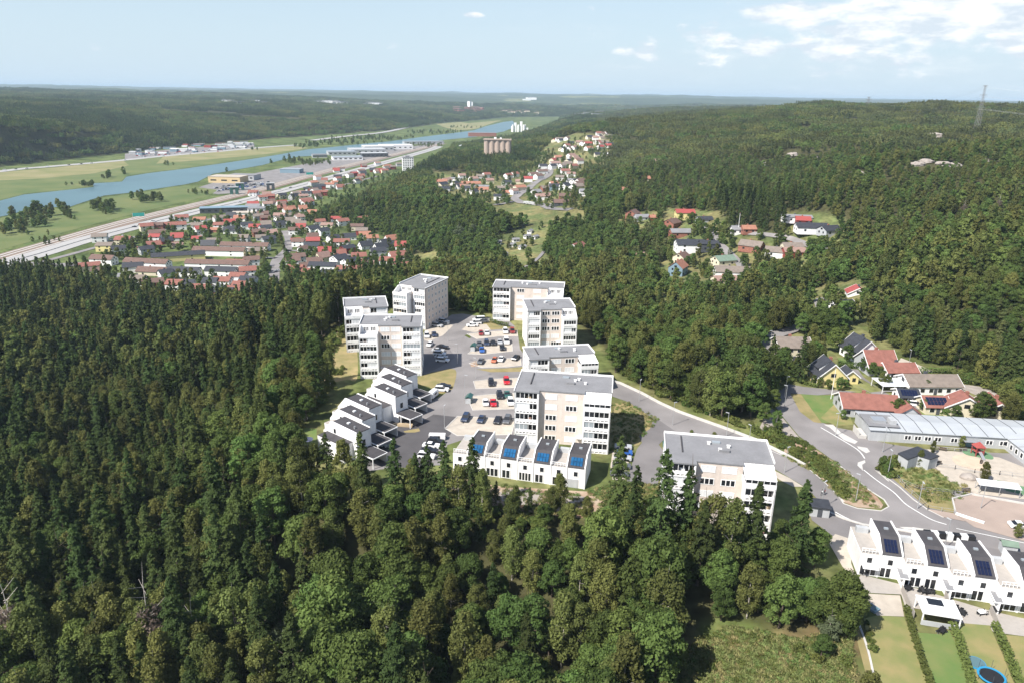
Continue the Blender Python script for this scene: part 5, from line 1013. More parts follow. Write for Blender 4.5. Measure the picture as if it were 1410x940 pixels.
for (x, y), rf, wl_, w, d, dg, he, hr in [((450, 165), 'k', 'g', 19, 11, 0, 3.4, 5), ((540, 95), 'y', 'w', 18, 8, -5, 3, 4.4), ((585, 80), 'p', 'w', 10, 8, 20, 4.6, 7), ((665, 105), 'p', 'w', 12, 9, 30, 5, 7.6), ((755, 75), 'r', 'w', 11, 9, 30, 5, 7.6), ((715, 80), 't', 'g', 12, 8, 0, 3.2, 5.6), ((610, 130), 'o', 'c', 11, 8, 10, 3, 5.6), ((680, 130), 'o', 'c', 13, 8, 10, 3, 5.6), ((775, 115), 'p', 'c', 11, 9, 20, 4.6, 7), ((720, 150), 'y', 'w', 22, 8, -4, 3, 4.4), ((725, 175), 'o', 'c', 16, 10, -4, 3.6, 6.4), ((615, 165), 'k', 'w', 9, 8, 5, 3, 5.6), ((665, 195), 'k', 'w', 11, 8, 60, 4.6, 7),
    ((905, 80), 'r', 'w', 11, 9, 40, 4.8, 7.4), ((950, 70), 'r', 'w', 11, 9, 40, 4.8, 7.4), ((895, 130), 'k', 'w', 11, 9, 20, 4.6, 7.2), ((985, 115), 'p', 'c', 11, 8, 0, 3, 5.4), ((1043, 105), 'b', 'w', 12, 9, 0, 5, 7.6), ((1080, 70), 'n', 'w', 14, 8, 30, 4.6, 7), ((1115, 85), 'n', 'w', 12, 9, 40, 5, 7.6), ((1140, 50), 'n', 'w', 16, 8, 20, 4.6, 7), ((985, 165), 'o', 'c', 14, 10, 30, 4.6, 7), ((890, 195), 'o', 'c', 9, 8, 0, 3, 5.4), ((945, 190), 'p', 'w', 9, 8, 40, 4.6, 7), ((850, 225), 'k', 'w', 15, 10, 0, 4.2, 6), ((850, 160), 't', 'g', 12, 7, 0, 3, 5), ((930, 150), 'p', 'c', 9, 7, 10, 3, 5),
    ((1100, 200), 'y', 'w', 10, 9, 40, 4.8, 7.4), ((1160, 170), 't', 'i', 12, 10, 30, 4.6, 7), ((1135, 230), 'p', 'w', 13, 9, 10, 4.6, 6.8), ((1165, 215), 'p', 'c', 10, 8, 30, 3, 5.4), ((1225, 160), 'k', 'b', 12, 10, 0, 4.6, 7.4), ((1220, 130), 'o', 'w', 10, 8, 20, 3, 5.4), ((1300, 155), 'k', 'w', 11, 10, 50, 4.6, 7.6), ((1335, 120), 'y', 'w', 10, 8, 0, 4.6, 7), ((1310, 220), 'n', 'i', 16, 11, 0, 3, 5.6), ((1285, 265), 'n', 'k', 19, 11, 5, 3, 5.8), ((1265, 95), 't', 'w', 12, 8, 0, 4.6, 7), ((1300, 50), 'r', 'w', 13, 9, 10, 5, 7.6), ((1340, 70), 'p', 'w', 12, 8, 0, 4.6, 7)]:
    small_house(*cC([(x, y)])[0], rf, wl_, w, d, dg, he, hr, where=WM)
for x0_, y0_, x1_, y1_, n, hh in [(600, 243, 650, 262, 8, 3.2), (745, 212, 800, 236, 16, 5), (760, 190, 812, 212, 16, 3.4), (805, 184, 846, 206, 14, 3.4), (785, 236, 800, 262, 5, 3.4), (818, 206, 845, 220, 4, 3.2)]:
    for _ in range(n): small_house(rv.uniform(x0_, x1_), rv.uniform(y0_, y1_), rv.choice(RFc), rv.choice('wwwcc'), rv.uniform(10, 15), 9, rv.uniform(0, 70), hh, hh + 2.8, where='in the far village beyond the grain silos' if y0_ < 214 else WM)
# hillside houses on the right, each with its own description
cR7 = zc(840, 260, 4.406)
for (x, y), rf, wl_, w, d, dg, he, hr, lab in [
    ((135, 180), 'n', 'i', 10, 9, 60, 4.6, 7.2, 'brick red house with brown gable at the left edge of the hillside houses'), ((190, 190), 'y', 'g', 11, 8, 10, 2.8, 4.6, 'low grey roofed annex right beside the brick gable house'), ((262, 190), 'o', 'r', 6, 5, 10, 2.4, 4, 'tiny orange roofed shed between the brick house and the yellow house'),
    ((450, 180), 'b', 'y', 14, 9, 0, 4.8, 7, 'pale yellow two storey house with bright red roof'), ((570, 205), 'k', 'g', 11, 7, 10, 2.6, 4.4, 'low black roofed garage right of the pale yellow house'), ((370, 240), 'n', 'i', 12, 10, 50, 4.6, 7.2, 'dark brick house with brown roof below the pale yellow house'), ((430, 285), 'y', 'i', 16, 9, 5, 3, 5, 'low brick house with grey roof behind the large white villa'),
    ((480, 375), 'k', 'w', 19, 13, 0, 5, 7.6, 'large white villa with black roof and flat terrace'), ((595, 370), 'k', 'k', 12, 8, 0, 4.6, 6.2, 'black board house with two round white windows'), ((430, 450), 'n', 'c', 9, 8, 50, 4.6, 7, 'cream gabled house just behind the turquoise gable house'), ((410, 520), 'o', 'b', 11, 9, 60, 5.4, 9, 'turquoise gabled house with orange roof and white side'),
    ((685, 455), 'g', 'c', 13, 10, 20, 3, 5.4, 'cream house with pale green roof'), ((735, 525), 't', 'w', 20, 12, -5, 3.2, 5.6, 'wide white bungalow with taupe roof at the lower end of the lane'), ((690, 575), 'p', 'c', 13, 8, 10, 2.8, 4.6, 'small pink tiled roof peeping out below the wide bungalow'), ((855, 370), 't', 'i', 14, 10, -35, 3.2, 6, 'red brick bungalow with taupe roof among the gardens'),
    ((1015, 405), 't', 'w', 15, 10, -20, 3, 5.4, 'white house with taupe roof left of the pink roofed garage'), ((1110, 405), 'p', 'r', 13, 8, 0, 3, 5, 'low pink roofed garage at the hillside'), ((1100, 375), 't', 'c', 12, 8, 0, 3, 5, 'cream house just above the pink roofed garage'), ((835, 265), 'o', 'i', 9, 7, 5, 2.8, 4.8, 'small orange roofed cottage below the tall spruces'),
    ((1130, 195), 'y', 'w', 18, 10, -8, 3, 4, 'flat pale roofed white house at the wood edge'), ((1165, 215), 'b', 'r', 9, 7, -10, 3, 5, 'dark red hut below the flat pale roofed house'), ((1215, 260), 'k', 'w', 19, 10, -5, 3.2, 5.6, 'long white house with black roof on the hillside lawn'), ((1325, 275), 'k', 'g', 12, 9, 20, 3, 5.4, 'grey house with black roof at the right end of the hillside lawn'),
    ((765, 270), 'y', 'w', 7, 6, 0, 3, 5, 'little white boathouse like shed beside the hillside flagpole'), ((180, 425), 'p', 'c', 8, 6, 0, 2.8, 4.6, 'little cottage half lost in the trees at the left')]:
    lab = lab.replace('boathouse like ', '')
    small_house(*cR7([(x, y)])[0], rf, wl_, w, d, dg, he, hr, lab=lab)
for x, y, rf, wl_, w, d, dg, he, hr, lab in [(857, 268, 'o', 'w', 12, 9, 20, 4.8, 7.2, 'white hillside house standing alone left of the wood'), (806, 269, 'y', 'w', 13, 9, 5, 4.8, 6.6, 'white house with grey roof at the right rim of the valley village'), (886, 250, 'o', 'c', 13, 8, 10, 3.2, 5.6, 'orange roofed bungalow on the wooded slope'), (880, 223, 'r', 'w', 16, 10, 0, 4.6, 7, 'white house with red roof high on the wooded slope'), (795, 348, 'r', 'w', 12, 9, 50, 4.8, 7.4, 'white house with faded red roof beside the allotments'),
    (818, 240, 't', 'w', 12, 9, 10, 4, 6, 'pale house with taupe roof in the trees above the valley village'), (905, 226, 'p', 'w', 10, 8, 20, 4, 6, 'small pale house beside the red roofed one high on the slope')]:
    small_house(x, y, rf, wl_, w, d, dg, he, hr, lab=lab)
for i, (x, y) in enumerate([(686, 333), (705, 337), (710, 330), (719, 340), (726, 325), (737, 326), (694, 350), (730, 318)]): small_house(x, y + 3, 'y', 'w', 5.5, 4, 10 * i, 2.3, 3.2, where='hut on the allotment gardens')
# ---- big landmarks
def hall(label, cat, px, py, w, d, h, deg, wall, roof, z=1.0, win=None, name='warehouse'):
    q = at(px, py, z) if z is not None else hit(px, py); zz = z if z is not None else q[2]
    r = thing(name, label, cat, (q[0], q[1], zz), math.radians(deg)); b = MB(); b.box(-w / 2, w / 2, -d / 2, d / 2, -1, h); b.build('wall', wall, r); b = MB(); b.box(-w / 2 - .4, w / 2 + .4, -d / 2 - .4, d / 2 + .4, h, h + .5); b.build('roof', roof, r)
    if win:
        for k in range(win[0]):
            for j in range(win[1]):
                b = MB(); x = -w / 2 + w * (j + .5) / win[1]; b.box(x - win[2] / 2, x + win[2] / 2, -d / 2 - .1, -d / 2 - .02, h * (k + .35) / win[0], h * (k + .35) / win[0] + win[3]); b.build('window', 'glass', r)
    clear_round(q[0], q[1], max(w, d) * .6); return r
hall('tan industrial hall with flat grey roof beside the river car yard', 'industrial hall', 315, 251, 50, 28, 9, -6, 'w_tan', 'gravel', win=(1, 3, 9, 2)); hall('dark roofed workshop right behind the tan industrial hall', 'industrial hall', 337, 247, 42, 26, 7, -6, 'w_grey', 'roofgrey', win=(1, 5, 4, 2))
hall('long dark slate blue hall beside the highway', 'industrial hall', 316, 292, 62, 14, 5.5, 18, 'w_dark', 'w_blue', win=(1, 9, 3, 1.6)); hall('white box building at the end of the dark slate blue hall', 'industrial hall', 354, 295, 18, 14, 7, 12, 'white', 'roofgrey', win=(2, 4, 2, 1.4)); hall('low white annex with flat roof among the village houses', 'industrial hall', 336, 297, 24, 13, 3.6, 12, 'white', 'gravel')
hall('blue fronted workshop beside the railway yard', 'industrial hall', 402, 238, 34, 20, 6.5, -4, 'w_blue', 'metal')
for x, y, w, d, h, wl_, rf, lab in [(505, 210, 80, 60, 8, 'w_grey', 'w_grey', 'wide grey warehouse with flat roof'), (470, 213, 60, 40, 7, 'w_grey', 'metal', 'low pale warehouse at the left end of the rail yard'), (478, 220, 60, 34, 6, 'white', 'metal', 'white warehouse nearest the railway tracks'), (520, 207, 70, 46, 10, 'w_grey', 'white', 'large warehouse with white roof in the rail yard'), (545, 205, 78, 46, 9, 'white', 'white', 'long white logistics hall with loading doors'), (515, 216, 56, 30, 8, 'w_dark', 'w_grey', 'dark fronted warehouse facing the railway'), (583, 198.5, 110, 26, 7, 'w_grey', 'metal', 'far warehouse at the end of the rail yard'), (440, 217, 30, 22, 6, 'w_grey', 'roofgrey', 'small grey depot beside the river crane')]:
    hall(lab, 'warehouse', x, y, w, d, h, 20, wl_, rf, win=(1, 6, 5, 2.2))
for k_, (x, y) in enumerate([(302, 262), (312, 265)]):
    pass
q = at(562, 239, 1.0)
hr_ = thing('highrise', 'white high rise block with rows of windows beside the railway', 'high rise', (q[0], q[1], 1.0), math.radians(12)); b = MB(); b.box(-9.5, 9.5, -8, 8, -1, 27); b.build('wall', 'white', hr_); b = MB(); b.box(-9.8, 9.8, -8.3, 8.3, 27, 27.8).box(-4, 3, -3, 3, 27.8, 30); b.build('roof', 'roofgrey', hr_)
for kf in range(9):
    for j in range(5): b = MB(); b.box(-8.6 + j * 3.8, -6.4 + j * 3.8, -8.12, -8.03, kf * 2.95 + 1, kf * 2.95 + 2.4); b.build('window', 'glass', hr_)
clear_round(q[0], q[1], 20)
MT['silo'] = mat('silo_concrete', (0.40, 0.315, 0.26), .9, .06, .3)
q = hit(685, 218)
sl_ = thing('grain_silo', 'row of tall beige concrete grain silos above the trees', 'grain silo', q, math.radians(-3)); clear_round(q[0], q[1], 26); b = MB(); sc_ = q[1] / 1000.0
hS = 26.0 * sc_ / 1.05
for i in range(5): b = MB(); X = -14.4 * sc_ + i * 7.2 * sc_; b.tube((X, 0, -4), (X, 0, hS - 2), 3.7 * sc_, n=18); b.build('silo_tower', 'silo', sl_)
b = MB(); b.box(-17.5 * sc_, 17.5 * sc_, -2.2 * sc_, 2.6 * sc_, -4, hS - 2.05); b.build('silo_core', 'silo', sl_)
b = MB(); b.box(-18.5 * sc_, 18.5 * sc_, -4.4 * sc_, 4.4 * sc_, hS - 2, hS); b.build('silo_top', 'silo', sl_); b = MB(); b.box(-6, -2, -2, 2, hS, hS + 2.4).box(4, 7, -2, 2, hS, hS + 2); b.build('roof_house', 'white', sl_)
q = hit(635, 207); t = thing('water_tower', 'white cylindrical tank on the wooded knoll', 'tank', q); b = MB(); b.tube((0, 0, -2), (0, 0, 11), 5.5, n=20); b.build('tank_wall', 'white', t); b = MB(); b.tube((0, 0, 11), (0, 0, 12.2), 5.7, 1.0, n=20); b.build('tank_roof', 'metal', t); clear_round(q[0], q[1], 12)
# factory at the river bend
q = at(715, 182, 1.0); fx = thing('factory', 'cluster of tall white silos and halls at the far river bend', 'factory', (q[0], q[1], 1.0)); S_ = q[1] / 1300.0
for (x0, x1, h0, h1) in ((-14, -9, 0, 9), (-9, -4, 0, 15), (-4, 1, 0, 11), (1, 6, 0, 17), (6, 12, 0, 12), (12, 16, 0, 7)): b = MB(); b.box(x0 * S_, x1 * S_ - 2, -4 * S_, 4 * S_, -1, h1 * S_); b.build('factory_hall', 'white' if x0 != -4 else 'w_grey', fx)
for X in (-11, -1.5, 8): b = MB(); b.tube((X * S_, -5 * S_, 0), (X * S_, -5 * S_, 12 * S_), 1.6 * S_, n=12); b.build('silo_tower', 'white', fx)
q = at(667, 187, 1.0); hall('long brick red warehouse beside the far river reach', 'warehouse', 664, 188, 90, 30, 10, 8, 'w_brick', 'w_brick')
# clusters of pale halls and houses far beyond the river
rf_ = random.Random(9)
for x0_, x1_, y_, n, wl_, ww, hh, lab in [(440, 486, 144.5, 9, 'white', 60, 12, 'white industrial halls far beyond the near ridge'), (506, 524, 147.5, 4, 'white', 50, 12, 'pale halls far to the right of the white industrial area'), (310, 382, 142.5, 12, 'white', 45, 9, 'white houses of a distant suburb'), (628, 668, 155, 16, 'w_brick', 38, 16, 'brown brick buildings of the distant town on the far bank'), (642, 650, 149, 2, 'white', 20, 34, 'tall pale tower of the distant town'), (690, 742, 156, 16, 'w_cream', 30, 9, 'scattered cream houses beyond the far river bend'), (784, 826, 159, 8, 'white', 46, 8, 'white farm halls on the far green plain'), (722, 740, 137.5, 4, 'white', 90, 14, 'pale halls on the horizon hills')]:
    for _ in range(n):
        px_, py_ = rf_.uniform(x0_, x1_), y_ + rf_.uniform(-2.2, 2.2); p = hit(px_, py_)
        if not p: continue
        sc2 = max(1, p[1] / 5500); r = thing('distant_building', lab, 'building', p, rf_.uniform(-.4, .4), lab); b = MB(); b.box(-ww / 2, ww / 2, -12, 12, -6, hh * rf_.uniform(.7, 1.3) * 1.2); b.build('wall', wl_, r); b = MB(); b.box(-ww / 2 - 1, ww / 2 + 1, -13, 13, hh * 1.56, hh * 1.56 + 1.5); b.build('roof', 'roofgrey' if wl_ == 'white' else 'tile_pink', r); clear_round(p[0], p[1], ww * .9)
# retail strip and car yards along the motorway
for _ in range(46):
    X = rf_.uniform(180, 345); Y = 213.5 - (X - 180) * .075 + rf_.uniform(-5.5, 3.0); q = at(X, Y, 1.0); c_ = rf_.choice(['white', 'white', 'blind', 'w_grey', 'w_red', 'w_blue'])
    lab = 'small ' + {'white': 'white', 'blind': 'pale', 'w_grey': 'grey', 'w_red': 'dark red', 'w_blue': 'blue'}[c_] + ' unit of the trading estate along the motorway'
    w = rf_.uniform(9, 26); r = thing('trading_unit', lab, 'shop unit', (q[0], q[1], 1.0), rf_.uniform(-.2, .3), lab); b = MB(); h_ = rf_.uniform(3, 6); b.box(-w / 2, w / 2, -5, 5, -.5, h_); b.build('wall', c_, r); b = MB(); b.box(-w / 2 - .3, w / 2 + .3, -5.3, 5.3, h_, h_ + .4); b.build('roof', rf_.choice(['white', 'roofgrey', 'tile_red', 'metal']), r); clear_round(q[0], q[1], w * .6)
ngon_sheet('car_yard', PV([(172, 222), (172, 212), (260, 204), (350, 198), (350, 203), (260, 212), (200, 219)]), 1.12, 'asphalt2'); ngon_sheet('car_yard', PV([(262, 262), (300, 250), (345, 240), (420, 226), (600, 197), (612, 199), (480, 232), (360, 263), (300, 268)]), 1.12, 'asphalt2')
for k_, (x, y) in enumerate([(323, 268), (331, 262), (373, 262)]):
    q = at(x, y, 1.0); r = thing('lift_bridge_tower', ['dark green square tower left of the pair at the river crossing', 'dark green square tower right of the pair at the river crossing', 'lone dark twin shaft tower beside the highway'][k_], 'tower', (q[0], q[1], 1.0), .3)
    b = MB()
    for sx in (-1, 1): b.box(sx * 3.4 - 2, sx * 3.4 + 2, -2.6, 2.6, 0, 9.5)
    b.box(-1.39, 1.39, -2, 2, 6.5, 9.2); b.build('tower_shaft', 'c_green' if k_ < 2 else 'w_dark', r); b = MB(); b.box(-5.8, 5.8, -3, 3, 9.5, 10.1); b.build('tower_cap', 'w_grey', r)
for k_, (x, y) in enumerate([(192, 304.5), (427, 245)]):
    q = at(x, y, 1.0); r = thing('overhead_sign', ['green overhead road sign above the highway by the village', 'green overhead road sign far up the highway'][k_], 'road sign', (q[0], q[1], 1.3), .35); b = MB(); b.box(-5.5, 5.5, -.2, .2, 4.6, 8.2); b.build('sign_panel', 'c_teal', r); b = MB(); b.box(-6, -5.7, -.2, .2, 0, 8.4).box(5.7, 6, -.2, .2, 0, 8.4); b.build('sign_post', 'metal', r)
# ------------------------------------------------------------------ cars
def car_meshes(kind):
    L, Wc, H = {'sedan': (4.6, 1.85, 1.45), 'suv': (4.7, 1.95, 1.72), 'hatch': (4.1, 1.78, 1.5), 'van': (5.2, 2.05, 2.1)}[kind]
    hood = .95 if kind != 'van' else 1.2
    def loft(P0, y0, P1, y1):                       # profile (x, z) lofted across the width
        pass
    prof = [(-L / 2, .35), (-L / 2, .72), (-L / 2 + .12, .88), (-L * .20, hood), (L / 2 - (.55 if kind == 'sedan' else .12), hood + .05), (L / 2 - .02, .85), (L / 2, .4), (L / 2 - .1, .25), (-L / 2 + .1, .25)]
    b = MB()
    n = len(prof); rows = [(-Wc / 2, .86, 0), (-Wc / 2 + .08, 1, 0), (Wc / 2 - .08, 1, 0), (Wc / 2, .86, 0)]; vs = []
    for y, k, _ in rows:
        for x, z in prof: vs.append((x * (.97 if k < 1 else 1), y, .25 + (z - .25) * (.93 if k < 1 else 1)))
    fs = [tuple(range(n))[::-1], tuple(range(3 * n, 4 * n))]
    for r in range(3):
        for i in range(n): fs.append((r * n + i, r * n + (i + 1) % n, (r + 1) * n + (i + 1) % n, (r + 1) * n + i))
    b.add(vs, fs)
    a0, a1, b0, b1 = {'sedan': (-.95, -.2, .95, 1.75), 'suv': (-1.05, -.35, 1.75, 2.2), 'hatch': (-1.0, -.3, 1.2, 1.85), 'van': (-1.5, -.9, 2.3, 2.5)}[kind]
    g = MB(); w0, w1 = Wc / 2 - .08, Wc / 2 - .28; z0, z1 = hood, H - .06
    g.add([(a0, -w0, z0), (b1, -w0, z0), (b1, w0, z0), (a0, w0, z0), (a1, -w1, z1), (b0, -w1, z1), (b0, w1, z1), (a1, w1, z1)], [(0, 3, 2, 1), (4, 5, 6, 7), (0, 1, 5, 4), (1, 2, 6, 5), (2, 3, 7, 6), (3, 0, 4, 7)])
    r = MB(); r.add([(a1 - .05, -w1 - .02, z1), (b0 + .05, -w1 - .02, z1), (b0 + .05, w1 + .02, z1), (a1 - .05, w1 + .02, z1), (a1 + .1, -w1 + .08, H), (b0 - .1, -w1 + .08, H), (b0 - .1, w1 - .08, H), (a1 + .1, w1 - .08, H)], [(0, 3, 2, 1), (4, 5, 6, 7), (0, 1, 5, 4), (1, 2, 6, 5), (2, 3, 7, 6), (3, 0, 4, 7)])
    w = MB(); w.tube((0, -.11, 0), (0, .11, 0), .33, n=12)
    hl = MB(); hl.box(-.05, .03, -.18, .18, -.07, .07)
    return dict(body=b.mesh('car_body', 'c_white'), cabin=g.mesh('car_windows', 'glass'), roof=r.mesh('car_roof', 'c_white'), wheel=w.mesh('wheel', 'tyre'), light=hl.mesh('headlight', 'glasspale'), L=L, W=Wc)
CM = {k: car_meshes(k) for k in ('sedan', 'suv', 'hatch', 'van')}; CCOL = {}
def car(px, py, col, kind, deg, lab, z=None, cat='car'):
    z = Z0 + .1 if z is None else z; q = at(px, py, z); m = CM[kind]; key = (kind, col)
    if key not in CCOL:
        d = {}
        for p in ('body', 'roof'): me = m[p].copy(); me.materials[0] = MT['c_' + col]; d[p] = me
        CCOL[key] = d
    r = thing('parked_car', lab, cat, (q[0], q[1], z), math.radians(deg)); link('body', CCOL[key]['body'], r); link('roof', CCOL[key]['roof'], r); link('windows', m['cabin'], r)
    for sx in (-1, 1):
        for sy in (-1, 1): link('wheel', m['wheel'], r, (sx * m['L'] * .31, sy * (m['W'] / 2 - .1), .33))
    for sy in (-1, 1): link('headlight', m['light'], r, (-m['L'] / 2 + .02, sy * m['W'] * .33, .68))
    return r
for a_ in [
    (602, 449.5, 'silver', 'suv', 160, 'silver car leftmost of the three beside the tallest block entrance'), (606.5, 446.5, 'grey', 'sedan', 160, 'dark grey car in the middle of the three beside the tallest block entrance'), (611, 444, 'white', 'suv', 160, 'white car rightmost of the three beside the tallest block entrance'),
    (587.7, 463.5, 'white', 'suv', 100, 'white car parked left of the dark blue one near the left blocks'), (597.8, 462, 'navy', 'sedan', 100, 'dark blue car parked right of a white one near the left blocks'), (592, 475.5, 'white', 'hatch', 80, 'small white car standing alone just above the shaded bay'),
    (603.5, 484, 'silver', 'sedan', 172, 'uppermost of four pale cars in the shade of the left block'), (605.5, 488.6, 'white', 'suv', 172, 'second of four pale cars in the shade of the left block'), (607.5, 493, 'silver', 'sedan', 172, 'third of four pale cars in the shade of the left block'), (609.5, 497.5, 'white', 'suv', 172, 'lowest of four pale cars in the shade of the left block'), (609, 479.3, 'black', 'sedan', 172, 'black car at the top of the shaded row'),
    (650, 449.5, 'white', 'sedan', 10, 'front white car of the white trio on the top gravel bay'), (655, 446, 'white', 'suv', 10, 'middle white car of the white trio on the top gravel bay'), (659.5, 442, 'white', 'van', 10, 'white van at the back of the white trio on the top gravel bay'), (665, 444, 'grey', 'sedan', 10, 'dark grey car right of the white trio'),
    (662.3, 460.3, 'maroon', 'hatch', 95, 'dark red car at the left end of the second parking row'), (670.4, 459.8, 'white', 'sedan', 95, 'white car right beside the left dark red one'), (695.9, 457.5, 'white', 'suv', 95, 'white car left beside the right dark red one'), (705.4, 457.3, 'maroon', 'suv', 95, 'dark red car at the right end of the second parking row'),
    (660, 475.3, 'grey', 'sedan', 95, 'grey car behind the bright blue one in the third row'), (670, 473.8, 'navy', 'suv', 95, 'navy car second from the left in the third row'), (679, 473.6, 'black', 'sedan', 95, 'black car in the middle of the third row'), (688.2, 472.5, 'silver', 'sedan', 95, 'silver car left of the white one in the third row'), (697.2, 471.8, 'white', 'van', 95, 'white van at the right of the third row'), (663.5, 483.3, 'blue', 'sedan', 95, 'bright blue car in front of the third row'), (691.6, 480.2, 'black', 'sedan', 95, 'black car alone at the front of the third row'),
    (662, 499, 'grey', 'sedan', 80, 'dark grey car at the left of the fourth row'), (680.9, 497.3, 'orange', 'hatch', 80, 'orange red car in the fourth row'), (690, 495.8, 'white', 'sedan', 80, 'white car beside the orange red one'), (710.2, 494, 'black', 'sedan', 70, 'black car at the right end of the fourth row'),
    (676.3, 528.3, 'black', 'suv', 95, 'black car left of the bright red one in the fifth bay'), (697.4, 526, 'red', 'suv', 95, 'bright red car in the fifth bay beside the black one'),
    (668.7, 556, 'white', 'hatch', 95, 'white car left beside the lower bright red car'), (679.2, 556, 'red', 'sedan', 95, 'bright red car right beside a white one in the sixth bay'), (703, 555, 'white', 'suv', 95, 'white car close to the wall of the largest block'), (687.9, 545.8, 'black', 'suv', 95, 'black car left of the dark green one'), (698.4, 544.6, 'green', 'sedan', 95, 'dark green car beside the largest block'),
    (641, 576.8, 'navy', 'suv', 80, 'navy car leftmost of the four in the lowest gravel bay'), (662.7, 578.6, 'navy', 'sedan', 80, 'dark blue car second from left in the lowest gravel bay'), (685.3, 580, 'black', 'sedan', 80, 'black car third from left in the lowest gravel bay'), (698.4, 579.6, 'grey', 'suv', 80, 'dark grey car rightmost in the lowest gravel bay'),
    (608, 537.5, 'white', 'suv', 175, 'white car on the driveway below the dry grass patch'), (611, 533, 'black', 'sedan', 175, 'black car just behind the white one below the dry grass patch'),
    (600, 609.5, 'black', 'suv', 170, 'uppermost dark car of the row at the left end of the solar terrace'), (594, 615, 'white', 'sedan', 170, 'upper white car of the row left of the solar terrace'), (591, 622, 'black', 'sedan', 170, 'lower black car of the row left of the solar terrace'), (587, 629.4, 'white', 'suv', 170, 'lowest white car of the row left of the solar terrace'), (525, 613, 'white', 'hatch', 160, 'white car under the lowest carport'),
    (858, 616.5, 'silver', 'sedan', 172, 'topmost pale car in the shade right of the largest block'), (860, 624.5, 'blue', 'hatch', 172, 'blue car in the shade right of the largest block'), (857, 632, 'silver', 'suv', 172, 'silver car below the blue one right of the largest block'), (855.5, 643, 'grey', 'suv', 172, 'dark grey car below the silver one right of the largest block'), (852.5, 654, 'grey', 'sedan', 172, 'lowest dark car of the row right of the largest block'),
    (1260, 558, 'white', 'suv', 165, 'white car on the driveway below the solar garages'), (1404, 725.5, 'white', 'sedan', 170, 'white car at the right end of the street')]: car(*a_)
for i, (x, y, c) in enumerate([(6, 235, 'white'), (65, 230, 'white'), (126, 225.5, 'white'), (172, 221, 'white'), (22, 233.5, 'black'), (37, 232.5, 'grey'), (95, 227.5, 'black'), (112, 226.2, 'black'), (225, 216, 'white'), (262, 212.5, 'silver'), (300, 209, 'red')]):
    car(x, y, c, 'van' if c == 'white' else 'sedan', 15, f'{c} vehicle driving on the motorway across the river', z=1.4, cat='van' if c == 'white' else 'car')['group'] = f'{c} vehicles on the motorway'
for i, (x, y, c) in enumerate([(210, 306, 'white'), (283, 290, 'white'), (355, 271, 'grey'), (330, 279, 'silver'), (185, 313, 'black'), (430, 251, 'white'), (400, 259, 'black')]):
    car(x, y, c, 'van' if c == 'white' else 'sedan', 20, f'{c} vehicle driving on the highway beside the railway', z=1.45, cat='van' if c == 'white' else 'car')['group'] = f'{c} vehicles on the highway'
ry = random.Random(3)
for i in range(90):
    X = ry.uniform(296, 372); Y = 262 - (X - 296) * .10 + ry.uniform(-3.5, 2.5); c = ry.choice(['white', 'white', 'silver', 'blue', 'black', 'grey'])
    o = car(X, Y, c, ry.choice(['sedan', 'suv', 'van']), ry.uniform(10, 30), f'{c} car in the crowded yard before the tan hall', z=1.2); o['group'] = f'{c} cars in the car yard'
for i in range(70):
    X = ry.uniform(185, 345); Y = 216 - (X - 180) * .085 + ry.uniform(-2.5, 2.5); c = ry.choice(['white', 'white', 'white', 'silver', 'blue', 'red', 'black'])
    o = car(X, Y, c, ry.choice(['sedan', 'van', 'van']), ry.uniform(0, 90), f'{c} vehicle parked at the trading estate', z=1.2); o['group'] = f'{c} vehicles at the trading estate'
for i in range(26):
    X = ry.uniform(150, 540); Y = 372 + ry.uniform(-60, 26) - max(0, X - 300) * .1
    if not inpoly(np.array([at(X, Y, 1)[0]]), np.array([at(X, Y, 1)[1]]), FLAT_LO)[0]: continue
    c = ry.choice(['white', 'silver', 'black', 'red']); o = car(X, Y, c, 'sedan', ry.uniform(0, 180), f'{c} car parked between the houses of the lower village', z=1.3); o['group'] = f'{c} cars of the lower village'
for i, (x, y) in enumerate([(724, 281), (728, 281.6), (733, 282.2)]):
    p = hit(x, y); r = thing('delivery_van', 'white van parked in a row at the village turning place', 'van', (p[0], p[1], p[2] + .35), .2, 'white vans at the turning place'); b = MB(); b.box(-2.8, 2.8, -1.1, 1.1, .4, 2.6); b.build('body', 'c_white', r); b = MB(); b.box(-2.83, -2.0, -1.0, 1.0, 1.5, 2.3); b.build('windscreen', 'glass', r)
    for sx in (-1.8, 1.8):
        for sy in (-1, 1): link('wheel', CM['van']['wheel'], r, (sx, sy, .35))
# ------------------------------------------------------------------ site furniture
def prop(name, lab, cat, px, py, z=Z0, rot=0, group=None):
    q = at(px, py, z); return thing(name, lab, cat, (q[0], q[1], z + .05), math.radians(rot), group)
for px, py, lab in ((646, 553, 'dark green recycling shelter beside the sixth parking bay'), (652, 482, 'dark green recycling shelter beside the bright blue car'), (917, 620, 'green recycling container at the corner of the spruce hidden block')):
    r = prop('recycling_shelter', lab, 'bin shelter', px, py, rot=80); b = MB(); b.box(-1.5, 1.5, -.8, .8, 0, 1.7); b.build('container', 'w_grey', r); b = MB(); b.prof(-1.7, 1.7, [(-1.0, 1.7), (0, 2.3), (1.0, 1.7), (1.0, 1.85), (0, 2.45), (-1.0, 1.85)]); b.build('roof', 'c_green', r); b = MB(); b.box(-.5, .5, -.86, -.81, .1, 1.6); b.build('door', 'c_green', r)
r = prop('utility_hut', 'small dark hut with flat roof beside the hairpin access road', 'hut', 1126, 706, rot=-12); b = MB(); b.box(-2, 2, -1.8, 1.8, 0, 2.3); b.build('wall', 'w_grey', r); b = MB(); b.box(-2.3, 2.3, -2.1, 2.1, 2.3, 2.6); b.build('roof', 'tile_black', r); b = MB(); b.box(-.5, .5, -1.86, -1.81, 0, 2); b.build('door', 'w_dark', r)
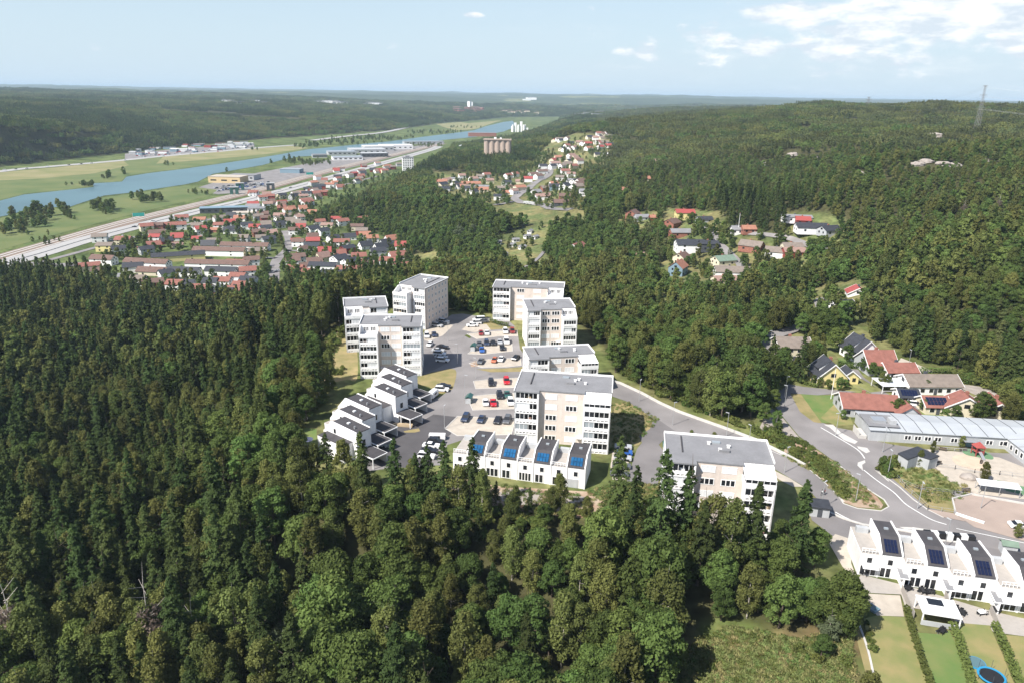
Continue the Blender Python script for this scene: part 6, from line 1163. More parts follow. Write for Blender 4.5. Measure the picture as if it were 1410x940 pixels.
r = prop('utility_hut', 'green grey hut with peaked roof at the right end of the access road', 'hut', *c8([(1235, 935)])[0], rot=-15); b = MB(); b.box(-1.4, 1.4, -1, 1, 0, 1.9); b.build('wall', 'w_grey', r); b = MB(); b.prof(-1.6, 1.6, [(-1.2, 1.85), (0, 2.5), (1.2, 1.85), (1.2, 2.0), (0, 2.65), (-1.2, 2.0)]); b.build('roof', 'tile_green', r)
r = prop('bin_row', 'row of black and white striped boxes beside the street', 'bins', *c8([(820, 842)])[0], rot=-10)
for i in range(7): b = MB(); b.box(-5.2 + i * 1.45, -5.2 + i * 1.45 + 1.35, -.6, .6, 0, 1.35); b.build('bin', 'c_white' if i % 2 else 'black', r)
b = MB(); b.box(-5.4, 5.2, -1.4, -1.0, 0, .2); b.build('plinth', 'kerb', r)
r = prop('timber_pile', 'pile of pale boards on the dry patch by the carports', 'timber', *c3([(755, 555)])[0], rot=-8); b = MB(); b.box(-2.8, 2.8, -.5, .5, 0, .5); b.box(-2.4, 2.9, -.35, .4, .5, .8); b.build('boards', 'wood', r)
r = prop('waste_box', 'small white framed box near the dark cars left of the solar terrace', 'box', 602, 604, rot=0); b = MB(); b.box(-2.2, 2.2, -.8, .8, 0, 1.5); b.build('box_body', 'white', r); b = MB(); b.box(-.8, .8, -.86, -.81, .3, 1.3); b.build('box_door', 'glass', r)
r = prop('caravan', 'small white trailer parked at the edge of the carport drive', 'trailer', 596, 547, rot=70); b = MB(); b.prof(-2, 2, [(-1, .5), (-1, 2), (-.8, 2.3), (.8, 2.3), (1, 2), (1, .5)]); b.build('body', 'c_white', r); b = MB(); b.box(-.8, .8, -1.06, -1.01, 1.2, 1.8); b.build('window', 'glass', r)
for sy in (-1, 1): link('wheel', CM['van']['wheel'], r, (0, sy * .9, .33))
# lamps, flagpoles
def lamp(px, py, h, lab, grp=None, z=Z0, arm=True):
    q = at(px, py, z) if z is not None else hit(px, py); zz = z if z is not None else q[2]; r = thing('street_lamp', lab, 'street lamp', (q[0], q[1], zz), rnd.random() * 6, grp); b = MB(); b.tube((0, 0, 0), (0, 0, h), .10, .06); b.build('pole', 'metal', r); b = MB(); b.box(-.1, .9, -.13, .13, h - .02, h + .1); b.build('lamp_head', 'w_grey', r)
GL = 'grey street lamps around the car park and roads'
for x, y in [(630, 500), (612, 590), (737, 470), (640, 545), (655, 520), (617, 470), (880, 552), (926, 585), (1030, 618), (1080, 650), (1215, 622), (1222, 655), (1150, 600), (1350, 700), (1263, 700), (1080, 560), (1000, 600), (1060, 480), (1178, 690), (1300, 755), (1080, 547), (1250, 508), (846, 660), (1130, 700)]: lamp(x, y, 7, 'slim grey street lamp along the car park and roads', GL)
for x, y, h, lab in ((1144, 549, 10.5, 'tall white flagpole in front of the yellow house'),): 
    q = at(x, y, Z0); r = thing('flagpole', lab, 'flagpole', (q[0], q[1], Z0)); b = MB(); b.tube((0, 0, 0), (0, 0, h), .11, .05); b.build('pole', 'white', r); b = MB(); b.tube((0, 0, h), (0, 0, h + .25), .12, .12); b.build('finial', 'tile_orange', r)
p = hit(1016, 322); r = thing('flagpole', 'white flagpole on the hillside among the gardens', 'flagpole', p); b = MB(); b.tube((0, 0, 0), (0, 0, 14), .18, .1); b.build('pole', 'white', r); b = MB(); b.tube((0, 0, 14), (0, 0, 14.4), .2, .2); b.build('finial', 'tile_orange', r)
# pylon with its wires
MT['pyl'] = mat('weathered_steel', (.27, .26, .26), .7)
def pylon(px, dist, H, lab, sc=1.0):
    v = ray(px, 200); q = dist / math.hypot(v[0], v[1]); x, y = v[0] * q, v[1] * q; z = hz1(x, y); r = thing('power_pylon', lab, 'pylon', (x, y, z - .5), math.radians(10)); b = MB(); w0, w1 = 3.9 * sc, 1.1 * sc
    def cor(t, sx, sy): w = w0 + (w1 - w0) * min(t / .8, 1); return (sx * w, sy * w * .7, H * t)
    for sx in (-1, 1):
        for sy in (-1, 1): b.tube(cor(0, sx, sy), cor(1, sx, sy), .15 * sc, .11 * sc, 4)
    n = 9
    for i in range(n):
        t0, t1 = i / n, (i + 1) / n
        for sy in (-1, 1): b.tube(cor(t0, -1, sy), cor(t1, 1, sy), .08 * sc, n=4); b.tube(cor(t0, 1, sy), cor(t1, -1, sy), .08 * sc, n=4); b.tube(cor(t1, -1, sy), cor(t1, 1, sy), .10 * sc, n=4)
        for sx in (-1, 1): b.tube(cor(t0, sx, -1), cor(t1, sx, 1), .08 * sc, n=4); b.tube(cor(t0, sx, 1), cor(t1, sx, -1), .08 * sc, n=4)
    b.build('lattice', 'pyl', r); tips = []
    for t, L in ((.99, 4.2), (.80, 6.2), (.54, 7.2)):
        a = MB(); 
        for s in (-1, 1): a.tube((0, 0, H * t), (s * L * sc, 0, H * t + .3), .26 * sc, n=4); a.tube((0, 0, H * t - 2.2 * sc), (s * L * sc, 0, H * t + .3), .08 * sc, n=4)
        for s in (-1, 1): a.tube((s * L * sc, 0, H * t + .3), (s * L * sc, 0, H * t - 3 * sc), .08 * sc, n=4)
        a.build('crossarm', 'pyl', r)
        for s in (-1, 1): c, s2 = math.cos(math.radians(10)), math.sin(math.radians(10)); tips.append((x + s * L * sc * c, y + s * L * sc * s2, z + H * t - (3 * sc)))
    return tips
t1_ = pylon(1340, 1050, 53, 'tall lattice power pylon rising above the hill at the right', 0.75); t2_ = pylon(1186, 1900, 26, 'distant lattice pylon on the skyline left of the tall one', 1.2); t0_ = None
for i, (A, B) in enumerate(zip(t1_, t2_)):
    for (P_, Q_) in ((A, B), (A, (A[0] + 420, A[1] - 420, A[2] - 30))):
        L_ = [(P_[0] + (Q_[0] - P_[0]) * t, P_[1] + (Q_[1] - P_[1]) * t, P_[2] + (Q_[2] - P_[2]) * t - 4 * (18 if P_ is A and Q_ is B else 8) * t * (1 - t)) for t in [k / 16 for k in range(17)]]
        w = MB()
        for a, b_ in zip(L_[:-1], L_[1:]): w.tube(a, b_, .05, n=3)
        o = w.build('power_line', 'w_grey'); tag(o, 'thin power line slung from the tall pylon over the hill', 'power line', 'power lines of the tall pylon')
# playground
r = prop('play_tower', 'red play tower on the green rubber ground', 'playground tower', *c8([(1018, 240)])[0]); b = MB(); 
for sx in (-1, 1):
    for sy in (-1, 1): b.box(sx - .09, sx + .09, sy - .09, sy + .09, 0, 2.6)
b.box(-1, 1, -1, 1, 1.2, 1.35); b.build('frame', 'tile_bright', r); b = MB(); b.add([(-1.3, -1.3, 2.6), (1.3, -1.3, 2.6), (1.3, 1.3, 2.6), (-1.3, 1.3, 2.6), (0, 0, 3.9)], [(0, 3, 2, 1), (0, 1, 4), (1, 2, 4), (2, 3, 4), (3, 0, 4)]); b.build('roof', 'tile_bright', r); b = MB(); b.prof(-.4, .4, [(-1, 1.3), (-3.2, .2), (-3.2, .3), (-1, 1.45)]); b.build('slide', 'metal', r)
r = prop('bicycle_shelter', 'white roofed bicycle shelter at the edge of the reddish pitch', 'bicycle shelter', *c8([(1160, 515)])[0], rot=-14); b = MB(); b.prof(-4.5, 4.5, [(-1.5, 2.3), (1.5, 2.5), (1.5, 2.6), (-1.5, 2.4)]); b.build('roof', 'blind', r); b = MB()
for xx in (-4.3, 0, 4.3):
    for yy in (-1.3, 1.3): b.box(xx - .06, xx + .06, yy - .06, yy + .06, 0, 2.33)
b.build('post', 'metal', r)
for i, (x, y, d_) in enumerate([(1090, 335, 20), (770, 210, -20), (1050, 297, 50), (920, 212, 0), (945, 160, 0), (740, 310, 5), (940, 505, 0)]):
    r = prop('bench', 'dark wooden bench on the preschool playground', 'bench', *c8([(x, y)])[0], rot=d_, group='wooden benches on the playground'); b = MB(); b.box(-1, 1, -.25, .25, .42, .5); b.build('seat', 'bark', r); b = MB(); b.box(-1, 1, .22, .3, .55, .95); b.build('backrest', 'bark', r)
    for sx in (-.8, .8): b = MB(); b.box(sx - .05, sx + .05, -.2, .28, 0, .42); b.build('leg', 'w_dark', r)
for i, (x, y) in enumerate([(955, 408), (985, 410)]): 
    q = at(*c8([(x, y)])[0], Z0); bm = bmesh.new(); bmesh.ops.create_icosphere(bm, subdivisions=3, radius=1.0)
    for v in bm.verts: v.co *= 1 + .25 * float(fbm(np.array([v.co.x * 1.3 + i * 9]), np.array([v.co.y * 1.3 + v.co.z]), 2, 3)[0]); v.co.z *= .55
    me = D.meshes.new('boulder'); bm.to_mesh(me); bm.free(); me.materials.append(MT['rock']); o = link('boulder', me, None, (q[0], q[1], Z0 + .3)); o.scale = (1.8 - i * .5,) * 3; tag(o, ['larger pale boulder on the playground gravel', 'smaller pale boulder right of the larger one on the playground'][i], 'boulder')
# fences of the playground and gardens
def fence(lab, L, h, m='metal', n=None, cat='fence', solid=False):
    P = P46(L); r = thing('fence', lab, cat, (P[0][0], P[0][1], Z0)); pn = MB(); ps = MB()
    for a, b in zip(P[:-1], P[1:]):
        d = math.hypot(b[0] - a[0], b[1] - a[1]); k = max(1, int(d / 2.4)); ax, ay = a[0] - P[0][0], a[1] - P[0][1]; bx_, by = b[0] - P[0][0], b[1] - P[0][1]
        for i in range(k + 1): X, Y = ax + (bx_ - ax) * i / k, ay + (by - ay) * i / k; ps.box(X - .05, X + .05, Y - .05, Y + .05, 0, h + .05)
        for zz in ((h * .5, h) if not solid else (h,)): pn.tube((ax, ay, zz), (bx_, by, zz), .03 if not solid else .05, n=4)
        if solid: nx, ny = -(by - ay) / d * .04, (bx_ - ax) / d * .04; pn.prism([(ax + nx, ay + ny), (bx_ + nx, by + ny), (bx_ - nx, by - ny), (ax - nx, ay - ny)], .05, h)
    ps.build('post', m, r); pn.build('panel' if solid else 'rail', m, r)
fence('long thin metal fence across the playground', c8([(720, 330), (860, 345), (1000, 370), (1180, 385), (1358, 410)]), 1.2); fence('thin metal fence between the street and the dry slope', c8([(430, 400), (500, 480), (600, 570), (665, 635), (860, 665)]), 1.2)
fence('low metal fence along the grassy mound', c8([(480, 440), (600, 490), (720, 505), (850, 520), (960, 500)]), 1.0)
for i, (a_, b_) in enumerate([((400, 485), (460, 620)), ((615, 510), (660, 660)), ((840, 585), (878, 665))]): fence(['grey screen fence between the first and second patio', 'grey screen fence between the second and third patio', 'grey screen fence between the third and fourth patio'][i], c6([a_, b_]), 1.6, 'deck', solid=True)
# patios: hot tub, umbrella, tables, trampoline, pool
r = prop('patio_pavilion', 'white patio pavilion with dark skylight behind the second garden', 'pavilion', *c6([(572, 618)])[0], rot=-14); b = MB(); b.box(-3.2, 3.2, -2.6, 2.6, 2.4, 2.6); b.build('roof', 'white', r); b = MB(); b.box(-1.6, 1.0, .2, 2.0, 2.6, 2.68); b.build('skylight', 'glass', r); b = MB()
for sx in (-3, 3):
    for sy in (-2.4, 2.4): b.box(sx - .1, sx + .1, sy - .1, sy + .1, 0, 2.4)
b.build('post', 'white', r); b = MB(); b.box(-3.1, 3.1, -2.55, -2.45, .0, 1.0); b.build('panel', 'w_grey', r)
for i, (x, y) in enumerate([(222, 402), (432, 478), (505, 490), (540, 497), (700, 600), (660, 575), (800, 600), (865, 585), (600, 690)]):
    r = prop('garden_table', 'dark garden table with chairs on a terrace deck', 'garden table', *c6([(x, y)])[0], rot=rnd.uniform(0, 90), group='garden tables on the terrace decks'); b = MB(); b.box(-.8, .8, -.5, .5, .7, .76); b.build('tabletop', 'black' if i != 6 else 'white', r)
    for sx in (-.7, .7):
        for sy in (-.4, .4): b = MB(); b.box(sx - .04, sx + .04, sy - .04, sy + .04, 0, .7); b.build('leg', 'black', r)
    for k2, (cx_, cy_) in enumerate(((-1.3, 0), (1.3, 0), (0, .9))):
        r2 = prop('garden_chair', 'dark garden chair at a terrace table', 'chair', *c6([(x + cx_ * 14, y - cy_ * 12)])[0], rot=rnd.uniform(0, 360), group='garden chairs on the terrace decks'); b = MB(); b.box(-.28, .28, -.28, .28, .38, .46); b.build('seat', 'black', r2); b = MB(); b.box(-.28, .28, .24, .3, .46, .95); b.build('backrest', 'black', r2); b = MB(); [b.box(sx - .03, sx + .03, sy - .03, sy + .03, 0, .38) for sx in (-.22, .22) for sy in (-.22, .22)]; b.build('leg', 'metal', r2)
r = prop('trampoline', 'round trampoline with blue rim on the lawn at the lower right corner', 'trampoline', *c6([(845, 925)])[0]); b = MB(); R1 = 2.1
MT['c_tramp'] = mat('blue_rim', (0.03, 0.25, 0.45), .5)
n = 28; vs = [(math.cos(6.283 * i / n) * R1, math.sin(6.283 * i / n) * R1, .8) for i in range(n)] + [(math.cos(6.283 * i / n) * (R1 - .35), math.sin(6.283 * i / n) * (R1 - .35), .8) for i in range(n)]; vs += [(v[0], v[1], .88) for v in vs[:2 * n]]
b.add(vs, [(i, n + i, n + (i + 1) % n, (i + 1) % n) for i in range(n)] + [(2 * n + i, 2 * n + (i + 1) % n, 3 * n + (i + 1) % n, 3 * n + i) for i in range(n)] + [(i, (i + 1) % n, 2 * n + (i + 1) % n, 2 * n + i) for i in range(n)] + [(n + i, 3 * n + i, 3 * n + (i + 1) % n, n + (i + 1) % n) for i in range(n)]); b.build('rim', 'c_tramp', r)
b = MB(); b.tube((0, 0, .78), (0, 0, .80), R1 - .34, n=28); b.build('mat', 'black', r); b = MB()
for i in range(6): a_ = i * 1.047; b.tube((math.cos(a_) * R1, math.sin(a_) * R1, 0), (math.cos(a_) * R1, math.sin(a_) * R1, 2.4), .03, n=5)
b.build('net_pole', 'w_dark', r)
r = prop('paddling_pool', 'flat blue paddling pool beside the trampoline', 'pool', *c6([(770, 845)])[0]); b = MB(); b.tube((0, 0, 0), (0, 0, .35), 1.5, n=24); b.build('pool_wall', 'c_tramp', r); b = MB(); b.tube((0, 0, .35), (0, 0, .37), 1.38, n=24); b.build('water', 'water', r)
r = prop('garden_pool', 'blue covered pool in the shade beside the first terrace deck', 'pool', *c6([(238, 560)])[0], rot=-60); b = MB(); b.box(-1.8, 1.8, -.8, .8, 0, .5); b.build('pool_wall', 'w_blue', r); b = MB(); b.box(-1.6, 1.6, -.6, .6, .5, .53); b.build('water', 'water', r)
r = prop('parasol', 'pale lilac parasol in the garden left of the staggered terraces', 'parasol', *c3([(72, 705)])[0]); b = MB(); b.tube((0, 0, 0), (0, 0, 2.5), .05); b.build('pole', 'metal', r); b = MB(); b.tube((0, 0, 2.2), (0, 0, 2.9), 1.6, .05, n=10); b.build('canopy', mat('lilac_cloth', (.5, .48, .62), .8), r)
# people
def person(px, py, shirt, trousers, lab, rot, z=Z0):
    q = at(px, py, z); r = thing('person', lab, 'person', (q[0], q[1], z + .03), rot)
    P = [(0, 0, .95), (0, 0, 1.15), (0, 0, 1.42), (0, 0, 1.52), (0, 0, 1.66), (-.12, 0, .90), (-.14, .10, .48), (-.14, .02, .05), (-.14, .18, .04), (.12, 0, .90), (.14, -.12, .5), (.14, -.28, .07), (.14, -.14, .04), (-.22, 0, 1.40), (-.27, -.08, 1.12), (-.27, .04, .86), (.22, 0, 1.40), (.27, .08, 1.12), (.27, .2, .9)]
    E_ = [(0, 1), (1, 2), (2, 3), (3, 4), (0, 5), (5, 6), (6, 7), (7, 8), (0, 9), (9, 10), (10, 11), (11, 12), (2, 13), (13, 14), (14, 15), (2, 16), (16, 17), (17, 18)]
    Rr = [.15, .14, .16, .06, .11, .10, .065, .045, .04, .10, .065, .045, .04, .06, .042, .035, .06, .042, .035]
    me = D.meshes.new('body'); me.from_pydata(P, E_, []); me.materials.append(MT[trousers]); o = link('body', me, r); md = o.modifiers.new('skin', 'SKIN')
    for i, v in enumerate(me.skin_vertices[0].data): v.radius = (Rr[i], Rr[i]); v.use_root = (i == 0)
    o.modifiers.new('sub', 'SUBSURF').levels = 1
    s = MB(); s.tube((0, 0, 1.02), (0, 0, 1.3), .17, .2, 10); s.tube((0, 0, 1.3), (0, 0, 1.46), .2, .1, 10); s.build('shirt', shirt, r)
    hd = MB(); hd.tube((0, -.02, 1.66), (0, -.02, 1.78), .115, .06, 8); hd.build('hair', 'bark', r)
person(1131, 682, 'white', 'w_dark', 'person in a white top walking on the hill road', .5); person(1134.5, 681, 'w_red', 'w_dark', 'person in a dark red top walking beside the one in white', .7)
# ------------------------------------------------------------------ hedges, shrubs, single trees
def hedge_leaves(L, w, h, ls, m, dens=60):
    C = []
    for a, b in zip(L[:-1], L[1:]):
        d = math.hypot(b[0] - a[0], b[1] - a[1]); n = int(d * dens); t = rng.random(n); u = rng.uniform(-.5, .5, n) * w; nx, ny = -(b[1] - a[1]) / d, (b[0] - a[0]) / d; z = rng.random(n) ** .6 * h
        C.append(np.stack([a[0] + (b[0] - a[0]) * t + nx * u, a[1] + (b[1] - a[1]) * t + ny * u, z], 1))
    C = np.concatenate(C); me = leaf_mesh('hedge_leaves', C, np.tile([[0, -.3, 1.0]], (len(C), 1)), rng.uniform(.7, 1.3, len(C)) * ls, .7, m); return me
def hedge(lab, L, w, h, m='leafy', cat='hedge', ls=.24):
    P = P46(L); o0 = P[0]; me = hedge_leaves([(p[0] - o0[0], p[1] - o0[1]) for p in P], w, h, ls, m); o = link('hedge', me, None, (o0[0], o0[1], Z0)); tag(o, lab, cat)
hedge('clipped dark hedge in front of the small back right block', [(675, 444), (688, 448), (700, 450)], 1.4, 1.7)
hedge('yellow green hedge between the first and second garden', c6([(425, 575), (440, 640), (470, 740), (505, 850), (545, 960), (590, 1080)]), 1.0, 1.2, 'shrub'); hedge('yellow green hedge between the second and third garden', c6([(645, 660), (680, 720), (705, 810), (740, 930), (780, 1050)]), 1.3, 1.4, 'shrub'); hedge('yellow green hedge between the third and fourth garden', c6([(858, 660), (890, 720), (930, 810), (975, 930), (1020, 1060)]), 1.3, 1.4, 'shrub')
hedge('trimmed hedge above the taupe bungalow', c7([(560, 158), (700, 155), (850, 158)]), 1.6, 2); hedge('tall hedge beside the yellow house drive', c7([(105, 110), (180, 125), (250, 128)]), 1.6, 2.2); hedge('hedge along the lawn behind the preschool', c7([(560, 430), (640, 455)]), 1.4, 1.5); hedge('small hedge at the gravel drive of the yellow house', cT([(290, 880), (330, 850), (400, 880), (500, 905)]), 1.2, 1.2, 'shrub')
# shrubs of the slopes: one mass nobody could count
def shrub_mesh(r, h, n, m, ls=.24): return crown('shrub_leaves', h, r, n, ls, m, 12, .0, .6, .42)
SM = [shrub_mesh(1.3, 1.8, 420, 'shrub'), shrub_mesh(1.0, 1.4, 340, 'leafy'), shrub_mesh(1.5, 1.5, 420, 'shrub')]
shr = []
def fill(poly, n, smin=.6, smax=1.3):
    P = P46(poly); xs = [p[0] for p in P]; ys = [p[1] for p in P]; k = 0
    while k < n:
        x, y = rnd.uniform(min(xs), max(xs)), rnd.uniform(min(ys), max(ys))
        if inpoly(np.array([x]), np.array([y]), P)[0]: shr.append((x, y, Z0, rnd.uniform(smin, smax), rnd.random() * 6.28)); 
        k += 1
fill([(850, 512), (907, 545), (961, 567), (1040, 596), (1078, 615), (1078, 600), (1046, 588), (985, 572), (930, 545), (860, 505)], 900, .6, 1.3)
fill([(1040, 596), (1078, 618), (1100, 634), (1130, 655), (1160, 684), (1175, 688), (1150, 650), (1110, 612), (1082, 600)], 500, .3, .9)
fill(c8([(310, 350), (360, 330), (430, 400), (400, 410), (330, 370)]), 60, .5, 1.0); fill(c8([(400, 280), (470, 260), (480, 320), (400, 320)]), 40, .6, 1.1); fill(c7([(890, 180), (1060, 165), (1200, 220), (1160, 300), (1050, 240), (930, 220)]), 240, .8, 1.8)
fill(c7([(1180, 420), (1300, 400), (1310, 470), (1200, 480)]), 80, .8, 1.5); fill([(1186, 850), (1195, 860), (1205, 900), (1198, 900)], 30, .3, .7); fill([(410, 545), (470, 500), (478, 520), (440, 560), (425, 580)], 60, .6, 1.3); fill([(835, 690), (900, 690), (910, 745), (840, 745)], 60, .5, 1.1)
fill([(620, 690), (700, 695), (820, 705), (820, 735), (640, 720)], 80, .5, 1.2)
mp = [(p[0], p[1]) for p in MEAD]
for _ in range(160):
    i = rnd.randrange(len(mp)); x, y = rnd.uniform(min(p[0] for p in mp), max(p[0] for p in mp)), rnd.uniform(min(p[1] for p in mp), max(p[1] for p in mp))
    if inpoly(np.array([x]), np.array([y]), mp)[0] and fbm(np.array([x / 9]), np.array([y / 9]), 3)[0] > .1: shr.append((x, y, hz1(x, y), rnd.uniform(.3, .9), rnd.random() * 6))
mp = ROCKL
for _ in range(260):
    x, y = rnd.uniform(min(p[0] for p in mp), max(p[0] for p in mp)), rnd.uniform(min(p[1] for p in mp), max(p[1] for p in mp))
    if inpoly(np.array([x]), np.array([y]), mp)[0]: shr.append((x, y, hz1(x, y), rnd.uniform(.4, 1.6), rnd.random() * 6))
# garden trees: between the houses, never in them
def occ(x, y, extra=1.5):
    for a, b, r in OCC:
        if (x - a) ** 2 + (y - b) ** 2 < (r + extra) ** 2: return True
    return False
def gardens(poly_px, n, kinds, s0, s1, z=None, avoid=()):
    xs = [p[0] for p in poly_px]; ys = [p[1] for p in poly_px]; k = 0; tries = 0
    while k < n and tries < n * 12:
        tries += 1; X, Y = rt.uniform(min(xs), max(xs)), rt.uniform(min(ys), max(ys))
        if not inpoly(np.array([X]), np.array([Y]), poly_px)[0]: continue
        q = at(X, Y, z) if z is not None else hit(X, Y)
        if q is None or occ(q[0], q[1]): continue
        if any(inpoly(np.array([X]), np.array([Y]), a)[0] for a in avoid): continue
        add_tree(X, Y, rt.choice(kinds), rt.uniform(s0, s1), z); k += 1
K1 = ['leafy_tree', 'leafy_tree', 'birch_tree']
lane = [(366, 405), (386, 405), (386, 362), (402, 345), (402, 318), (385, 318), (392, 345), (374, 362)]
gardens([(110, 362), (200, 325), (330, 292), (420, 285), (470, 300), (560, 340), (575, 370), (520, 400), (430, 405), (300, 425), (180, 400)], 480, K1, .36, .85, 1.0, [lane])
gardens([(195, 318), (260, 300), (250, 310), (200, 330)], 10, K1, .5, .8, 1.0); gardens([(330, 300), (400, 270), (520, 238), (550, 232), (545, 245), (470, 285), (400, 300)], 130, K1, .35, .7, 1.0)
for x, y, s in ((400, 372, 1.25), (407, 378, 1.2), (395, 362, .9), (374, 340, .9), (380, 330, .8), (350, 345, .8), (340, 330, .9), (460, 325, .9), (447, 330, .8), (455, 350, .85), (370, 395, .8), (485, 355, .9), (478, 345, .9), (360, 300, .9), (378, 300, .9), (215, 325, .8)): add_tree(x, y, 'leafy_tree', s * .85, 1.0)
gardens([(596, 245), (690, 242), (745, 215), (800, 190), (845, 195), (840, 225), (800, 262), (800, 290), (745, 290), (690, 284), (640, 276)], 380, K1, .4, .9, None, [[(700, 285), (700, 268), (750, 232), (765, 232), (765, 250), (725, 268), (725, 290)], [(684, 286), (740, 284), (745, 298), (690, 298)]])
gardens([(918, 300), (985, 300), (1010, 330), (1060, 330), (1112, 355), (1100, 380), (1040, 390), (975, 412), (905, 418), (900, 372)], 150, K1, .4, .8); gardens([(1082, 305), (1150, 305), (1155, 350), (1095, 345)], 16, K1, .4, .7); gardens([(850, 300), (905, 296), (905, 316), (852, 316)], 14, K1, .4, .7)
gardens([(1110, 402), (1140, 396), (1160, 410), (1165, 440), (1118, 446)], 12, K1, .5, .85); gardens([(1186, 386), (1210, 395), (1205, 436), (1180, 436), (1192, 410)], 14, K1, .5, .85); gardens([(686, 330), (748, 312), (742, 345), (700, 366)], 16, ['leafy_tree'], .25, .6)
for x, y, k, s, l in ((727, 358, 'leafy_tree', .9, 'round tree on the allotment lawn'), (766, 372, 'spruce_tree', 1.1, 'tall dark spruce right of the allotments'), (700, 345, 'birch_tree', .6, None), (1005, 352, 'spruce_tree', .75, 'narrow dark conifer beside the black board house'), (1027, 372, 'spruce_tree', .6, 'narrow dark conifer at the bend of the hillside lane')):
    add_tree(x, y, k, s, None, l)
# wood between the hill road and the street, and along the street
WOOD = [(855, 505), (905, 536), (985, 560), (1050, 572), (1060, 545), (1035, 515), (1045, 470), (1000, 440), (900, 440)]
for x, y, k, s in [(1062, 568, 'leafy_tree', .6), (1054, 560, 'spruce_tree', .9), (1046, 562, 'birch_tree', .9), (1036, 566, 'spruce_tree', 1.0), (1020, 567, 'leafy_tree', .8), (1005, 560, 'spruce_tree', 1.0), (990, 562, 'leafy_tree', .7), (975, 556, 'spruce_tree', 1.15), (960, 552, 'leafy_tree', .75), (945, 548, 'leafy_tree', .8), (930, 542, 'birch_tree', .9), (915, 536, 'leafy_tree', .75), (900, 530, 'leafy_tree', .7), (885, 522, 'leafy_tree', .75), (872, 515, 'birch_tree', .8), (1050, 582, 'leafy_tree', .55), (1068, 590, 'leafy_tree', .45)]: add_tree(x, y, k, s, Z0)
# right neighbourhood
gardens([(1085, 500), (1130, 470), (1140, 520), (1090, 530)], 14, ['leafy_tree', 'birch_tree'], .4, .8, Z0); gardens([(1048, 500), (1090, 495), (1090, 530), (1060, 540)], 12, ['leafy_tree', 'spruce_tree'], .5, .8, Z0)
for x, y, k, s, l in [(1100, 525, 'spruce_tree', .85, 'dark conifer left of the yellow house'), (1068, 522, 'leafy_tree', .7, None), (1078, 505, 'leafy_tree', .6, None), (1120, 530, 'leafy_tree', .3, None), (1128, 533, 'leafy_tree', .3, None), (1140, 536, 'leafy_tree', .35, None), (1155, 538, 'leafy_tree', .38, None), (1163, 536, 'leafy_tree', .35, None), (1148, 484, 'leafy_tree', .8, None), (1140, 470, 'leafy_tree', .8, None), (1128, 466, 'leafy_tree', .9, None), (1132, 450, 'leafy_tree', .9, None), (1150, 455, 'leafy_tree', .8, None), (1160, 470, 'leafy_tree', .5, None), (1165, 500, 'leafy_tree', .55, 'brownish garden tree behind the yellow house'), (1190, 512, 'leafy_tree', .5, None), (1200, 518, 'leafy_tree', .45, None), (1208, 526, 'leafy_tree', .5, None), (1212, 534, 'birch_tree', .45, None), (1220, 536, 'leafy_tree', .4, None), (1200, 505, 'birch_tree', .4, None), (1275, 540, 'leafy_tree', .35, None), (1285, 536, 'leafy_tree', .3, None), (1270, 566, 'leafy_tree', .4, None), (1283, 563, 'leafy_tree', .35, None),
    (1225, 572, 'leafy_tree', .45, None), (1235, 575, 'leafy_tree', .5, None), (1245, 574, 'leafy_tree', .45, None), (1207, 568, 'leafy_tree', .35, None), (1348, 580, 'leafy_tree', .75, 'large round bush behind the preschool roof'), (1340, 576, 'leafy_tree', .5, None), (1358, 578, 'leafy_tree', .55, None), (1300, 580, 'leafy_tree', .4, None), (1315, 578, 'leafy_tree', .45, None), (1353, 664, 'birch_tree', .42, 'yellow green bush beside the playground boulders'), (1265, 642, 'birch_tree', .35, None), (1215, 647, 'leafy_tree', .35, None), (1222, 652, 'leafy_tree', .3, None), (1324, 616, 'birch_tree', .3, None), (1283, 625, 'birch_tree', .3, None), (1160, 577, 'leafy_tree', .3, None), (1400, 740, 'birch_tree', .3, None),
    (951, 612, 'birch_tree', .36, 'young yellow green tree left of its twin behind the spruce hidden block'), (982, 616, 'birch_tree', .38, 'young yellow green tree right of its twin behind the spruce hidden block'), (1070, 600, 'leafy_tree', .35, None)]: add_tree(x, y, k, s, Z0, l)
gardens([(1180, 452), (1290, 492), (1410, 522), (1410, 560), (1370, 545), (1300, 505), (1250, 498), (1200, 470)], 60, ['spruce_tree', 'pine_tree', 'spruce_tree', 'birch_tree'], .75, 1.1, Z0)
gardens([(1100, 452), (1160, 448), (1165, 460), (1100, 462)], 14, ['leafy_tree'], .7, .95, Z0); gardens([(1375, 560), (1500, 560), (1500, 600), (1380, 590)], 16, ['leafy_tree', 'birch_tree'], .5, .9, Z0); gardens([(625, 428), (690, 431), (690, 436), (640, 433)], 3, ['leafy_tree'], .4, .5, Z0)
add_tree(664, 439, 'leafy_tree', .42, Z0, 'round pale green bush behind the top gravel bay')
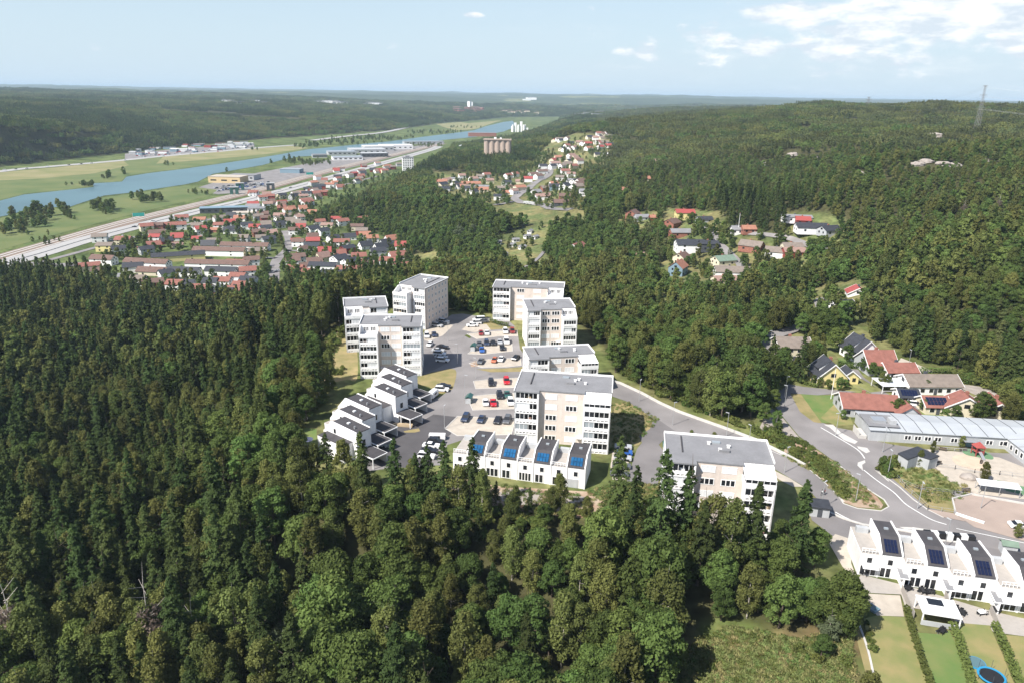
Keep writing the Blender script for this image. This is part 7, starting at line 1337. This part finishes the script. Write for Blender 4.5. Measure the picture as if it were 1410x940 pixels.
# tall single spruces in front of the blocks
for x, y, k, s, l in [(848, 722, 'spruce_tree', 1.2, 'broad drooping spruce right of the solar terrace'), (1092, 790, 'spruce_tree', 1.32, 'tall drooping spruce right of the spruce hidden block'), (940, 765, 'spruce_tree', 1.45, 'tall spruce before the left corner of the lowest block'), (975, 782, 'birch_tree', 1.35, 'leafy birch before the middle of the lowest block'), (1030, 790, 'spruce_tree', 1.3, 'spruce before the balconies of the lowest block'), (905, 775, 'spruce_tree', 1.3, None), (1000, 792, 'birch_tree', 1.25, None), (960, 805, 'spruce_tree', 1.35, None), (868, 770, 'spruce_tree', 1.2, None),
    (452, 668, 'spruce_tree', 1.0, 'spruce in front of the lower staggered terraces'), (475, 680, 'birch_tree', 1.0, None), (500, 690, 'spruce_tree', .9, None), (435, 668, 'birch_tree', .8, None), (455, 532, 'birch_tree', .9, 'birch beside the rocky slope left of the terraces'), (447, 545, 'birch_tree', .8, None), (442, 528, 'spruce_tree', .9, None), (1158, 866, 'leafy_tree', 1.0, 'leafy oak at the corner of the lower right terrace'), (1125, 862, 'leafy_tree', .7, None), (1165, 880, 'leafy_tree', .55, None), (1110, 855, 'leafy_tree', .55, None), (1130, 905, 'leafy_tree', .45, 'grey leaved bush at the meadow edge'), (650, 705, 'spruce_tree', .95, 'spruce at the left end of the solar terrace'), (632, 708, 'birch_tree', 1.0, None), (664, 712, 'birch_tree', .85, None), (612, 704, 'spruce_tree', .9, None), (590, 700, 'spruce_tree', .9, None), (570, 700, 'birch_tree', .9, None), (545, 700, 'spruce_tree', .9, None)]:
    p = hit(x, y)
    add_tree(x, y, k, s, None, l)
# silvery willow and bare trees
def one_off(px, py, mesh, m, s, lab, name, cat, bark='bark', flat=None):
    p = hit(px, py); t = thing(name, lab, cat, (p[0], p[1], p[2] - .1), rnd.random() * 6); t.scale = (s,) * 3; link('crown', mesh, t); link('trunk', KIND['birch_tree']['trunk'], t)
WM_ = crown('willow_crown', 11, 4.2, 5200, .3, 'willow', 40, .1, .8, .32); BM_ = crown('bare_crown', 8, 3.0, 1500, .20, 'bare', 26, .1, .9, .36)
for px, py, s, lab in ((632, 330, 1.2, 'silvery grey willow on the wooded slope left of its neighbour'), (650, 325, 1.0, 'silvery grey willow on the wooded slope right of its neighbour'), (500, 960, 1.0, 'pale silvery leafed tree at the lower edge of the forest'), (545, 885, 1.05, 'pale silvery tree in the mixed wood below the solar terrace'), (395, 900, .7, 'small pale silvery tree in the left foreground forest'), (1140, 880, .5, 'grey willow shrub at the meadow edge')): one_off(px, py, WM_, 'willow', s, lab, 'willow_tree', 'willow')
for px, py, s, lab in ((30, 915, 1.75, 'bare grey brown tree in the far lower left corner'), (215, 915, 1.8, 'bare grey brown tree in the lower left forest'), (275, 925, 1.4, 'smaller bare grey brown tree right of the larger one'), (1325, 300, .9, 'pinkish bare crown on the hillside left of another'), (1372, 296, 1.0, 'pinkish bare crown at the right of the hillside')): one_off(px, py, BM_, 'bare', s, lab, 'bare_tree', 'bare tree')
# rock outcrops in the hillside woods
for i, (rx, ry_, rz_) in enumerate(ROCKSPOTS):
    bm = bmesh.new(); bmesh.ops.create_icosphere(bm, subdivisions=4, radius=1.0)
    for v in bm.verts:
        k = 1 + .45 * float(fbm(np.array([v.co.x * 1.1 + i * 5]), np.array([v.co.y * 1.1 + v.co.z * 2]), 6, 4)[0]); v.co *= k; v.co.z *= .5
    me = D.meshes.new('rock_outcrop'); bm.to_mesh(me); bm.free(); me.materials.append(MT['rock']); o = link('rock_outcrop', me, None, (rx, ry_, rz_ + .5)); s = ry_ * .0095; o.scale = (s, s * .8, s * .9); tag(o, 'pale bare rock outcrop among the hillside trees', 'rock', 'rock outcrops on the wooded hillside')
for px, py, s in ((402, 556, 3.5), (385, 600, 3), (345, 612, 3.2), (430, 545, 2.5), (378, 607, 1.4), (412, 578, 2.2)):
    p = hit(px, py); bm = bmesh.new(); bmesh.ops.create_icosphere(bm, subdivisions=4, radius=1.0)
    for v in bm.verts:
        k = 1 + .4 * float(fbm(np.array([v.co.x * 1.2 + px]), np.array([v.co.y * 1.2 + v.co.z * 2]), 6, 4)[0]); v.co *= k; v.co.z *= .4
    me = D.meshes.new('rock_outcrop'); bm.to_mesh(me); bm.free(); me.materials.append(MT['rock']); o = link('rock_outcrop', me, None, p); o.scale = (s, s, s); tag(o, 'pale rounded rock on the slope left of the staggered terraces', 'rock', 'rocks on the slope left of the terraces')

GT = []
for k_ in range(3):
    nb = 60; a_ = rng.random(nb) * 6.283; r_ = rng.random(nb) * .55; C_ = np.stack([np.cos(a_) * r_, np.sin(a_) * r_, rng.uniform(.05, .42, nb)], 1)
    GT.append(leaf_mesh('grass_blades', C_, np.stack([np.cos(a_), np.sin(a_), np.full(nb, .5)], 1), rng.uniform(.12, .26, nb), .25, ['shrub', 'lawn', 'lawn2'][k_]))
tufts = []
def tuft(P, n, zf=None):
    xs = [p[0] for p in P]; ys = [p[1] for p in P]; X = rng.uniform(min(xs), max(xs), n); Y = rng.uniform(min(ys), max(ys), n); k = inpoly(X, Y, P); X, Y = X[k], Y[k]; Z = height(X, Y)
    for a, b, c in zip(X, Y, Z): tufts.append((a, b, c, rnd.uniform(.5, 1.5), rnd.random() * 6.28))
tuft(MEAD, 9000); tuft(ROCKL, 3000); tuft(P46([(842, 555), (866, 554), (908, 577), (893, 593), (868, 616), (840, 622)]), 500); tuft(P46([(806, 676), (862, 664), (905, 668), (915, 690), (850, 700)]), 600)
tuft(P46([(1078, 628), (1120, 650), (1157, 686), (1210, 700), (1196, 674), (1150, 635), (1082, 610)]), 1200); tuft(P46([(600, 652), (740, 674), (860, 682), (880, 700), (700, 712), (620, 700)]), 900); tuft(P46(c8([(430, 330), (600, 330), (720, 350), (850, 430), (980, 480), (900, 560), (700, 600), (520, 480)])), 450)
# ------------------------------------------------------------------ forests: the trees that show largest are things, the rest one mass per kind
recs[:] = [r for r in recs if (r[7] < 0 or len(r) > 9 or not any(abs(r[0]-a) < q+1 and abs(r[1]-b) < q+1 and (r[0]-a)**2+(r[1]-b)**2 < (q+1)**2 for a, b, q in OCC))]
for r_ in recs:
    if len(r_) == 9: r_.append(None)
hsz = {'spruce_tree': 17, 'birch_tree': 15, 'leafy_tree': 12, 'pine_tree': 13}
def words(k, px, py, d):
    n = {'spruce_tree': 'dark spruce with drooping branches', 'birch_tree': 'slender olive green birch', 'leafy_tree': 'round crowned leafy tree', 'pine_tree': 'dull green pine'}[k]
    if py < 210: w = 'in the far woods by the river'
    elif px < 330 and py < 345: w = 'in the groves along the river meadow'
    elif px < 600 and py < 345 : w = 'on the valley floor among the houses'
    elif px < 600 and py < 420: w = 'in the gardens of the lower village'
    elif px < 640 and py < 700: w = 'in the dense forest left of the apartment blocks'
    elif py >= 690 and px < 560: w = 'in the dark forest in the left foreground'
    elif py >= 690 and px < 860: w = 'in the mixed wood in front of the solar roofed terrace'
    elif py >= 690: w = 'in the wood before the lowest apartment block'
    elif px < 860 and py < 372: w = 'on the wooded slope behind the apartment blocks'
    elif px < 900: w = 'in the tree belt right behind the apartment blocks'
    elif px < 1110 and py > 420: w = 'in the wood between the hill road and the street'
    elif py > 420: w = 'among the houses and gardens beside the street'
    else: w = 'on the wooded hillside at the right'
    return n + ' ' + w
ok = lambda r: -40 < r[7] < 1450 and r[8] < 1190
stuffrec = []
for k in KIND:
    L_ = [r for r in recs if r[3] == k]
    spec = [r for r in L_ if r[9]]; gen = [r for r in L_ if not r[9]]
    gen.sort(key=lambda r: (0 if ok(r) else 1, -(hsz[k] * r[4]) / r[6]))
    cap = 296 - len(spec); own = spec + [r for r in gen[:cap] if ok(r)]; rest = [r for r in gen if not any(r is q for q in ())]
    ids = set(id(r) for r in own); rest = [r for r in L_ if id(r) not in ids]
    for r in own:
        near = r[6] < 300; V = KIND[k]['near' if near else 'mid']; lab = r[9] or words(k, r[7], r[8], r[6])
        t = thing(k, lab, k.replace('_tree', ' tree').replace('leafy', 'broadleaf'), (r[0], r[1], r[2]), r[5], None if r[9] else lab.split(' ', 1)[1] if False else (None if r[9] else lab))
        t.scale = (r[4],) * 3
        link('crown', V[rnd.randrange(len(V))], t); link('trunk', KIND[k]['trunk'], t)
    stuffrec.append((k, rest))
def gn_forest(name, P, label):
    # P: list of (mesh list, [ (x, y, z, s, rot) ])
    pts = []; ii = []; src = []
    for meshes, rows in P:
        base = len(src)
        for me in meshes: src.append(D.objects.new('leaf_source', me))
        for r in rows: pts.append(r); ii.append(base + rnd.randrange(len(meshes)))
    pm = D.meshes.new(name); pm.from_pydata([p[:3] for p in pts], [], [])
    a = pm.attributes.new('scl', 'FLOAT', 'POINT'); a.data.foreach_set('value', np.array([p[3] for p in pts], 'f'))
    a = pm.attributes.new('rotz', 'FLOAT', 'POINT'); a.data.foreach_set('value', np.array([p[4] for p in pts], 'f'))
    a = pm.attributes.new('pick', 'INT', 'POINT'); a.data.foreach_set('value', np.array(ii, 'i'))
    o = link(name, pm); tag(o, label, None, None, 'stuff')
    ng = D.node_groups.new(name, 'GeometryNodeTree'); ng.interface.new_socket('Geometry', in_out='INPUT', socket_type='NodeSocketGeometry'); ng.interface.new_socket('Geometry', in_out='OUTPUT', socket_type='NodeSocketGeometry')
    N = ng.nodes; L = ng.links; gi = N.new('NodeGroupInput'); gout = N.new('NodeGroupOutput'); jn = N.new('GeometryNodeJoinGeometry')
    def attr(nm, ty):
        n = N.new('GeometryNodeInputNamedAttribute'); n.data_type = ty; n.inputs['Name'].default_value = nm; return n.outputs['Attribute']
    sc = attr('scl', 'FLOAT'); rz = attr('rotz', 'FLOAT'); pk = attr('pick', 'INT'); cx = N.new('ShaderNodeCombineXYZ'); L.new(rz, cx.inputs[2])
    cs = N.new('ShaderNodeCombineXYZ'); [L.new(sc, cs.inputs[q]) for q in range(3)]
    for i, s_ in enumerate(src):
        oi = N.new('GeometryNodeObjectInfo'); oi.inputs['Object'].default_value = s_; oi.inputs['As Instance'].default_value = True
        cp = N.new('FunctionNodeCompare'); cp.data_type = 'INT'; cp.operation = 'EQUAL'; L.new(pk, cp.inputs[2]); cp.inputs[3].default_value = i
        ip = N.new('GeometryNodeInstanceOnPoints'); L.new(gi.outputs[0], ip.inputs['Points']); L.new(oi.outputs['Geometry'], ip.inputs['Instance']); L.new(cp.outputs[0], ip.inputs['Selection'])
        L.new(cx.outputs[0], ip.inputs['Rotation']); L.new(cs.outputs[0], ip.inputs['Scale']); L.new(ip.outputs[0], jn.inputs[0])
    L.new(jn.outputs[0], gout.inputs[0]); md = o.modifiers.new('forest', 'NODES'); md.node_group = ng
    return o
for k, rest in stuffrec:
    nr_ = [(r[0], r[1], r[2], r[4], r[5]) for r in rest if r[6] < 300]; md_ = [(r[0], r[1], r[2], r[4], r[5]) for r in rest if r[6] >= 300]
    gn_forest({'spruce_tree': 'spruce_forest', 'birch_tree': 'birch_forest', 'leafy_tree': 'leafy_forest', 'pine_tree': 'pine_forest'}[k], [(KIND[k]['near'], nr_), (KIND[k]['mid'], md_)],
              {'spruce_tree': 'dense mass of dark spruce in the forest', 'birch_tree': 'dense mass of olive birch in the forest', 'leafy_tree': 'dense mass of green broadleaf trees in the forest', 'pine_tree': 'dense mass of pines on the hillside'}[k])
    print(k, len(rest))
# far woods: groves as clumps of small crowns
def clump(seed, m, tall, R_=17, nt=34, per=44):
    C = []; Nn = []; S = []
    for i in range(nt):
        a = rng.random() * 6.283; q = R_ * math.sqrt(rng.random()); cx, cy = q * math.cos(a), q * math.sin(a); h = rng.uniform(7, 12.5) * tall; w = rng.uniform(1.6, 2.9) * (0.8 if tall > 1.1 else 1.15)
        d = rng.normal(0, 1, (per, 3)); d /= np.linalg.norm(d, axis=1, keepdims=True); d[:, 2] = np.abs(d[:, 2]) * 1.0
        zz = d[:, 2] ; taper = (1 - zz * 0.55) if tall > 1.1 else 1
        P_ = np.stack([cx + d[:, 0] * w * taper, cy + d[:, 1] * w * taper, h * 0.35 + zz * h * 0.62], 1); C.append(P_); Nn.append(d); S.append(np.full(per, 0.95))
    return leaf_mesh('grove', np.concatenate(C), np.concatenate(Nn), np.concatenate(S) * rng.uniform(0.7, 1.2, nt * per), 0.7, m)
CL = {'spruce': [clump(1, 'spruce', 1.35), clump(2, 'spruce', 1.25)], 'leafy': [clump(3, 'leafy', 1.0), clump(4, 'birch', 1.0)], 'pine': [clump(5, 'pine', 1.0), clump(6, 'pine', 1.12), clump(7, 'birch', 0.95)]}
rows = {k: [] for k in CL}
for r0, r1, sp, sc in ((900, 1900, 21, 1.0), (1900, 3300, 24, 1.05), (3300, 6500, 38, 1.35)):
    x, y = grid_pts(r0, r1, sp, 0.70); k = ~clear_mask(x, y); x, y = x[k], y[k]
    far_ = np.hypot(x, y) > 2600; fl = fbm(x / 900, y / 420, 33, 4) > 0.42; k = ~(far_ & fl); x, y = x[k], y[k]; z = height(x, y)
    px, py, d = proj(x, y, z); k = (px > -40) & (px < 1450) & (z > 1.6); x, y, z, px, py = [a[k] for a in (x, y, z, px, py)]
    n = fbm(x / 300, y / 200, 8, 4) + rng.normal(0, .16, len(x))
    for i in range(len(x)):
        kk = ('pine' if n[i] > -0.1 else 'leafy') if px[i] > 820 else ('spruce' if n[i] > 0.12 else 'leafy')
        rows[kk].append((x[i], y[i], z[i] - 1.0, sc * rng.uniform(.8, 1.15) * (0.85 if px[i] > 820 else 1.0), rng.random() * 6.28))
gn_forest('distant_forest', [(CL[k], rows[k]) for k in CL], 'far off woods covering the hills on both sides of the river')
print('clumps', {k: len(v) for k, v in rows.items()})
# ------------------------------------------------------------------ air: even haze round camera and land
b = MB(); b.box(-62000, 62000, -400, 61500, -3, HAZE_TOP); hzo = b.build('haze', 'white'); hzo.data.materials.clear()
hm = D.materials.new('haze'); hm.use_nodes = True; hn = hm.node_tree; hn.nodes.remove(hn.nodes['Principled BSDF'])
pv = hn.nodes.new('ShaderNodeVolumePrincipled'); pv.inputs['Density'].default_value = HAZE_D; pv.inputs['Color'].default_value = (0.66, 0.84, 1.0, 1); pv.inputs['Anisotropy'].default_value = 0.0
hn.links.new(pv.outputs[0], hn.nodes['Material Output'].inputs['Volume']); hzo.data.materials.append(hm); tag(hzo, 'pale blue haze over the land', None, None, 'stuff'); hzo.display_type = 'WIRE'
gn_forest('shrubs', [(SM, shr)], 'low green shrubs covering the road banks and slopes')

gn_forest('grass_tufts', [(GT, tufts)], 'rough grass tufts on the meadow and dry slopes')
